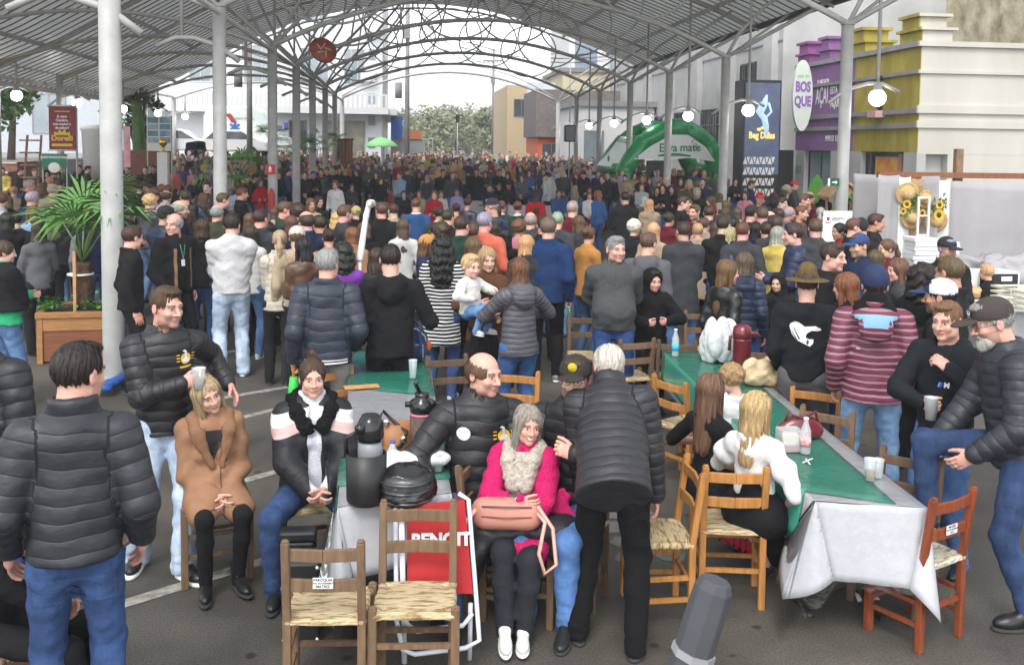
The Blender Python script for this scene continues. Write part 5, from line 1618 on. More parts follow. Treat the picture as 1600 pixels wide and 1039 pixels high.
b.bbox((-.46,-.46,.56),(.46,-.38,.63));b.bbox((-.46,.38,.56),(.46,.46,.63));b.bbox((-.46,-.379,.56),(-.38,.379,.63));b.bbox((.38,-.379,.56),(.46,.379,.63));b.bbox((-.43,-.435,.40),(.43,-.42,.555))
b.build('rim',mat('honey_wood',(.34,.16,.05),rough=.5,noise=.25,scale=8,stretch=(1,1,6)),o,bevel=.004)
b=MB();b.bbox((-.38,-.38,.5),(.38,.38,.60));b.build('soil',mat('potting_soil',(.035,.022,.014),rough=1,noise=.5,scale=30,bump=1),o)
heads=[GD(116,338,PY-.3),GD(170,312,PY-.85),GD(150,345,PY-.3),GD(178,290,PY-.85),GD(186,335,PY-.8),GD(98,348,PY+.1),GD(132,322,PY+.2)]
palm(PX+.02,PY+.02,.58,.55,.4,8,.60,'young fan palm growing in the front left wooden planter',8,heads=heads)
rnd=random.Random(4)
for k,(dx,dy)in enumerate(((-.27,-.22),(.27,-.2))):
 o=thing('herb_clump',['small leafy herb at the left of the planter soil','small leafy herb at the right of the planter soil'][k],'plant',(PX+dx,PY+dy,.6),0,'herbs in the planter');b=MB()
 for i in range(160):
  p=Vector((PX+dx+rnd.gauss(0,.09),PY+dy+rnd.gauss(0,.07),.62+abs(rnd.gauss(0,.06))));u=Vector((rnd.gauss(0,1),rnd.gauss(0,1),rnd.gauss(0,.5))).normalized()*.03;v=u.cross(Vector((0,.3,1))).normalized()*.022
  b.add([p-u,p-v,p+u,p+v],[(0,1,2,3)])
 b.build('leaf',leafmat('herb_leaf',(.05,.19,.03),(.09,.26,.05)),o,world=True)
o=thing('support_stake','thin pale wooden stake tied to the palm trunk','stake',(PX,PY-.14,.6));b=MB();b.bbox((PX-.035,PY-.17,.55),(PX+.0,PY-.14,1.28));b.build('stake',mat('pale_pine',(.50,.27,.13),noise=.15),o,world=True)
b=MB();b.lathe([(.15,.98),(.152,1.0)],(PX,PY,0),16);b.build('tie',M_TEXTW,o,world=True)
p=GD(372,250,24.5);palm(p.x,24.5,0,1.6,.8,12,.6,'fan palm rising from the crowd beside the second white column',11)
p=GD(470,222,33);palm(p.x,33,0,1.9,.9,10,.55,'slim palm showing between the third and fourth left columns',12)
p=GD(510,215,42);palm(p.x,42,0,2.2,.9,9,.5,'small palm near the wooden stand at the far left columns',13)
p=GD(425,200,47);palm(p.x,47,0,2.4,1.0,9,.6,'dark palm by the rear of the emergency van',14)
yb=20.0;p=GD(1276,320,yb)
o=thing('banana_plant','broad green banana leaf standing right of the dense crowd','plant',(p.x,yb,0));b=MB()
for(dx,dz,wd,L,tilt)in((0,1.1,.22,.95,.0),(.25,.7,.16,.7,.35),(-.2,.6,.15,.6,-.4)):
 vs=[];fs=[];n=10
 for i in range(n+1):
  t=i/n;w=wd*math.sin(PI*(t*.92+.05))**.7;x=p.x+dx*(.4+t)+tilt*t*.4;z=dz+L*t
  vs+=[(x-w,yb+.05-.1*t*t,z),(x,yb-.08*t,z),(x+w,yb+.07,z)]
 for i in range(n):fs+=[(i*3,i*3+1,i*3+4,i*3+3),(i*3+1,i*3+2,i*3+5,i*3+4)]
 b.add(vs,fs,True)
b.build('leaf',leafmat('banana_leaf',(.05,.22,.03),(.12,.34,.05)),o,world=True)
b=MB();b.tube([(p.x,yb+.02,0),(p.x,yb+.02,1.2)],.05,8);b.build('stem',M_LEAFH,o,world=True)
rnd=random.Random(9)
for(px,yy,zt,lb)in((1345,17.2,1.75,'bright green leafy shrub beside the white cloth booth'),(1290,19,1.2,'dark leafy shrub under the banana leaf')):
 q=GD(px,330,yy);o=thing('shrub',lb,'plant',(q.x,yy,0));b=MB()
 for k in range(170):
  a=rnd.uniform(0,2*PI);r=rnd.uniform(.1,.55);c=Vector((q.x,yy,rnd.uniform(.4,zt-.2)));e=c+Vector((r*math.cos(a),r*math.sin(a),rnd.uniform(.05,.35)))
  s_=Vector((-math.sin(a),math.cos(a),0))*.045
  m_=c.lerp(e,.6)+Vector((0,0,.08));b.add([c,m_-s_,e+Vector((0,0,-.06)),m_+s_],[(0,1,2,3)])
 b.build('leaf',M_PALM,o,world=True);b=MB();b.tube([(q.x,yy,0),(q.x,yy,zt-.4)],.03,6);b.build('stem',M_TRUNK,o,world=True)
 # signs and stalls in the crowd
def banner(name,label,pts,y,m,cat='banner'):
 (x0,y0),(x1,y1)=pts;a,c=GD(x0,y1,y),GD(x1,y0,y)
 o=thing(name,label,cat,((a.x+c.x)/2,y,gz(y)))
 b=MB();b.bbox((a.x,y,a.z),(c.x,y+.03,c.z));b.build('sheet',m,o,world=True)
 return o,a,c
m_cuca=mat('red_berry_print',(.36,.02,.03),rough=.5,noise=.8,scale=3.2,col2=(.10,.01,.02))
y=27.6;o,a,c=banner('red_banner','dark red hanging banner with yellow crown emblem beside the outer left column',((77,166),(117,235)),y,m_cuca)
cx=(a.x+c.x)/2;hgt=c.z-a.z;zz=lambda t:a.z+hgt*t
for i,(t_,s_)in enumerate((('A cuca',.095),('Caseira,',.10),('uma explosão',.085),('de sabor!',.095))):text('lettering',t_,s_,M_TEXTW,o,(cx,y-.005,zz(.76-i*.085)),(1,0,0),bold=.004)
text('lettering','Dorelli',.20,mat('gold_lettering',(.80,.52,.05),noise=0),o,(cx,y-.005,zz(.27)),(1,0,0),bold=.008)
b=MB();w=(c.x-a.x)
b.prism([(cx-w*.3,zz(.34)),(cx-w*.3,zz(.42)),(cx-w*.17,zz(.39)),(cx-w*.1,zz(.48)),(cx,zz(.40)),(cx+w*.1,zz(.48)),(cx+w*.17,zz(.39)),(cx+w*.3,zz(.42)),(cx+w*.3,zz(.34))],y-.006,y-.001);b.build('crown_emblem',bpy.data.materials['gold_lettering'],o,world=True);b=MB();b.bbox((cx-w*.4,y-.006,zz(.09)),(cx+w*.38,y-.001,zz(.15)));b.build('yellow_bar',bpy.data.materials['gold_lettering'],o,world=True);b=MB();b.bbox((cx-w*.28,y-.006,zz(.86)),(cx+w*.3,y-.001,zz(.885)))
b.build('yellow_bar',bpy.data.materials['gold_lettering'],o,world=True)
b=MB();b.tube([(a.x-.03,y,c.z),(c.x+.03,y,c.z)],.02,6);b.tube([(a.x-.03,y,a.z),(c.x+.03,y,a.z)],.02,6);b.build('rod',M_WHITE,o,world=True)
b=MB();b.tube([(c.x+.0,y+.1,0),(c.x+.0,y+.1,c.z+.3)],.03,6);b.build('post',M_PIPE,o,world=True)
y=26;o,a,c=banner('green_banner','green banner reading AGROINDUSTRIA above the left stall',((66,241),(103,262)),y,mat('green_print',(.02,.20,.10),noise=.1))
text('lettering','AGROINDÚSTRIA',.085,M_TEXTW,o,((a.x+c.x)/2,y-.004,c.z-.09),(1,0,0),bold=.003)
b=MB();b.ball(((a.x+c.x)/2,y-.0,a.z),.15,16,s=(1,.1,.9));b.build('emblem',M_TEXTW,o,world=True)
b=MB();b.tube([(a.x,y+.05,0),(a.x,y+.05,c.z)],.02,6);b.tube([(c.x,y+.05,0),(c.x,y+.05,c.z)],.02,6);b.build('post',M_PIPE,o,world=True)
y=32;o,a,c=banner('photo_board','tall board with a grid of small landscape photos left of the unlit lamp',((230,182),(267,236)),y,M_WHITE,'notice board')
mph=[mat('landscape_print',(.10,.22,.10),noise=.9,scale=3,col2=(.15,.35,.55)),mat('sky_print',(.08,.22,.45),noise=.9,scale=2.4,col2=(.5,.55,.5))]
for r_ in range(4):
 for q_ in range(2):
  w,h_=(c.x-a.x),(c.z-a.z);b=MB();b.bbox((a.x+w*(.03+q_*.5),y-.006,c.z-h_*(.04+r_*.19)-h_*.16),(a.x+w*(.47+q_*.5),y-.001,c.z-h_*(.04+r_*.19)));b.build('photo',mph[(r_+q_)%2],o,world=True)
b=MB();b.tube([(a.x,y+.05,0),(a.x,y+.05,c.z)],.025,6);b.tube([(c.x,y+.05,0),(c.x,y+.05,c.z)],.025,6);b.build('post',M_PIPE,o,world=True)
p=GD(255,228,30.5);o=thing('golden_trophy','small golden trophy glinting in front of the photo board','trophy',(p.x,30.5,1.9));b=MB();b.lathe([(.09,0),(.10,.03),(.03,.07),(.04,.16),(.12,.25),(.13,.38),(.03,.44),(.0001,.46)],p-Vector((0,0,.2)),14);b.build('cup',mat('gold_metal',(.85,.50,.08),rough=.25,metal=.9),o,world=True)
o=thing('display_stand','narrow stand lifting the golden trophy above the crowd','stand',(p.x,30.5,0));b=MB();b.bbox((p.x-.15,30.35,0),(p.x+.15,30.65,p.z-.2));b.build('plinth',M_WHITE,o,world=True)
y=25.5;o,a,c=banner('pink_banner','pink vertical banner half hidden behind the first white column',((193,198),(203,262)),y,mat('pink_print',(.62,.18,.26),noise=.5,scale=3,col2=(.7,.5,.5)))
o=thing('wooden_shelf','rough wooden ladder shelf leaning by the outer left column','shelf',(-11.6,26.3,0));p=GD(45,235,26.3);b=MB()
for dx in(-.15,.2):b.bar((p.x+dx-.1,26.3,0),(p.x+dx+.05,26.5,2.7),.05,.04)
for k in range(8):b.bbox((p.x-.2,26.2,.3+k*.32),(p.x+.22,26.45,.34+k*.32))
b.build('frame',mat('rough_timber',(.25,.13,.08),noise=.3,scale=9),o,world=True)
def sign_plate(label,pt,y,w,h_,m,name='safety_sign'):
 p=GD(*pt,y);o=thing(name,label,'sign',(p.x,y,p.z));b=MB();b.bbox((p.x-w/2,y-.01,p.z-h_/2),(p.x+w/2,y,p.z+h_/2));b.build('plate',m,o,world=True);return o,p
o,p=sign_plate('red fire extinguisher sign on the third white column from the left',(422,265),23.7-.13,.24,.24,M_RED)
b=MB();b.lathe([(.03,-.07),(.035,.03),(.012,.06),(.012,.09)],(p.x,p.y-.012,p.z),10,sy=.2);b.build('pictogram',M_TEXTW,o,world=True)
o=thing('fire_extinguisher','red fire extinguisher fixed on the third left column','extinguisher',(XL,23.5,1.0));b=MB();b.lathe([(.08,.9),(.085,.93),(.085,1.35),(.04,1.45),(.02,1.5)],(XL,23.48,0),14);b.build('cylinder',M_RED,o,world=True)
o,p=sign_plate('green emergency exit arrow sign on nearest right column',(1304,285),17-.13,.17,.14,mat('exit_green',(.01,.10,.05),noise=0))
b=MB();b.prism([(p.x-.05,p.z-.012),(p.x+.01,p.z-.012),(p.x+.01,p.z-.04),(p.x+.055,p.z),(p.x+.01,p.z+.04),(p.x+.01,p.z+.012),(p.x-.05,p.z+.012)],p.y-.016,p.y-.011);b.build('arrow',M_TEXTW,o,world=True)
b=MB();b.bbox((p.x-.13,p.y-.01,p.z-.07),(p.x-.09,p.y,p.z+.07));b.build('plate',M_TEXTW,o,world=True)
y=18.6;h0,h1=GD(1287,306,y),GD(1354,286,y);cx=(h0.x+h1.x)/2
o=thing('wooden_hut','small gabled wooden hut like a birdhouse on a post behind the white banner','hut',(cx,y,0));mw=mat('hut_pine',(.50,.30,.13),rough=.6,noise=.25,scale=7,stretch=(1,1,4))
b=MB();w=(h1.x-h0.x)/2;zt=h1.z;ze=h0.z
b.add([(cx-w,y-.25,ze),(cx-w*.3,y-.25,zt+.05),(cx-w*.3,y+.35,zt+.05),(cx-w,y+.35,ze),(cx-w,y-.25,ze-.03),(cx-w*.3,y-.25,zt+.02),(cx-w*.3,y+.35,zt+.02),(cx-w,y+.35,ze-.03)],[(0,1,2,3),(7,6,5,4),(0,4,5,1),(1,5,6,2),(2,6,7,3),(3,7,4,0)])
b.add([(cx+w,y-.35,ze-.02),(cx-w*.28,y-.35,zt+.05),(cx-w*.28,y+.35,zt+.05),(cx+w,y+.35,ze),(cx+w,y-.35,ze-.08),(cx-w*.28,y-.35,zt+.0),(cx-w*.28,y+.35,zt+.0),(cx+w,y+.35,ze-.05)],[(0,1,2,3),(7,6,5,4),(0,4,5,1),(1,5,6,2),(2,6,7,3),(3,7,4,0)]);b.build('roof',mw,o,world=True)
b=MB();b.bbox((cx-w*.7,y-.2,ze-.55),(cx+w*.7,y+.3,ze-.50));b.prism([(cx-w*.68,ze-.03),(cx+w*.6,ze-.06),(cx-w*.28,zt-.02)],y-.24,y-.2)
for dx in(-.6,.55):
 for dy in(-.15,.25):b.bbox((cx+w*dx-.02,y+dy-.02,ze-.5),(cx+w*dx+.02,y+dy+.02,ze))
b.build('frame',mw,o,world=True);b=MB();b.bbox((cx-.05,y,0),(cx+.05,y+.1,ze-.55));b.build('post',mw,o,world=True)
y=13.6;q0,q1=GD(1279,400,y),GD(1330,330,y)
o=thing('white_banner','white roll-up banner with small crest and grey text beside the booth','banner',((q0.x+q1.x)/2,y,0))
b=MB();b.add([(q0.x-.04,y,.05),(q1.x-.04,y,.05),(q1.x+.02,y,q1.z),(q0.x+.06,y,q1.z),(q0.x-.04,y+.01,.05),(q1.x-.04,y+.01,.05),(q1.x+.02,y+.01,q1.z),(q0.x+.06,y+.01,q1.z)],[(0,1,2,3),(7,6,5,4),(0,4,5,1),(1,5,6,2),(2,6,7,3),(3,7,4,0)]);b.build('sheet',M_WVINYL,o,world=True)
b=MB();xx,zz_=q0.x+.13,q1.z-.12;b.prism([(xx-.022,zz_+.03),(xx+.022,zz_+.03),(xx+.022,zz_-.01),(xx,zz_-.035),(xx-.022,zz_-.01)],y-.006,y-.002);b.build('crest',M_RED,o,world=True)
b=MB();b.tube([(xx+.04*math.cos(a_),y-.005,zz_-.03+.03*math.sin(a_))for a_ in[PI+k*PI/8 for k in range(9)]],.005,5);b.build('crest_ring',M_BLUEP,o,world=True)
b=MB()
for k,L in enumerate((.17,.2,.12)):b.bbox((xx+.06,y-.005,zz_+.02-k*.022),(xx+.06+L,y-.001,zz_+.03-k*.022))
b.build('small_text',M_GREYTRIM,o,world=True)
# cloth booth (right)
yb=14.6
M_SHEETW=mat('white_booth_cloth',(.33,.32,.325),rough=.9,noise=.10,scale=1.3,bump=.5,bscale=9)
M_BURLAP=mat('brown_kraft_cloth',(.33,.22,.11),rough=.95,noise=.2,scale=14,bump=.5,bscale=80)
o=thing('cloth_booth','booth walled with white cloth and brown panel hung with straw hats','booth',(GD(1480,300,yb).x,yb,0))
def drape(name,x0,x1,y0,y1,z0,z1,m,amp=.03,nf=3,z1b=None,seed=0):
 rnd=random.Random(seed);n,mz=28,16;ph=rnd.random()*6;b=MB()
 vs=[(x0+(x1-x0)*i/n,y0+(y1-y0)*i/n+amp*math.sin(i/n*nf*2*PI+ph+.6*math.sin(j/mz*3))*(.4+.6*(1-j/mz)),z0+((z1+((z1b if z1b is not None else z1)-z1)*i/n)-z0)*j/mz-.02*math.sin(i/n*PI)*(j/mz))for j in range(mz+1)for i in range(n+1)]
 fs=[(j*(n+1)+i,j*(n+1)+i+1,(j+1)*(n+1)+i+1,(j+1)*(n+1)+i)for j in range(mz)for i in range(n)]
 b.add(vs,fs,True);ob=b.build(name,m,o,world=True);md=ob.modifiers.new('thick','SOLIDIFY');md.thickness=.006;return ob
B0,B1,B2,B3,B4=[GD(px,300,yb).x for px in(1374,1402,1422,1457,1483)]
zt=GD(1400,276,yb).z;zr=GD(1590,284,yb).z
drape('side_curtain',B0,B0+.9,yb+.9,yb+.0-.2,0,zt+.02,M_SHEETW,.02,1,seed=1)
drape('left_curtain',B0-.02,B1,yb+.02,yb-.06,0,zt+.03,M_SHEETW,.03,1.5,seed=2)
drape('white_panel',B1,B2,yb-.06,yb,0,zt,M_WVINYL,.01,1,seed=3)
drape('brown_panel',B2+.003,B3,yb,yb,0,zt-.02,M_BURLAP,.008,1,seed=4)
drape('white_panel',B3+.003,B4,yb,yb-.02,0,zt-.04,M_WVINYL,.01,1,seed=5)
drape('right_curtain',B4+.003,B4+4.2,yb-.03,yb-.1,0,zt-.06,M_SHEETW,.025,4,z1b=zr-.1,seed=6)
b=MB();b.bbox((B0,yb+.02,zt-.02),(B4+4.2,yb+.12,zt+.07));b.build('top_beam',mat('red_brown_beam',(.22,.08,.035),noise=.3,scale=5,stretch=(5,1,1)),o,world=True)
b=MB();p=GD(1507,260,yb);b.bbox((p.x-.06,yb+.13,0),(p.x+.06,yb+.23,GD(1507,233,yb).z));b.build('post',mat('raw_timber_post',(.24,.14,.08),noise=.3),o,world=True)
M_STRAW=mat('woven_straw',(.50,.34,.15),rough=.8,noise=.3,scale=40,bump=.8,bscale=90)
for(px,py,r_,lb)in((1418,303,.19,'straw hat hung highest left on the booth wall'),(1425,341,.18,'straw hat hung below the sunflowers at left'),(1447,312,.15,'straw hat hung behind the white window frame top'),(1463,346,.19,'straw hat hung right of the white window frame')):
 p=GD(px,py,yb-.12);h_=thing('straw_hat',lb,'hat',p,0,'straw hats on the booth wall');h_['label']=lb
 b=MB();b.lathe([(.0001,-.10),(r_*.35,-.095),(r_*.5,-.05),(r_*.54,.0),(r_*.8,.015),(r_,.0),(r_,.008),(r_*.54,.02),(.0001,.02)],p,24,m=Matrix.Rotation(R(rnd.uniform(-15,15)),3,'Y')@Matrix.Rotation(R(-82),3,'X'));b.build('hat',M_STRAW,h_,world=True)
w0,w1=GD(1434,400,yb-.3),GD(1457,308,yb-.3)
h_=thing('window_frame','old white painted wooden window frame hung on booth wall','window frame',((w0.x+w1.x)/2,yb-.3,w0.z));b=MB()
a0,a1,b0,b1=w0.x,w1.x,.95,w1.z;t_=.03;yy=yb-.25
for(u0,u1,v0,v1)in((a0,a0+t_,b0,b1),(a1-t_,a1,b0,b1),(a0+t_,a1-t_,b0,b0+t_),(a0+t_,a1-t_,b1-t_,b1),(a0+t_,a1-t_,b0+(b1-b0)*.33,b0+(b1-b0)*.33+.02),(a0+t_,a1-t_,b0+(b1-b0)*.66,b0+(b1-b0)*.66+.02)):b.bbox((u0,yy,v0),(u1,yy+.035,v1))
b.build('frame',M_WHITE,h_,world=True)
M_PETAL=mat('sunflower_petal',(.72,.42,.02),rough=.6,noise=.15);M_SEED=mat('sunflower_centre',(.07,.04,.02),rough=.9)
for(px,py,r_,lb)in((1417,319,.075,'sunflower nearest the upper left straw hat'),(1411,330,.06,'small low sunflower at the left edge of the arch of flowers'),(1468,320,.075,'sunflower right of the window frame top'),(1467,336,.10,'largest sunflower, right of the window frame'),(1441,333,.07,'sunflower seen through the window frame')):
 p=GD(px,py,yb-.22 if px!=1441 else yb-.17);h_=thing('sunflower',lb,'sunflower',p,0,'sunflowers on the booth');h_['label']=lb;b=MB()
 for k in range(16):
  a_=k*2*PI/16;u=Vector((math.cos(a_),0,math.sin(a_)));v=Vector((-math.sin(a_),0,math.cos(a_)))
  b.add([p+u*r_*.35,p+u*r_*.7+v*r_*.17,p+u*r_+Vector((0,-.01,0)),p+u*r_*.7-v*r_*.17],[(0,1,2,3)])
 b.build('petals',M_PETAL,h_,world=True);b=MB();b.ball(p+Vector((0,-.008,0)),r_*.4,10,s=(1,.4,1));b.build('centre',M_SEED,h_,world=True)
for(x0_,x1_,z_,lb)in((1412,1435,322,'green ivy spray left of the window frame'),(1456,1474,322,'green ivy spray right of the window frame')):
 p0,p1=GD(x0_,z_+8,yb-.12),GD(x1_,z_-8,yb-.12);h_=thing('ivy_spray',lb,'foliage',(p0+p1)/2);b=MB()
 for k in range(90):
  p=p0.lerp(p1,rnd.random())+Vector((rnd.gauss(0,.03),rnd.uniform(-.05,.05),rnd.gauss(0,.06)));u=Vector((rnd.gauss(0,1),0,rnd.gauss(0,1))).normalized()*.04;v=Vector((-u.z,.01,u.x))*.5;b.add([p-u,p-v,p+u,p+v],[(0,1,2,3)])
 b.build('leaf',M_LEAF,h_,world=True)
yc=10.4;c0=GD(1500,470,yc);zc=.98
cx0=GD(1420,470,yc).x
o=thing('serving_counter','long counter draped in white cloth at the right edge','counter',(cx0+2,yc,0));b=MB();b.bbox((cx0+.5,yc-1.0,.05),(cx0+4,yc+.5,.92));b.build('cloth',M_SHEETW,o,world=True);b=MB();b.bbox((cx0+.45,yc-1.05,.921),(cx0+4.05,yc+.55,.96));b.build('top',M_WVINYL,o,world=True)
M_CARTON=mat('white_carton',(.72,.72,.72),rough=.8,noise=.05)
yx=12.6;x0_,x1_=GD(1420,400,yx).x,GD(1450,400,yx).x
o=thing('stall_table','table under the stacked white cartons inside the booth','table',((x0_+x1_)/2,yx,0));b=MB();b.bbox((x0_-.2,yx-.3,.80),(x1_+1.6,yx+.6,.84));b.build('tabletop',M_WVINYL,o,world=True)
for dx in(-.1,1.4):
 for dy in(-.2,.5):b=MB();b.bbox((x0_+dx,yx+dy,0),(x0_+dx+.05,yx+dy+.05,.8));b.build('leg',M_PIPE,o,world=True)
for k in range(9):
 for q_ in range(2):
  if q_ and k>7:continue
  z_=.845+k*.062;b=MB();b.box((x0_+.16+q_*.36+rnd.uniform(-.01,.01),yx+.05*(q_),z_+.029),(.33,.33,.056),rz=rnd.uniform(-.05,.05))
  ob=b.build('pizza_box',M_CARTON,None,bevel=.004);tag(ob,'%s white carton in the %s stack inside the booth'%(['bottom','second lowest','third lowest','fourth lowest','fifth lowest','sixth lowest','seventh lowest','eighth lowest' if not q_ else 'topmost','topmost'][k],['taller left','lower right'][q_]),'box','stacked white cartons')
m0=GD(1517,468,yc-.3);w=GD(1592,468,yc-.3).x-m0.x
o=thing('microwave','white microwave oven with dark door on the counter','microwave',(m0.x+w/2,yc-.3,.96));b=MB();b.bbox((m0.x,yc-.3,.963),(m0.x+w,yc+.05,1.24));b.build('case',M_WHITE,o,world=True,bevel=.01)
b=MB();b.bbox((m0.x+.09,yc-.312,1.0),(m0.x+w-.03,yc-.302,1.22));b.build('door',mat('oven_door',(.03,.03,.032),rough=.15),o,world=True);b=MB();b.bbox((m0.x+w*.6,yc-.316,1.14),(m0.x+w*.82,yc-.313,1.19));b.build('label',M_TEXTW,o,world=True)
b=MB();b.tube([(m0.x+.07,yc-.33,1.02),(m0.x+.07,yc-.33,1.2)],.006,6);b.build('handle',M_PIPE,o,world=True)
for i,(px,py)in enumerate(((1565,512),(1590,520))):
 yq=9.55-i*.25;p=GD(px,py,yq);o=thing('plastic_crate',['cream perforated plastic crate beneath the microwave','cream perforated plastic crate at the right frame edge'][i],'crate',(p.x,yq,.97),0,'cream crates');b=MB()
 X0,X1,Y0,Y1,Z0=p.x-.02,p.x+.42,yq-.15,yq+.18,.965
 for k in range(4):b.bbox((X0,Y0,Z0+k*.055),(X1,Y0+.015,Z0+k*.055+.022));b.bbox((X0,Y0+.016,Z0+k*.055),(X0+.015,Y1,Z0+k*.055+.022));b.bbox((X0,Y1,Z0+k*.055),(X1,Y1+.015,Z0+k*.055+.022))
 for k in range(12):b.bbox((X0+k*.0385,Y0-.004,Z0),(X0+k*.0385+.012,Y0-.001,Z0+.19))
 b.build('basket',mat('cream_plastic',(.62,.60,.48),rough=.5,noise=.06)if 'cream_plastic' not in bpy.data.materials else bpy.data.materials['cream_plastic'],o,world=True)
def blob(name,label,cat,p,r,m,n=7,seed=0,parts='sheet',amp=.3):
 rnd=random.Random(seed);o=thing(name,label,cat,p);s=S()
 for k in range(n):
  s.ell((rnd.uniform(-.5,.5)*r[0],rnd.uniform(-.5,.5)*r[1],rnd.uniform(.2,.6)*r[2]),(r[0]*rnd.uniform(.3,.55),r[1]*rnd.uniform(.3,.55),r[2]*rnd.uniform(.35,.6)),k=.05*r[0])
 s.fn(wrinkle(.03*r[0]*amp*3,9/r[0],seed));s.cut((0,0,-1),0);V,Q=s.mesh(r[0]/26);link(parts,npmesh(parts,V,Q,None,(m,)),None,o);return o
p=GD(1475,425,12.4);blob('plastic_sheeting','heap of translucent white plastic sheeting on booth table','plastic sheet',(p.x+.5,12.5,.845),(.8,.35,.26),M_SHEETW,seed=3,amp=.6)
p=GD(1560,440,11.4);blob('plastic_sheeting','heap of grey white plastic behind the microwave','plastic sheet',(p.x+.3,11.2,.9),(.7,.3,.40),M_SHEETW,seed=5,amp=.6)
p=GD(1524,465,9.9);blob('bread_bag','bag of bread rolls left of the microwave','bread',(p.x-.05,10.0,.963),(.22,.15,.14),mat('bread_crust',(.55,.34,.16),noise=.2),seed=6)
# furniture
def wood(name,c,r=.55):return mat(name,c,rough=r,noise=.3,scale=5,stretch=(6,6,1),bump=.15,bscale=40,spec=.35)
WD={'weathered':wood('weathered_brown_wood',(.17,.105,.06),.75),'honey':wood('honey_varnished_wood',(.40,.18,.05),.4),'red':wood('red_varnished_wood',(.22,.055,.022),.35),'dark':wood('dark_wood',(.12,.075,.045),.7)}
def rush_mat(name,c):
 m,t,b=nmat(name)
 tc=N(t,'ShaderNodeTexCoord');w=N(t,'ShaderNodeTexWave',i_Scale=28.0,i_Distortion=3.5,i_Detail=2);w.bands_direction='Y'
 t.links.new(tc.outputs['Object'],w.inputs['Vector']);n=N(t,'ShaderNodeTexNoise',i_Scale=30.0);mp=N(t,'ShaderNodeMapping');mp.inputs['Scale'].default_value=(.4,2,1);t.links.new(tc.outputs['Object'],mp.inputs[0]);t.links.new(mp.outputs[0],n.inputs['Vector'])
 mx=N(t,'ShaderNodeMix',data_type='RGBA');mx.inputs['A'].default_value=(*c,1);mx.inputs['B'].default_value=(c[0]*.45,c[1]*.36,c[2]*.26,1)
 r=N(t,'ShaderNodeMapRange');r.inputs['From Min'].default_value=.48;r.inputs['From Max'].default_value=.62;t.links.new(n.outputs['Fac'],r.inputs['Value']);t.links.new(r.outputs[0],mx.inputs['Factor'])
 t.links.new(mx.outputs['Result'],b.inputs['Base Color']);bp=N(t,'ShaderNodeBump',i_Strength=.9,i_Distance=.006);t.links.new(w.outputs['Fac'],bp.inputs['Height']);t.links.new(bp.outputs[0],b.inputs['Normal']);b.inputs['Roughness'].default_value=.8
 return m
M_RUSH=rush_mat('woven_rush',(.58,.46,.27));M_RUSHW=rush_mat('pale_woven_seat',(.62,.58,.46))
def make_chair(kind,label,seat=None):
 o=thing('wooden_chair',label,'chair',(0,0,0),0,'wooden chairs around the tables');w,d,H_=.168,.15,.83;m=WD[kind]
 for s in(-1,1):
  b=MB();b.bar((s*w,d,0),(s*w,d,.45),.038,.038);b.bar((s*w,d,.448),(s*w,d+.05,H_),.037,.036,up=(0,1,0));b.box((s*w,d+.052,H_+.004),(.030,.030,.012));b.build('leg',m,o,bevel=.006)
  b=MB();b.bar((s*(w+.018),-d,0),(s*(w+.018),-d,.475),.040,.040);b.ball((s*(w+.018),-d,.475),.021,8,s=(1,1,.5));b.build('leg',m,o,bevel=.006)
 for z in(.62,.765):
  b=MB();y=d+(z-.45)*.13;pts=[(-w+.014,y-.006,z),(0,y+.010,z),(w-.014,y-.006,z)]
  for p,q in zip(pts,pts[1:]):b.bar(p,q,.055 if z<.7 else .062,.018)if False else b.bar(p,q,.018,.058)
  b.build('back_slat',m,o,bevel=.004)
 for(z,dz)in((.18,.0),(.30,.0)):
  b=MB();b.bar((-w-.02,-d,z),(w+.02,-d,z),.018,.024);b.build('stretcher',m,o)
 b=MB();b.bar((-w,d,.22),(w,d,.22),.018,.024);b.build('stretcher',m,o)
 for s in(-1,1):
  for z in(.14,.26):b=MB();b.bar((s*(w+.018),-d,z),(s*w,d,z),.018,.024);b.build('stretcher',m,o)
 s=S();s.ell((0,0,.442),(.185,.165,.022),k=.02);s.cone((-w-.018,-d,.44),(w+.018,-d,.44),.018);s.cone((-w,d,.44),(w,d,.44),.016);s.cone((-w,-d,.44),(-w,d,.44),.018);s.cone((w,-d,.44),(w,d,.44),.018)
 V,Q=s.mesh(.009);link('seat',npmesh('seat',V,Q,None,(seat or(M_RUSH if kind!='red' else M_RUSHW),)),None,o)
 return o
PROTO={}
def chair(px,py,rot,kind,label,z=.83,sticker=False,sc=1.0):
 if kind not in PROTO:o=PROTO[kind]=make_chair(kind,label);
 else:o=copy_tree(PROTO[kind])
 for c in[c for c in o.children if c.name.startswith('label_sticker')]:
  for d in list(c.children):bpy.data.objects.remove(d)
  bpy.data.objects.remove(c)
 o['label']=label
 p=G(px,py,z*sc);a=R(rot);off=Vector((-math.sin(a),math.cos(a),0))*.19
 o.location=(p.x-off.x,p.y-off.y,0);o.rotation_euler=(0,0,a);o.scale=(sc,sc,sc)
 return o
def chair_at(out,kind,label,dz=0):
 p=out['o'];o=copy_tree(PROTO[kind])if kind in PROTO else PROTO.setdefault(kind,make_chair(kind,label))
 for c in[c for c in o.children if c.name.startswith('label_sticker')]:
  for d in list(c.children):bpy.data.objects.remove(d)
  bpy.data.objects.remove(c)
 o['label']=label;a=p.rotation_euler.z;o.location=(p.location.x+math.sin(a)*.03,p.location.y-math.cos(a)*.03,0);o.rotation_euler=(0,0,a);o.scale=(1,1,1);return o
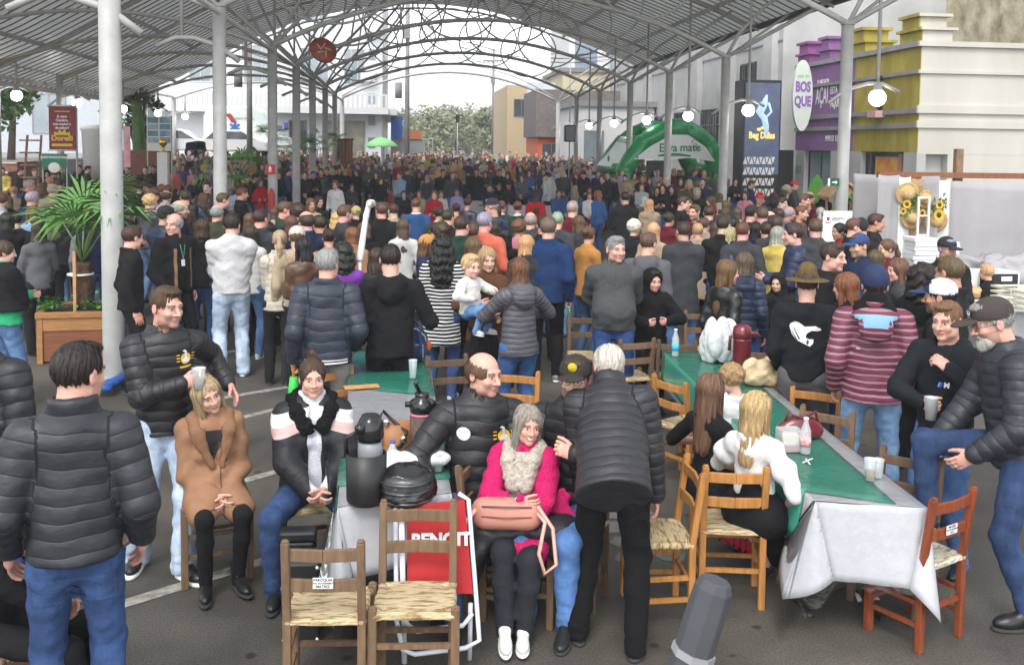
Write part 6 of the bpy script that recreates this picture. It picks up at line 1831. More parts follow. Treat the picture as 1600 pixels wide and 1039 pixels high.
def sticker(o,side,txt):
 y=.15+.19*.13+side*.022;b=MB();b.bbox((-.045,y-.001,.615),(.045,y+.001,.665));s_=b.build('label_sticker',M_TEXTW,o)
 for k,t_ in enumerate(txt):
  me=text_mesh(t_,.017 if k!=1 else .011,.0002,bold=.0005);M=Matrix.Translation((0,y+side*.0018,.655-k*.015))@Matrix.Rotation(PI if side>0 else 0,4,'Z')@Matrix.Rotation(PI/2,4,'X');me.transform(M);link('print',me,M_TEXTK,s_)
  # tables and cloths
M_TCW=mat('white_nonwoven_cloth',(.46,.46,.485),rough=.75,noise=.06,scale=25,bump=.3,bscale=12)
M_TCG=mat('green_vinyl_cover',(.055,.31,.22),rough=.16,noise=.12,scale=3,bump=.35,bscale=9,spec=.5)
def film_mat():
 m,t,b=nmat('clear_plastic_film');t.nodes.remove(b);b=N(t,'ShaderNodeBsdfGlossy');b.inputs['Roughness'].default_value=.10;tr=N(t,'ShaderNodeBsdfTransparent');tr.inputs[0].default_value=(.95,.96,.96,1);fr=N(t,'ShaderNodeLayerWeight');fr.inputs[0].default_value=.30;mx=N(t,'ShaderNodeMixShader');t.links.new(fr.outputs[0],mx.inputs[0]);t.links.new(tr.outputs[0],mx.inputs[1]);t.links.new(b.outputs[0],mx.inputs[2]);t.links.new(mx.outputs[0],t.nodes['Material Output'].inputs[0])
 tc=N(t,'ShaderNodeTexCoord');n=N(t,'ShaderNodeTexNoise',i_Scale=7.0,i_Detail=5,i_Distortion=1.5);t.links.new(tc.outputs['Object'],n.inputs['Vector']);bp=N(t,'ShaderNodeBump',i_Strength=.35,i_Distance=.03);t.links.new(n.outputs['Fac'],bp.inputs['Height']);t.links.new(bp.outputs[0],b.inputs['Normal']);t.links.new(bp.outputs[0],fr.inputs['Normal']);return m
M_FILM=film_mat()
def quadgrid(b,A,B_,C_,D_,n=12,m=12,amp=.0,seed=0,z=0):
 vs=[]
 for j in range(m+1):
  for i in range(n+1):
   p=(Vector(A).lerp(B_,i/n)).lerp(Vector(D_).lerp(C_,i/n),j/m)
   q=amp*(math.sin(i*.9+seed+j*.4)+math.sin(j*1.1+i*.3+seed*2))
   vs.append(p+Vector((0,0,z+(q if amp<.01 else q))))
 b.add(vs,[(j*(n+1)+i,j*(n+1)+i+1,(j+1)*(n+1)+i+1,(j+1)*(n+1)+i)for j in range(m)for i in range(n)],True)
def tri(b,P,A,T_,n=10,bulge=0.0,nrm=(0,-1,0)):
 vs=[];nrm=Vector(nrm)
 for j in range(n+1):
  for i in range(n+1):
   e=Vector(A).lerp(T_,i/n);p=Vector(P).lerp(e,j/n)
   vs.append(p+nrm*bulge*math.sin(PI*i/n)*(j/n))
 b.add(vs,[(j*(n+1)+i,j*(n+1)+i+1,(j+1)*(n+1)+i+1,(j+1)*(n+1)+i)for j in range(n)for i in range(n)],True)
def cloth_build(b,name,m,label,cat,th=.003):
 o=b.build(name,m);tag(o,label,cat)
 if th>.0015:md=o.modifiers.new('thick','SOLIDIFY');md.thickness=th
 return o
def trestle(NL,NR,FR,FL,label):
 c=(NL+NR+FR+FL)/4;o=thing('trestle_table',label,'table',(c.x,c.y,0),0,'long trestle tables');o['label']=label
 b=MB();top=[NL,NR,FR,FL];zs=.722;vs=[(v.x,v.y,.725)for v in top]+[(v.x,v.y,.744)for v in top];b.add(vs,[(3,2,1,0),(4,5,6,7),(0,1,5,4),(1,2,6,5),(2,3,7,6),(3,0,4,7)]);b.build('tabletop',WD['dark'],o,world=True)
 L=(FL-NL)
 for t in(.12,.88):
  for s in(.15,.85):
   p=NL.lerp(FL,t).lerp(NR.lerp(FR,t),s);b=MB();b.bar((p.x,p.y,.0),(p.x,p.y,.72),.04,.03);d=L.normalized()*.22;b.bar(p-d+Vector((0,0,-p.z+.02)),p+d+Vector((0,0,-p.z+.02)),.03,.03);b.build('leg',M_BLACK,o,world=True)
 return o
Zt=.75
NL,NR,FR,FL=G(1272,781,Zt),G(1446,791,Zt),G(1128,548,Zt),G(1036,548,Zt)
trestle(NL,NR,FR,FL,'long trestle table with black T feet under the right hand green cover')
def P4(u,v,z=0):return NL.lerp(NR,u).lerp(FL.lerp(FR,u),v)+Vector((0,0,z))
W=(NR-NL).normalized();Ld=(FL-NL).normalized();dn=Vector((0,0,-1))
b=MB();quadgrid(b,P4(-.005,-.002),P4(1.005,-.002),P4(1.005,1),P4(-.005,1),10,40,.0008,1)
fl,fr=P4(.0,-.006),P4(1.0,-.006);hgt=.40
fbL,fbR=P4(.16,-.012)+dn*hgt,P4(.80,-.014)+dn*hgt
quadgrid(b,fbL-Ld*.02,fbR-Ld*.05,fr,fl,14,10,.002,3)
tL=fl-W*.16-Ld*.02+dn*.53;tR=fr+W*.04-Ld*.10+dn*.56
tri(b,fl,fbL-Ld*.02,tL,bulge=.05);tri(b,fr,tR,fbR-Ld*.05,bulge=.05)
tri(b,fl,tL,P4(-.02,.10)+dn*.36,bulge=.03,nrm=(-1,0,0));tri(b,fr,P4(1.02,.10)+dn*.36,tR,bulge=-.02,nrm=(-1,0,0))
quadgrid(b,P4(-.02,.10)+dn*.36,P4(-.02,1)+dn*.3,P4(-.005,1),P4(-.005,.10),24,6,.004,2);tri(b,P4(-.005,.0),P4(-.02,.10)+dn*.36,P4(-.005,.10),4)
quadgrid(b,P4(1.02,.10)+dn*.36,P4(1.02,1)+dn*.3,P4(1.005,1),P4(1.005,.10),24,6,.004,5)
cloth_build(b,'tablecloth',M_TCW,'white cloth hanging in pointed corners over the near end of the right table','tablecloth')
b=MB();quadgrid(b,P4(-.015,.03,.007),P4(.74,-.001,.007),P4(.97,.99,.007),P4(-.015,.99,.007),10,30,.001,4)
quadgrid(b,P4(-.05,.05)+dn*.30,P4(-.05,.99)+dn*.25,P4(-.016,.99,.007),P4(-.016,.03,.007),26,6,.004,7)
cloth_build(b,'table_cover',M_TCG,'green vinyl cover running along the right table','table cover',.002)
b=MB();quadgrid(b,P4(-.02,-.01,.013),P4(1.02,-.01,.013),P4(1.02,1,.013),P4(-.02,1,.013),12,40,.0012,9)
quadgrid(b,fbL-Ld*.045+dn*.02,fbR-Ld*.09+dn*.02,P4(1.02,-.011,.013),P4(-.02,-.011,.013),12,10,.006,11)
tri(b,P4(-.02,-.01,.012),fbL-Ld*.05,tL-Ld*.04+dn*.16-W*.02,bulge=.07)
tri(b,P4(-.02,-.01,.012),tL-Ld*.04+dn*.16-W*.02,P4(-.05,.09)+dn*.36,bulge=.04,nrm=(-1,0,0))
cloth_build(b,'plastic_film',M_FILM,'clear plastic film covering the right table and hanging past its corner','plastic film',.001)
nl,nr,fr_,fl_=G(528,790,Zt),G(704,768,Zt),G(667,549,Zt),G(551,548,Zt)
def Q4(u,v,z=0):return nl.lerp(nr,u).lerp(fl_.lerp(fr_,u),v)+Vector((0,0,z))
trestle(Q4(0,0),Q4(1,0),Q4(1,.49),Q4(0,.49),'near trestle table at left carrying the thermos flasks');trestle(Q4(0,.5),Q4(1,.5),Q4(1,1),Q4(0,1),'far trestle table at left carrying the navy backpack')
w_=(nr-nl).normalized();l_=(fl_-nl).normalized()
b=MB();quadgrid(b,Q4(-.005,-.002),Q4(1.005,-.002),Q4(1.005,1),Q4(-.005,1),10,36,.001,2)
a0=Q4(0,-.006);a1=Q4(1,-.006);m0_,m1_=Q4(.14,-.02)+dn*.36,Q4(.86,-.02)+dn*.32
quadgrid(b,m0_,m1_,a1,a0,12,8,.003,2);t0=a0-w_*.02-l_*.06+dn*.60;t1=a1+w_*.10-l_*.05+dn*.45
tri(b,a0,m0_,t0,bulge=.05);tri(b,a1,t1,m1_,bulge=.04);tri(b,a0,t0,Q4(-.12,.08)+dn*.34,bulge=.03,nrm=(-1,0,0));tri(b,a1,Q4(1.05,.1)+dn*.3,t1,bulge=.02)
quadgrid(b,Q4(-.03,.06)+dn*.3,Q4(-.03,1)+dn*.26,Q4(-.005,1),Q4(-.005,.0),24,6,.005,6);quadgrid(b,Q4(1.03,.06)+dn*.3,Q4(1.03,1)+dn*.26,Q4(1.005,1),Q4(1.005,.0),24,6,.005,8)
cloth_build(b,'tablecloth',M_TCW,'white cloth draped over the left tables with a long hanging corner','tablecloth')
b=MB();quadgrid(b,Q4(-.02,.64,.006),Q4(1.0,.56,.006),Q4(1.0,.995,.006),Q4(-.02,.995,.006),10,14,.001,2);cloth_build(b,'table_cover',M_TCG,'green vinyl cover on the far end of the left tables','table cover',.002)
b=MB();quadgrid(b,Q4(-.02,.075,.006),Q4(1.02,.055,.006),Q4(1.02,.31,.006),Q4(-.02,.33,.006),10,10,.001,3);quadgrid(b,Q4(-.05,.075)+dn*.25,Q4(-.05,.33)+dn*.25,Q4(-.021,.33,.006),Q4(-.021,.075,.006),8,6,.004,3);cloth_build(b,'table_cover',M_TCG,'green vinyl cover under the flasks on the near left table','table cover',.002)
b=MB();quadgrid(b,Q4(-.03,-.01,.012),Q4(1.03,-.01,.012),Q4(1.03,.99,.012),Q4(-.03,.99,.012),12,36,.0014,12);quadgrid(b,m0_-l_*.05,m1_-l_*.05,Q4(1.03,-.011,.012),Q4(-.03,-.011,.012),12,10,.008,4)
tri(b,Q4(-.03,-.01,.012),m0_-l_*.05,a0-w_*.13-l_*.08+dn*.50,bulge=.08);tri(b,Q4(-.03,-.01,.012),a0-w_*.13-l_*.08+dn*.50,Q4(-.15,.1)+dn*.3,bulge=.05);tri(b,Q4(1.03,-.01,.012),a1+w_*.16-l_*.04+dn*.34,m1_-l_*.05,bulge=.05)
cloth_build(b,'plastic_film',M_FILM,'clear plastic film over the left tables bulging at the near corner','plastic film',.001)
for i,(px,py,w,lb)in enumerate(((735,315,2.2,'white clothed table in the far middle of the crowd'),(838,322,1.8,'white clothed table behind the seated man in navy hoodie'),(596,420,1.5,'white clothed table behind the black hoodie man'))):
 p=G(px,py,.76);o=thing('clothed_table',lb,'table',(p.x,p.y,0),0,'white clothed tables among the crowd');o['label']=lb
 b=MB();b.bbox((p.x-w/2,p.y-.35,.3),(p.x+w/2,p.y+.35,.76));b.build('cloth',M_TCW,o,world=True)
 for dx in(-w*.42,w*.42):b=MB();b.bbox((p.x+dx,p.y,0),(p.x+dx+.05,p.y+.05,.3));b.build('leg',M_BLACK,o,world=True)
 # chairs
c=chair(505,845,176,'weathered','weathered brown chair with sticker, its back to the camera, bottom left of the centre');sticker(c,1,('PARÓQUIA','N.S. DO ROSARIO','MATRIZ'))
chair(654,785,-4,'weathered','empty weathered brown chair facing the camera before the red folded chair',sc=1.02)
chair(738,716,62,'weathered','weathered chair turned sideways beside the pink coated woman')
chair(698,556,12,'dark','dark empty chair right of the far left table')
chair(522,575,40,'honey','honey chair peeking behind the woman with the top bun')
chair(808,580,-20,'honey','honey chair behind the seated man with the yellow emblem')
chair(1083,726,-92,'honey','honey chair seen edge on, right of the bending old man')
chair(1150,729,170,'honey','honey chair carrying the blond girl, back to the camera')
c=chair(1488,770,-155,'red','glossy red brown chair with white seat at the near right table corner');sticker(c,1,('MATRIZ','N.S. DO ROSARIO','012'))
chair(1424,708,-50,'dark','dark chair behind the near right corner of the table')
chair(1275,606,-35,'honey','honey chair just behind the man in the felt hat')
chair(1293,640,-40,'weathered','brown chair pushed to the table below the felt hat man')
chair(1222,562,-30,'dark','dark chair right of the maroon flask')
chair(1048,592,120,'honey','honey chair at the left side of the right table')
chair(1058,532,170,'dark','dark chair at the far end of the right table by the water bottle')
chair(1096,486,-10,'weathered','weathered chair behind the hooded boy')
chair(995,530,190,'weathered','weathered chair before the man in grey sweater')
chair(915,492,-10,'dark','dark chair with pale seat behind the bottle holding man')
chair(1190,545,-10,'weathered','weathered chair behind the beige bag')
# things on the left table
def on(px,py,z=.765):return G(px,py,z)
M_CHROME=mat('chrome',(.6,.6,.6),rough=.2,metal=1,noise=0)
M_GREYP=mat('grey_flask',(.22,.23,.24),rough=.4,noise=.05);M_BROWNF=mat('brown_speckled_sleeve',(.12,.08,.065),rough=.8,noise=.4,scale=60)
p=on(572,785);o=thing('black_caddy','black open carrying caddy with a grey flask, near end of the left table','caddy',p);b=MB()
b.lathe([(.085,.0),(.10,.02),(.105,.26),(.095,.26),(.09,.03)],p,24,sx=1.0,sy=.9);b.build('tub',M_BLACK,o,world=True);b=MB();b.tube([p+Vector((-.10,0,.24)),p+Vector((-.105,0,.34)),p+Vector((-.04,0,.37))],.012,6);b.build('handle',M_BLACK,o,world=True)
o=thing('grey_flask','grey thermos flask with glossy black lid standing in the black caddy','thermos',p+Vector((.02,.02,.03)));q=p+Vector((.02,.02,.03));b=MB();b.lathe([(.06,0),(.065,.24),(.06,.29)],q,20);b.build('body',M_GREYP,o,world=True);b=MB();b.lathe([(.066,.29),(.07,.32),(.066,.38),(.045,.42),(.0001,.43)],q,20);b.ball(q+Vector((-.05,-.04,.36)),.03,10);b.build('lid',mat('glossy_black_plastic',(.012,.012,.013),rough=.12,noise=0),o,world=True)
p=on(617,712);o=thing('leather_holder','tan leather flask holder with straps and metal buttons','bag',p);b=MB();b.lathe([(.10,0),(.11,.02),(.105,.20),(.10,.2),(.095,.03)],p,20,sx=.95,sy=.6);b.build('body',mat('tan_leather',(.33,.13,.04),rough=.5,noise=.2),o,world=True)
b=MB();b.tube([p+Vector((-.08,-.06,.08)),p+Vector((-.09,-.05,.24)),p+Vector((-.07,.0,.27)),p+Vector((.0,-.04,.21)),p+Vector((.07,-.06,.16)),p+Vector((.03,-.07,.08)),p+Vector((-.05,-.07,.04))],.011,6);b.build('strap',M_BLACK,o,world=True)
b=MB()
for dx,dz in((-.05,.22),(.05,.12)):b.ball(p+Vector((dx,-.07,dz)),.02,10,s=(1,.5,1))
b.build('button',M_CHROME,o,world=True)
p=on(659,712);o=thing('pump_flask','brown pump thermos with black spout and pink rim beside tan holder','thermos',p);b=MB();b.lathe([(.07,0),(.072,.02),(.072,.24),(.07,.245)],p,24);b.build('body',M_BROWNF,o,world=True);b=MB();b.lathe([(.073,.245),(.073,.262)],p,24);b.build('rim',mat('pink_rim',(.55,.16,.22),noise=0),o,world=True)
b=MB();b.lathe([(.07,.262),(.075,.29),(.07,.33),(.045,.345),(.04,.36),(.045,.375),(.0001,.38)],p,22);b.tube([p+Vector((.05,0,.31)),p+Vector((.13,-.02,.32)),p+Vector((.145,-.02,.30))],.018,8);b.tube([p+Vector((-.06,0,.31)),p+Vector((-.10,.0,.31))],.018,8);b.tube([p+Vector((-.01,0,.37)),p+Vector((-.04,0,.43)),p+Vector((-.03,0,.45))],.012,8);b.build('pump_head',bpy.data.materials['glossy_black_plastic'],o,world=True)
b=MB();
for(dx,dz,r_)in((.045,.10,.028),(.055,.15,.016),(.04,.05,.018)):b.ball(p+Vector((dx,-.055,dz)),r_,10,s=(.8,.25,1.3))
b.build('patch',mat('pale_pink_patch',(.75,.58,.60),noise=0),o,world=True)
M_CLEAR=mat('clear_plastic',(.80,.86,.88),rough=.06,noise=0,alpha=.35,spec=.9)
def bottle(px,py,label,h_=.2,cap=None,lab=None,r=.032,body=None):
 p=on(px,py);o=thing('water_bottle',label,'bottle',p);b=MB();b.lathe([(r*.9,0),(r,.01),(r,h_*.6),(r*.95,h_*.66),(r*.45,h_*.86),(r*.42,h_*.93)],p,16);b.build('body',body or M_CLEAR,o,world=True)
 b=MB();b.lathe([(r*.48,h_*.93),(r*.48,h_),(.0001,h_)],p,12);b.build('cap',cap or M_BLUEP,o,world=True)
 if lab:b=MB();b.lathe([(r*1.02,h_*.2),(r*1.02,h_*.45)],p,16);b.build('label',lab,o,world=True)
bottle(613,735,'small clear water bottle with blue cap beside the white bag',.17)
bottle(1055,556,'clear water bottle with blue label at the far end of the right table',.24,lab=mat('cyan_label',(.05,.45,.65),noise=0),cap=M_TEXTW)
bottle(1258,708,'clear bottle with red label beside the maroon handbag',.22,cap=M_TEXTW,lab=mat('red_label',(.6,.05,.05),noise=.5,scale=60,col2=(.8,.7,.7)))
M_BAGW=mat('thin_white_plastic',(.66,.67,.68),rough=.3,noise=.08,bump=.6,bscale=30)
blob('plastic_bag','crumpled white plastic bag on the left table by the flasks','plastic bag',on(640,742),(.24,.16,.12),M_BAGW,seed=11,amp=.12)
p=on(634,783);o=thing('cake_pan','silver ring cake pan wrapped in a clear plastic bag','cake pan',p);b=MB();prof=[]
for i in range(7):prof.append((.125+.012*math.sin(i*1.57),.012+i*.022))
b.lathe([(.06,.0)]+prof+[(.12,.15),(.09,.158)],p,30);b.build('pan',mat('aluminium',(.10,.10,.105),rough=.35,metal=.7,noise=.2,scale=6),o,world=True)
for z in(.03,.08,.125):b=MB();b.tube([p+Vector((.134*math.cos(a),.134*math.sin(a),z))for a in[k*PI/14 for k in range(28)]],.010,6,closed=True);b.build('ridge',bpy.data.materials['aluminium'],o,world=True)
s=S();s.ell((0,0,.08),(.16,.15,.12),k=.02);s.fn(wrinkle(.004,60,3));s.cut((0,0,-1),0);V,Q=s.mesh(.012);w=link('plastic_wrap',npmesh('plastic_wrap',V,Q,None,(M_FILM,)),None,o)
def cup(px,py,label,h_=.11,fill=None,m=None,z=.765,r=.035,pos=None):
 p=pos or on(px,py,z);o=thing('plastic_cup',label,'cup',p,0);b=MB();b.lathe([(r*.72,0),(r,h_),(r*1.05,h_+.002),(r*.97,h_),(r*.70,.003)],p,18);b.build('cup',m or M_CLEAR,o,world=True)
 if fill:b=MB();b.lathe([(r*.69,.004),(r*.8,h_*.45),(.0001,h_*.45)],p,16);b.build('drink',fill,o,world=True)
 return o
M_BEER=mat('beer',(.50,.25,.04),rough=.1,noise=0);M_WINE=mat('red_wine',(.18,.01,.05),rough=.1,noise=0);M_MILKY=mat('frosted_plastic',(.62,.64,.64),rough=.3,noise=0,alpha=.75)
cup(645,590,'tall empty plastic cup on the far left table below the backpack',.14);cup(1359,750,'plastic cup with a little beer on the near right table',.12,M_BEER);cup(1371,745,'smaller clear plastic cup behind the beer cup',.10);cup(684,735,'clear glass tumbler at the right edge of left table',.10)
p=on(642,560);o=thing('backpack','navy blue backpack with cream piping on the far left table','backpack',p);s=S();s.ell((0,0,.14),(.15,.09,.15),k=.03);s.cone((-.09,-.0,.06),(.09,0,.06),.085,k=.05);s.ell((0,-.09,.09),(.10,.05,.075),k=.02);s.fn(wrinkle(.003,34,2));s.cut((0,0,-1),0);V,Q=s.mesh(.01);me=npmesh('body',V+np.array(p,np.float32)-np.array(o.location,np.float32),Q,None,(mat('navy_canvas',(.025,.05,.13),rough=.9,noise=.2,scale=40),));link('body',me,None,o)
b=MB();b.tube([(-.06,.0,.28),(-.03,.0,.335),(.03,0,.335),(.06,0,.28)],.012,6);b.build('handle',bpy.data.materials['navy_canvas'],o);
for sx in(-1,1):b=MB();b.tube([(sx*.07,-.085,.25),(sx*.085,-.13,.12),(sx*.06,-.13,.01)],.014,6);b.build('strap',bpy.data.materials['navy_canvas'],o)
b=MB();b.tube([(-.14,-.03,.06),(-.12,-.06,.2),(-.05,-.075,.27),(.05,-.075,.27),(.12,-.06,.2),(.14,-.03,.06)],.006,5);b.tube([(-.1,-.135,.03),(-.1,-.11,.14),(.1,-.11,.14),(.1,-.135,.03)],.005,5);b.build('piping',mat('cream_piping',(.6,.55,.4),noise=0),o);b=MB();b.bbox((-.13,-.06,.0),(-.05,.03,.018));b.bbox((.05,-.06,.0),(.13,.03,.018));b.build('base_pad',bpy.data.materials['cream_piping'],o)
b=MB();b.ball((.15,-.05,.12),.03,10,s=(.8,.8,1.6));b.build('side_bottle',M_ORANGE,o)
o=thing('paper_napkin','patterned paper napkin lying on the left table','napkin',on(565,604,.768));b=MB();b.box((0,0,0),(.26,.10,.006),rz=.2);b.build('sheet',mat('napkin_print',(.55,.40,.10),noise=.9,scale=30,col2=(.5,.12,.08)),o)
# things on the right table
M_MAROON=mat('maroon_plastic',(.13,.012,.02),rough=.3,noise=.08,coat=.3)
p=on(1158,585);o=thing('maroon_flask','tall maroon thermos with domed lid and spout on the right table','thermos',p);b=MB();b.lathe([(.072,0),(.075,.02),(.072,.28),(.076,.30)],p,24);b.build('body',M_MAROON,o,world=True);b=MB();b.lathe([(.078,.301),(.08,.34),(.07,.39),(.04,.41),(.0001,.415)],p,24);b.tube([p+Vector((.04,0,.34)),p+Vector((.12,0,.33)),p+Vector((.135,0,.30))],.022,8);b.tube([p+Vector((-.04,0,.33)),p+Vector((-.10,0,.31)),p+Vector((-.105,0,.2))],.014,8);b.build('lid',M_MAROON,o,world=True)
blob('plastic_bag','full white plastic bag standing left of the maroon flask','plastic bag',on(1124,566),(.20,.15,.36),M_BAGW,seed=21,n=9,amp=.07)
blob('bread_bag','round bread loaf in a pale bag right of the maroon flask','bread',on(1190,598),(.22,.16,.20),mat('pale_bread',(.58,.44,.26),noise=.15),seed=23)
p=on(1262,692);o=thing('maroon_handbag','glossy maroon handbag with looped handle on the right table','handbag',p+Vector((0,.12,0)));q=p+Vector((0,.12,0));s=S();s.ell((0,0,.06),(.14,.06,.08),k=.02);s.cone((-.10,0,.04),(.10,0,.04),.05,k=.03);s.cut((0,0,-1),0);V,Q=s.mesh(.01);link('body',npmesh('body',V,Q,None,(M_MAROON,)),None,o);b=MB();b.tube([(-.11,0,.08),(-.09,-.02,.17),(0,-.03,.13),(.09,-.02,.17),(.12,0,.08)],.010,6);b.build('handle',M_MAROON,o)
p=on(1233,702);o=thing('food_tub','clear plastic tub of layered cake beside the maroon handbag','food tub',p);b=MB();b.bbox((-.06,-.05,0),(.06,.05,.04));b.build('cake_layer',mat('berry_filling',(.30,.06,.07),noise=.5,scale=30),o);b=MB();b.bbox((-.06,-.05,.042),(.06,.05,.09));b.build('cream_layer',mat('cream_filling',(.66,.60,.48),noise=.2,scale=30),o);b=MB();b.bbox((-.07,-.06,-.002),(.07,.06,.13));b.build('tub',M_CLEAR,o,bevel=.008)
o=thing('plastic_fork','white plastic fork and spoon lying on the right table','cutlery',on(1252,722,.768));b=MB();b.bar((0,-.02,.004),(.09,.05,.004),.008,.004);b.bar((.03,-.05,.004),(.05,.05,.004),.008,.004);b.build('fork',M_TEXTW,o)
# floor things
p=G(690,960,0);o=thing('folding_chair','red fabric folding beach chair with white tube frame leaning at the table end','folding chair',(p.x,p.y+.25,0));Y_=4.66;X0=GD(636,900,Y_).x;X1=GD(733,900,Y_).x;o.location=(X0,Y_+.1,0)
b=MB();b.add([(X0,Y_,.38),(X1+.02,Y_,.36),(X1-.02,Y_+.10,.80),(X0,Y_+.10,.78),(X0,Y_+.012,.38),(X1+.02,Y_+.012,.36),(X1-.02,Y_+.112,.80),(X0,Y_+.112,.78)],[(0,1,2,3),(7,6,5,4),(0,4,5,1),(1,5,6,2),(2,6,7,3),(3,7,4,0)]);b.build('fabric',mat('red_canvas',(.42,.012,.015),rough=.7,noise=.1,scale=50),o,world=True)
b=MB();b.tube([(X0-.06,Y_+.11,.82),(X0-.05,Y_-.02,.25),(X0-.02,Y_-.06,.12),(X0+.04,Y_-.07,.10),(X1-.02,Y_-.07,.12),(X1+.05,Y_-.06,.15),(X1+.04,Y_,.30),(X1+.0,Y_+.11,.80),(X1-.05,Y_+.12,.83)],.012,8);b.tube([(X0-.01,Y_+.02,.30),(X0,Y_,.22),(X0+.05,Y_-.02,.19),(X1-.03,Y_-.02,.21),(X1+.02,Y_,.26)],.012,8);b.tube([(X0-.03,Y_+.0,.80),(X0-.01,Y_+.0,.02)],.014,8);b.tube([(X1+.01,Y_+.02,.3),(X1+.01,Y_+.04,.0)],.012,8);b.build('frame',mat('white_tube',(.70,.72,.78),rough=.3,noise=0),o,world=True)
text('lettering','BENOIT',.085,M_TEXTW,o,(X0+.17,Y_+.048,.62),(1,0,0),up=(0,.10,.42),bold=.004)
p=G(470,1030,0);o=thing('instrument_case','black hard case with metal corners standing behind the nearest chair','case',(p.x,p.y+.2,0));b=MB();b.bbox((-.11,-.06,.0),(.08,.14,.44));b.build('shell',mat('black_vinyl_case',(.014,.014,.015),rough=.35,noise=.1),o,bevel=.02);b=MB();b.bbox((-.117,-.067,.30),(.087,.147,.315));
for x in(-.10,.07):
 for z in(.03,.24,.41):b.ball((x,-.065,z),.014,8)
b.build('metal_edge',M_CHROME,o)
p=G(455,850,.5);o=thing('open_case','shallow black case lying open on top beside the table leg','case',(p.x,p.y+.25,0));b=MB();b.bbox((-.08,-.04,.0),(.10,.12,.42));b.bbox((-.09,-.05,.422),(.11,.06,.48));b.build('shell',bpy.data.materials['black_vinyl_case'],o,bevel=.015)
yq=2.25;a=GD(1119,905,yq);c_=GD(1058,1100,yq);d_=(a-c_).normalized();foot=a-d_*(a.z/d_.z)
o=thing('padded_post','leaning grey octagonal padded post in the bottom foreground','post',(foot.x,foot.y,0));b=MB();u=Vector((0,1,0));w=d_.cross(u).normalized();vs=[]
for(t,r_)in((0,.050),(.94,.050),(.985,.048),(1.0,.038)):
 q=foot.lerp(a,t)
 for k in range(8):an=PI/8+k*PI/4;vs.append(q+w*r_*math.cos(an)+u*r_*math.sin(an))
fs=[(j*8+k,j*8+(k+1)%8,(j+1)*8+(k+1)%8,(j+1)*8+k)for j in range(3)for k in range(8)]+[tuple(range(24,32)),tuple(range(7,-1,-1))];b.add(vs,fs);b.build('padding',mat('grey_foam_cover',(.055,.058,.066),rough=.75,noise=.1),o,world=True,bevel=.004)
b=MB();q=foot.lerp(a,.84);
for t in(.885,):
 vs=[]
 for tt in(t-.012,t):
  q=foot.lerp(a,tt)
  for k in range(8):an=PI/8+k*PI/4;vs.append(q+w*.055*math.cos(an)+u*.055*math.sin(an))
 b.add(vs,[(k,(k+1)%8,8+(k+1)%8,8+k)for k in range(8)]+[tuple(range(8,16)),tuple(range(7,-1,-1))])
b.build('collar',M_GREYTRIM,o,world=True)
o=thing('paper_scrap','crumpled white paper scrap on the asphalt under the right table','litter',G(1352,936,0));b=MB();b.add([(-.06,-.03,.003),(.0,-.05,.02),(.08,-.02,.004),(.07,.04,.025),(0,.03,.004),(-.05,.04,.03)],[(0,1,5),(1,4,5),(1,2,4),(2,3,4)]);b.build('paper',M_TEXTW,o)
b=MB();a_,c2=G(160,612,.05),G(195,590,.05);o=thing('blue_tarp','crumpled blue tarp strip lying by the first white column','tarp',a_);s=S();s.cone((0,0,.04),c2-a_+Vector((.1,.3,.04)),.09,.08,f=(0,0,1),s=.5);s.fn(wrinkle(.008,30,1));V,Q=s.mesh(.015);link('sheet',npmesh('sheet',V,Q,None,(mat('blue_tarp_cloth',(.02,.08,.30),rough=.5,noise=.2),)),None,o)
# people in front
BK=(.012,.012,.014);DJ=(.022,.045,.13);MJ=(.05,.11,.24);LJ=(.33,.42,.55)
FAIR=(.60,.385,.30);PINK=(.62,.37,.29);TAN=(.46,.27,.18)
HB=(.045,.026,.016);HD=(.016,.011,.009);HG=(.30,.29,.28);HW=(.55,.53,.50);HBL=(.36,.24,.12);HA=(.14,.06,.025)
M_WS=mat('sticker_white',(.75,.75,.75),noise=0);M_GOLDC=mat('emblem_gold',(.75,.45,.03),noise=0)
def H(px,py,ztop,ang,height=1.75,**kw):
 p=G(px,py,ztop)
 rot=ang-math.degrees(math.atan2(p.x,p.y))
 P=kw.pop('P');P.setdefault('sex','m')
 kw.setdefault('h',.0125)
 top=skeleton(P)['H']@Vector((0,.01,.125));sc=height/1.75;p=G(px,py,top.z*sc)
 a=R(rot);dx,dy=top.x*sc,top.y*sc
 x=p.x-(dx*math.cos(a)-dy*math.sin(a));y=p.y-(dx*math.sin(a)+dy*math.cos(a))
 return person(x,y,rot,P,height=height,**kw)
emblem=[circle(.022,16,0,0)]
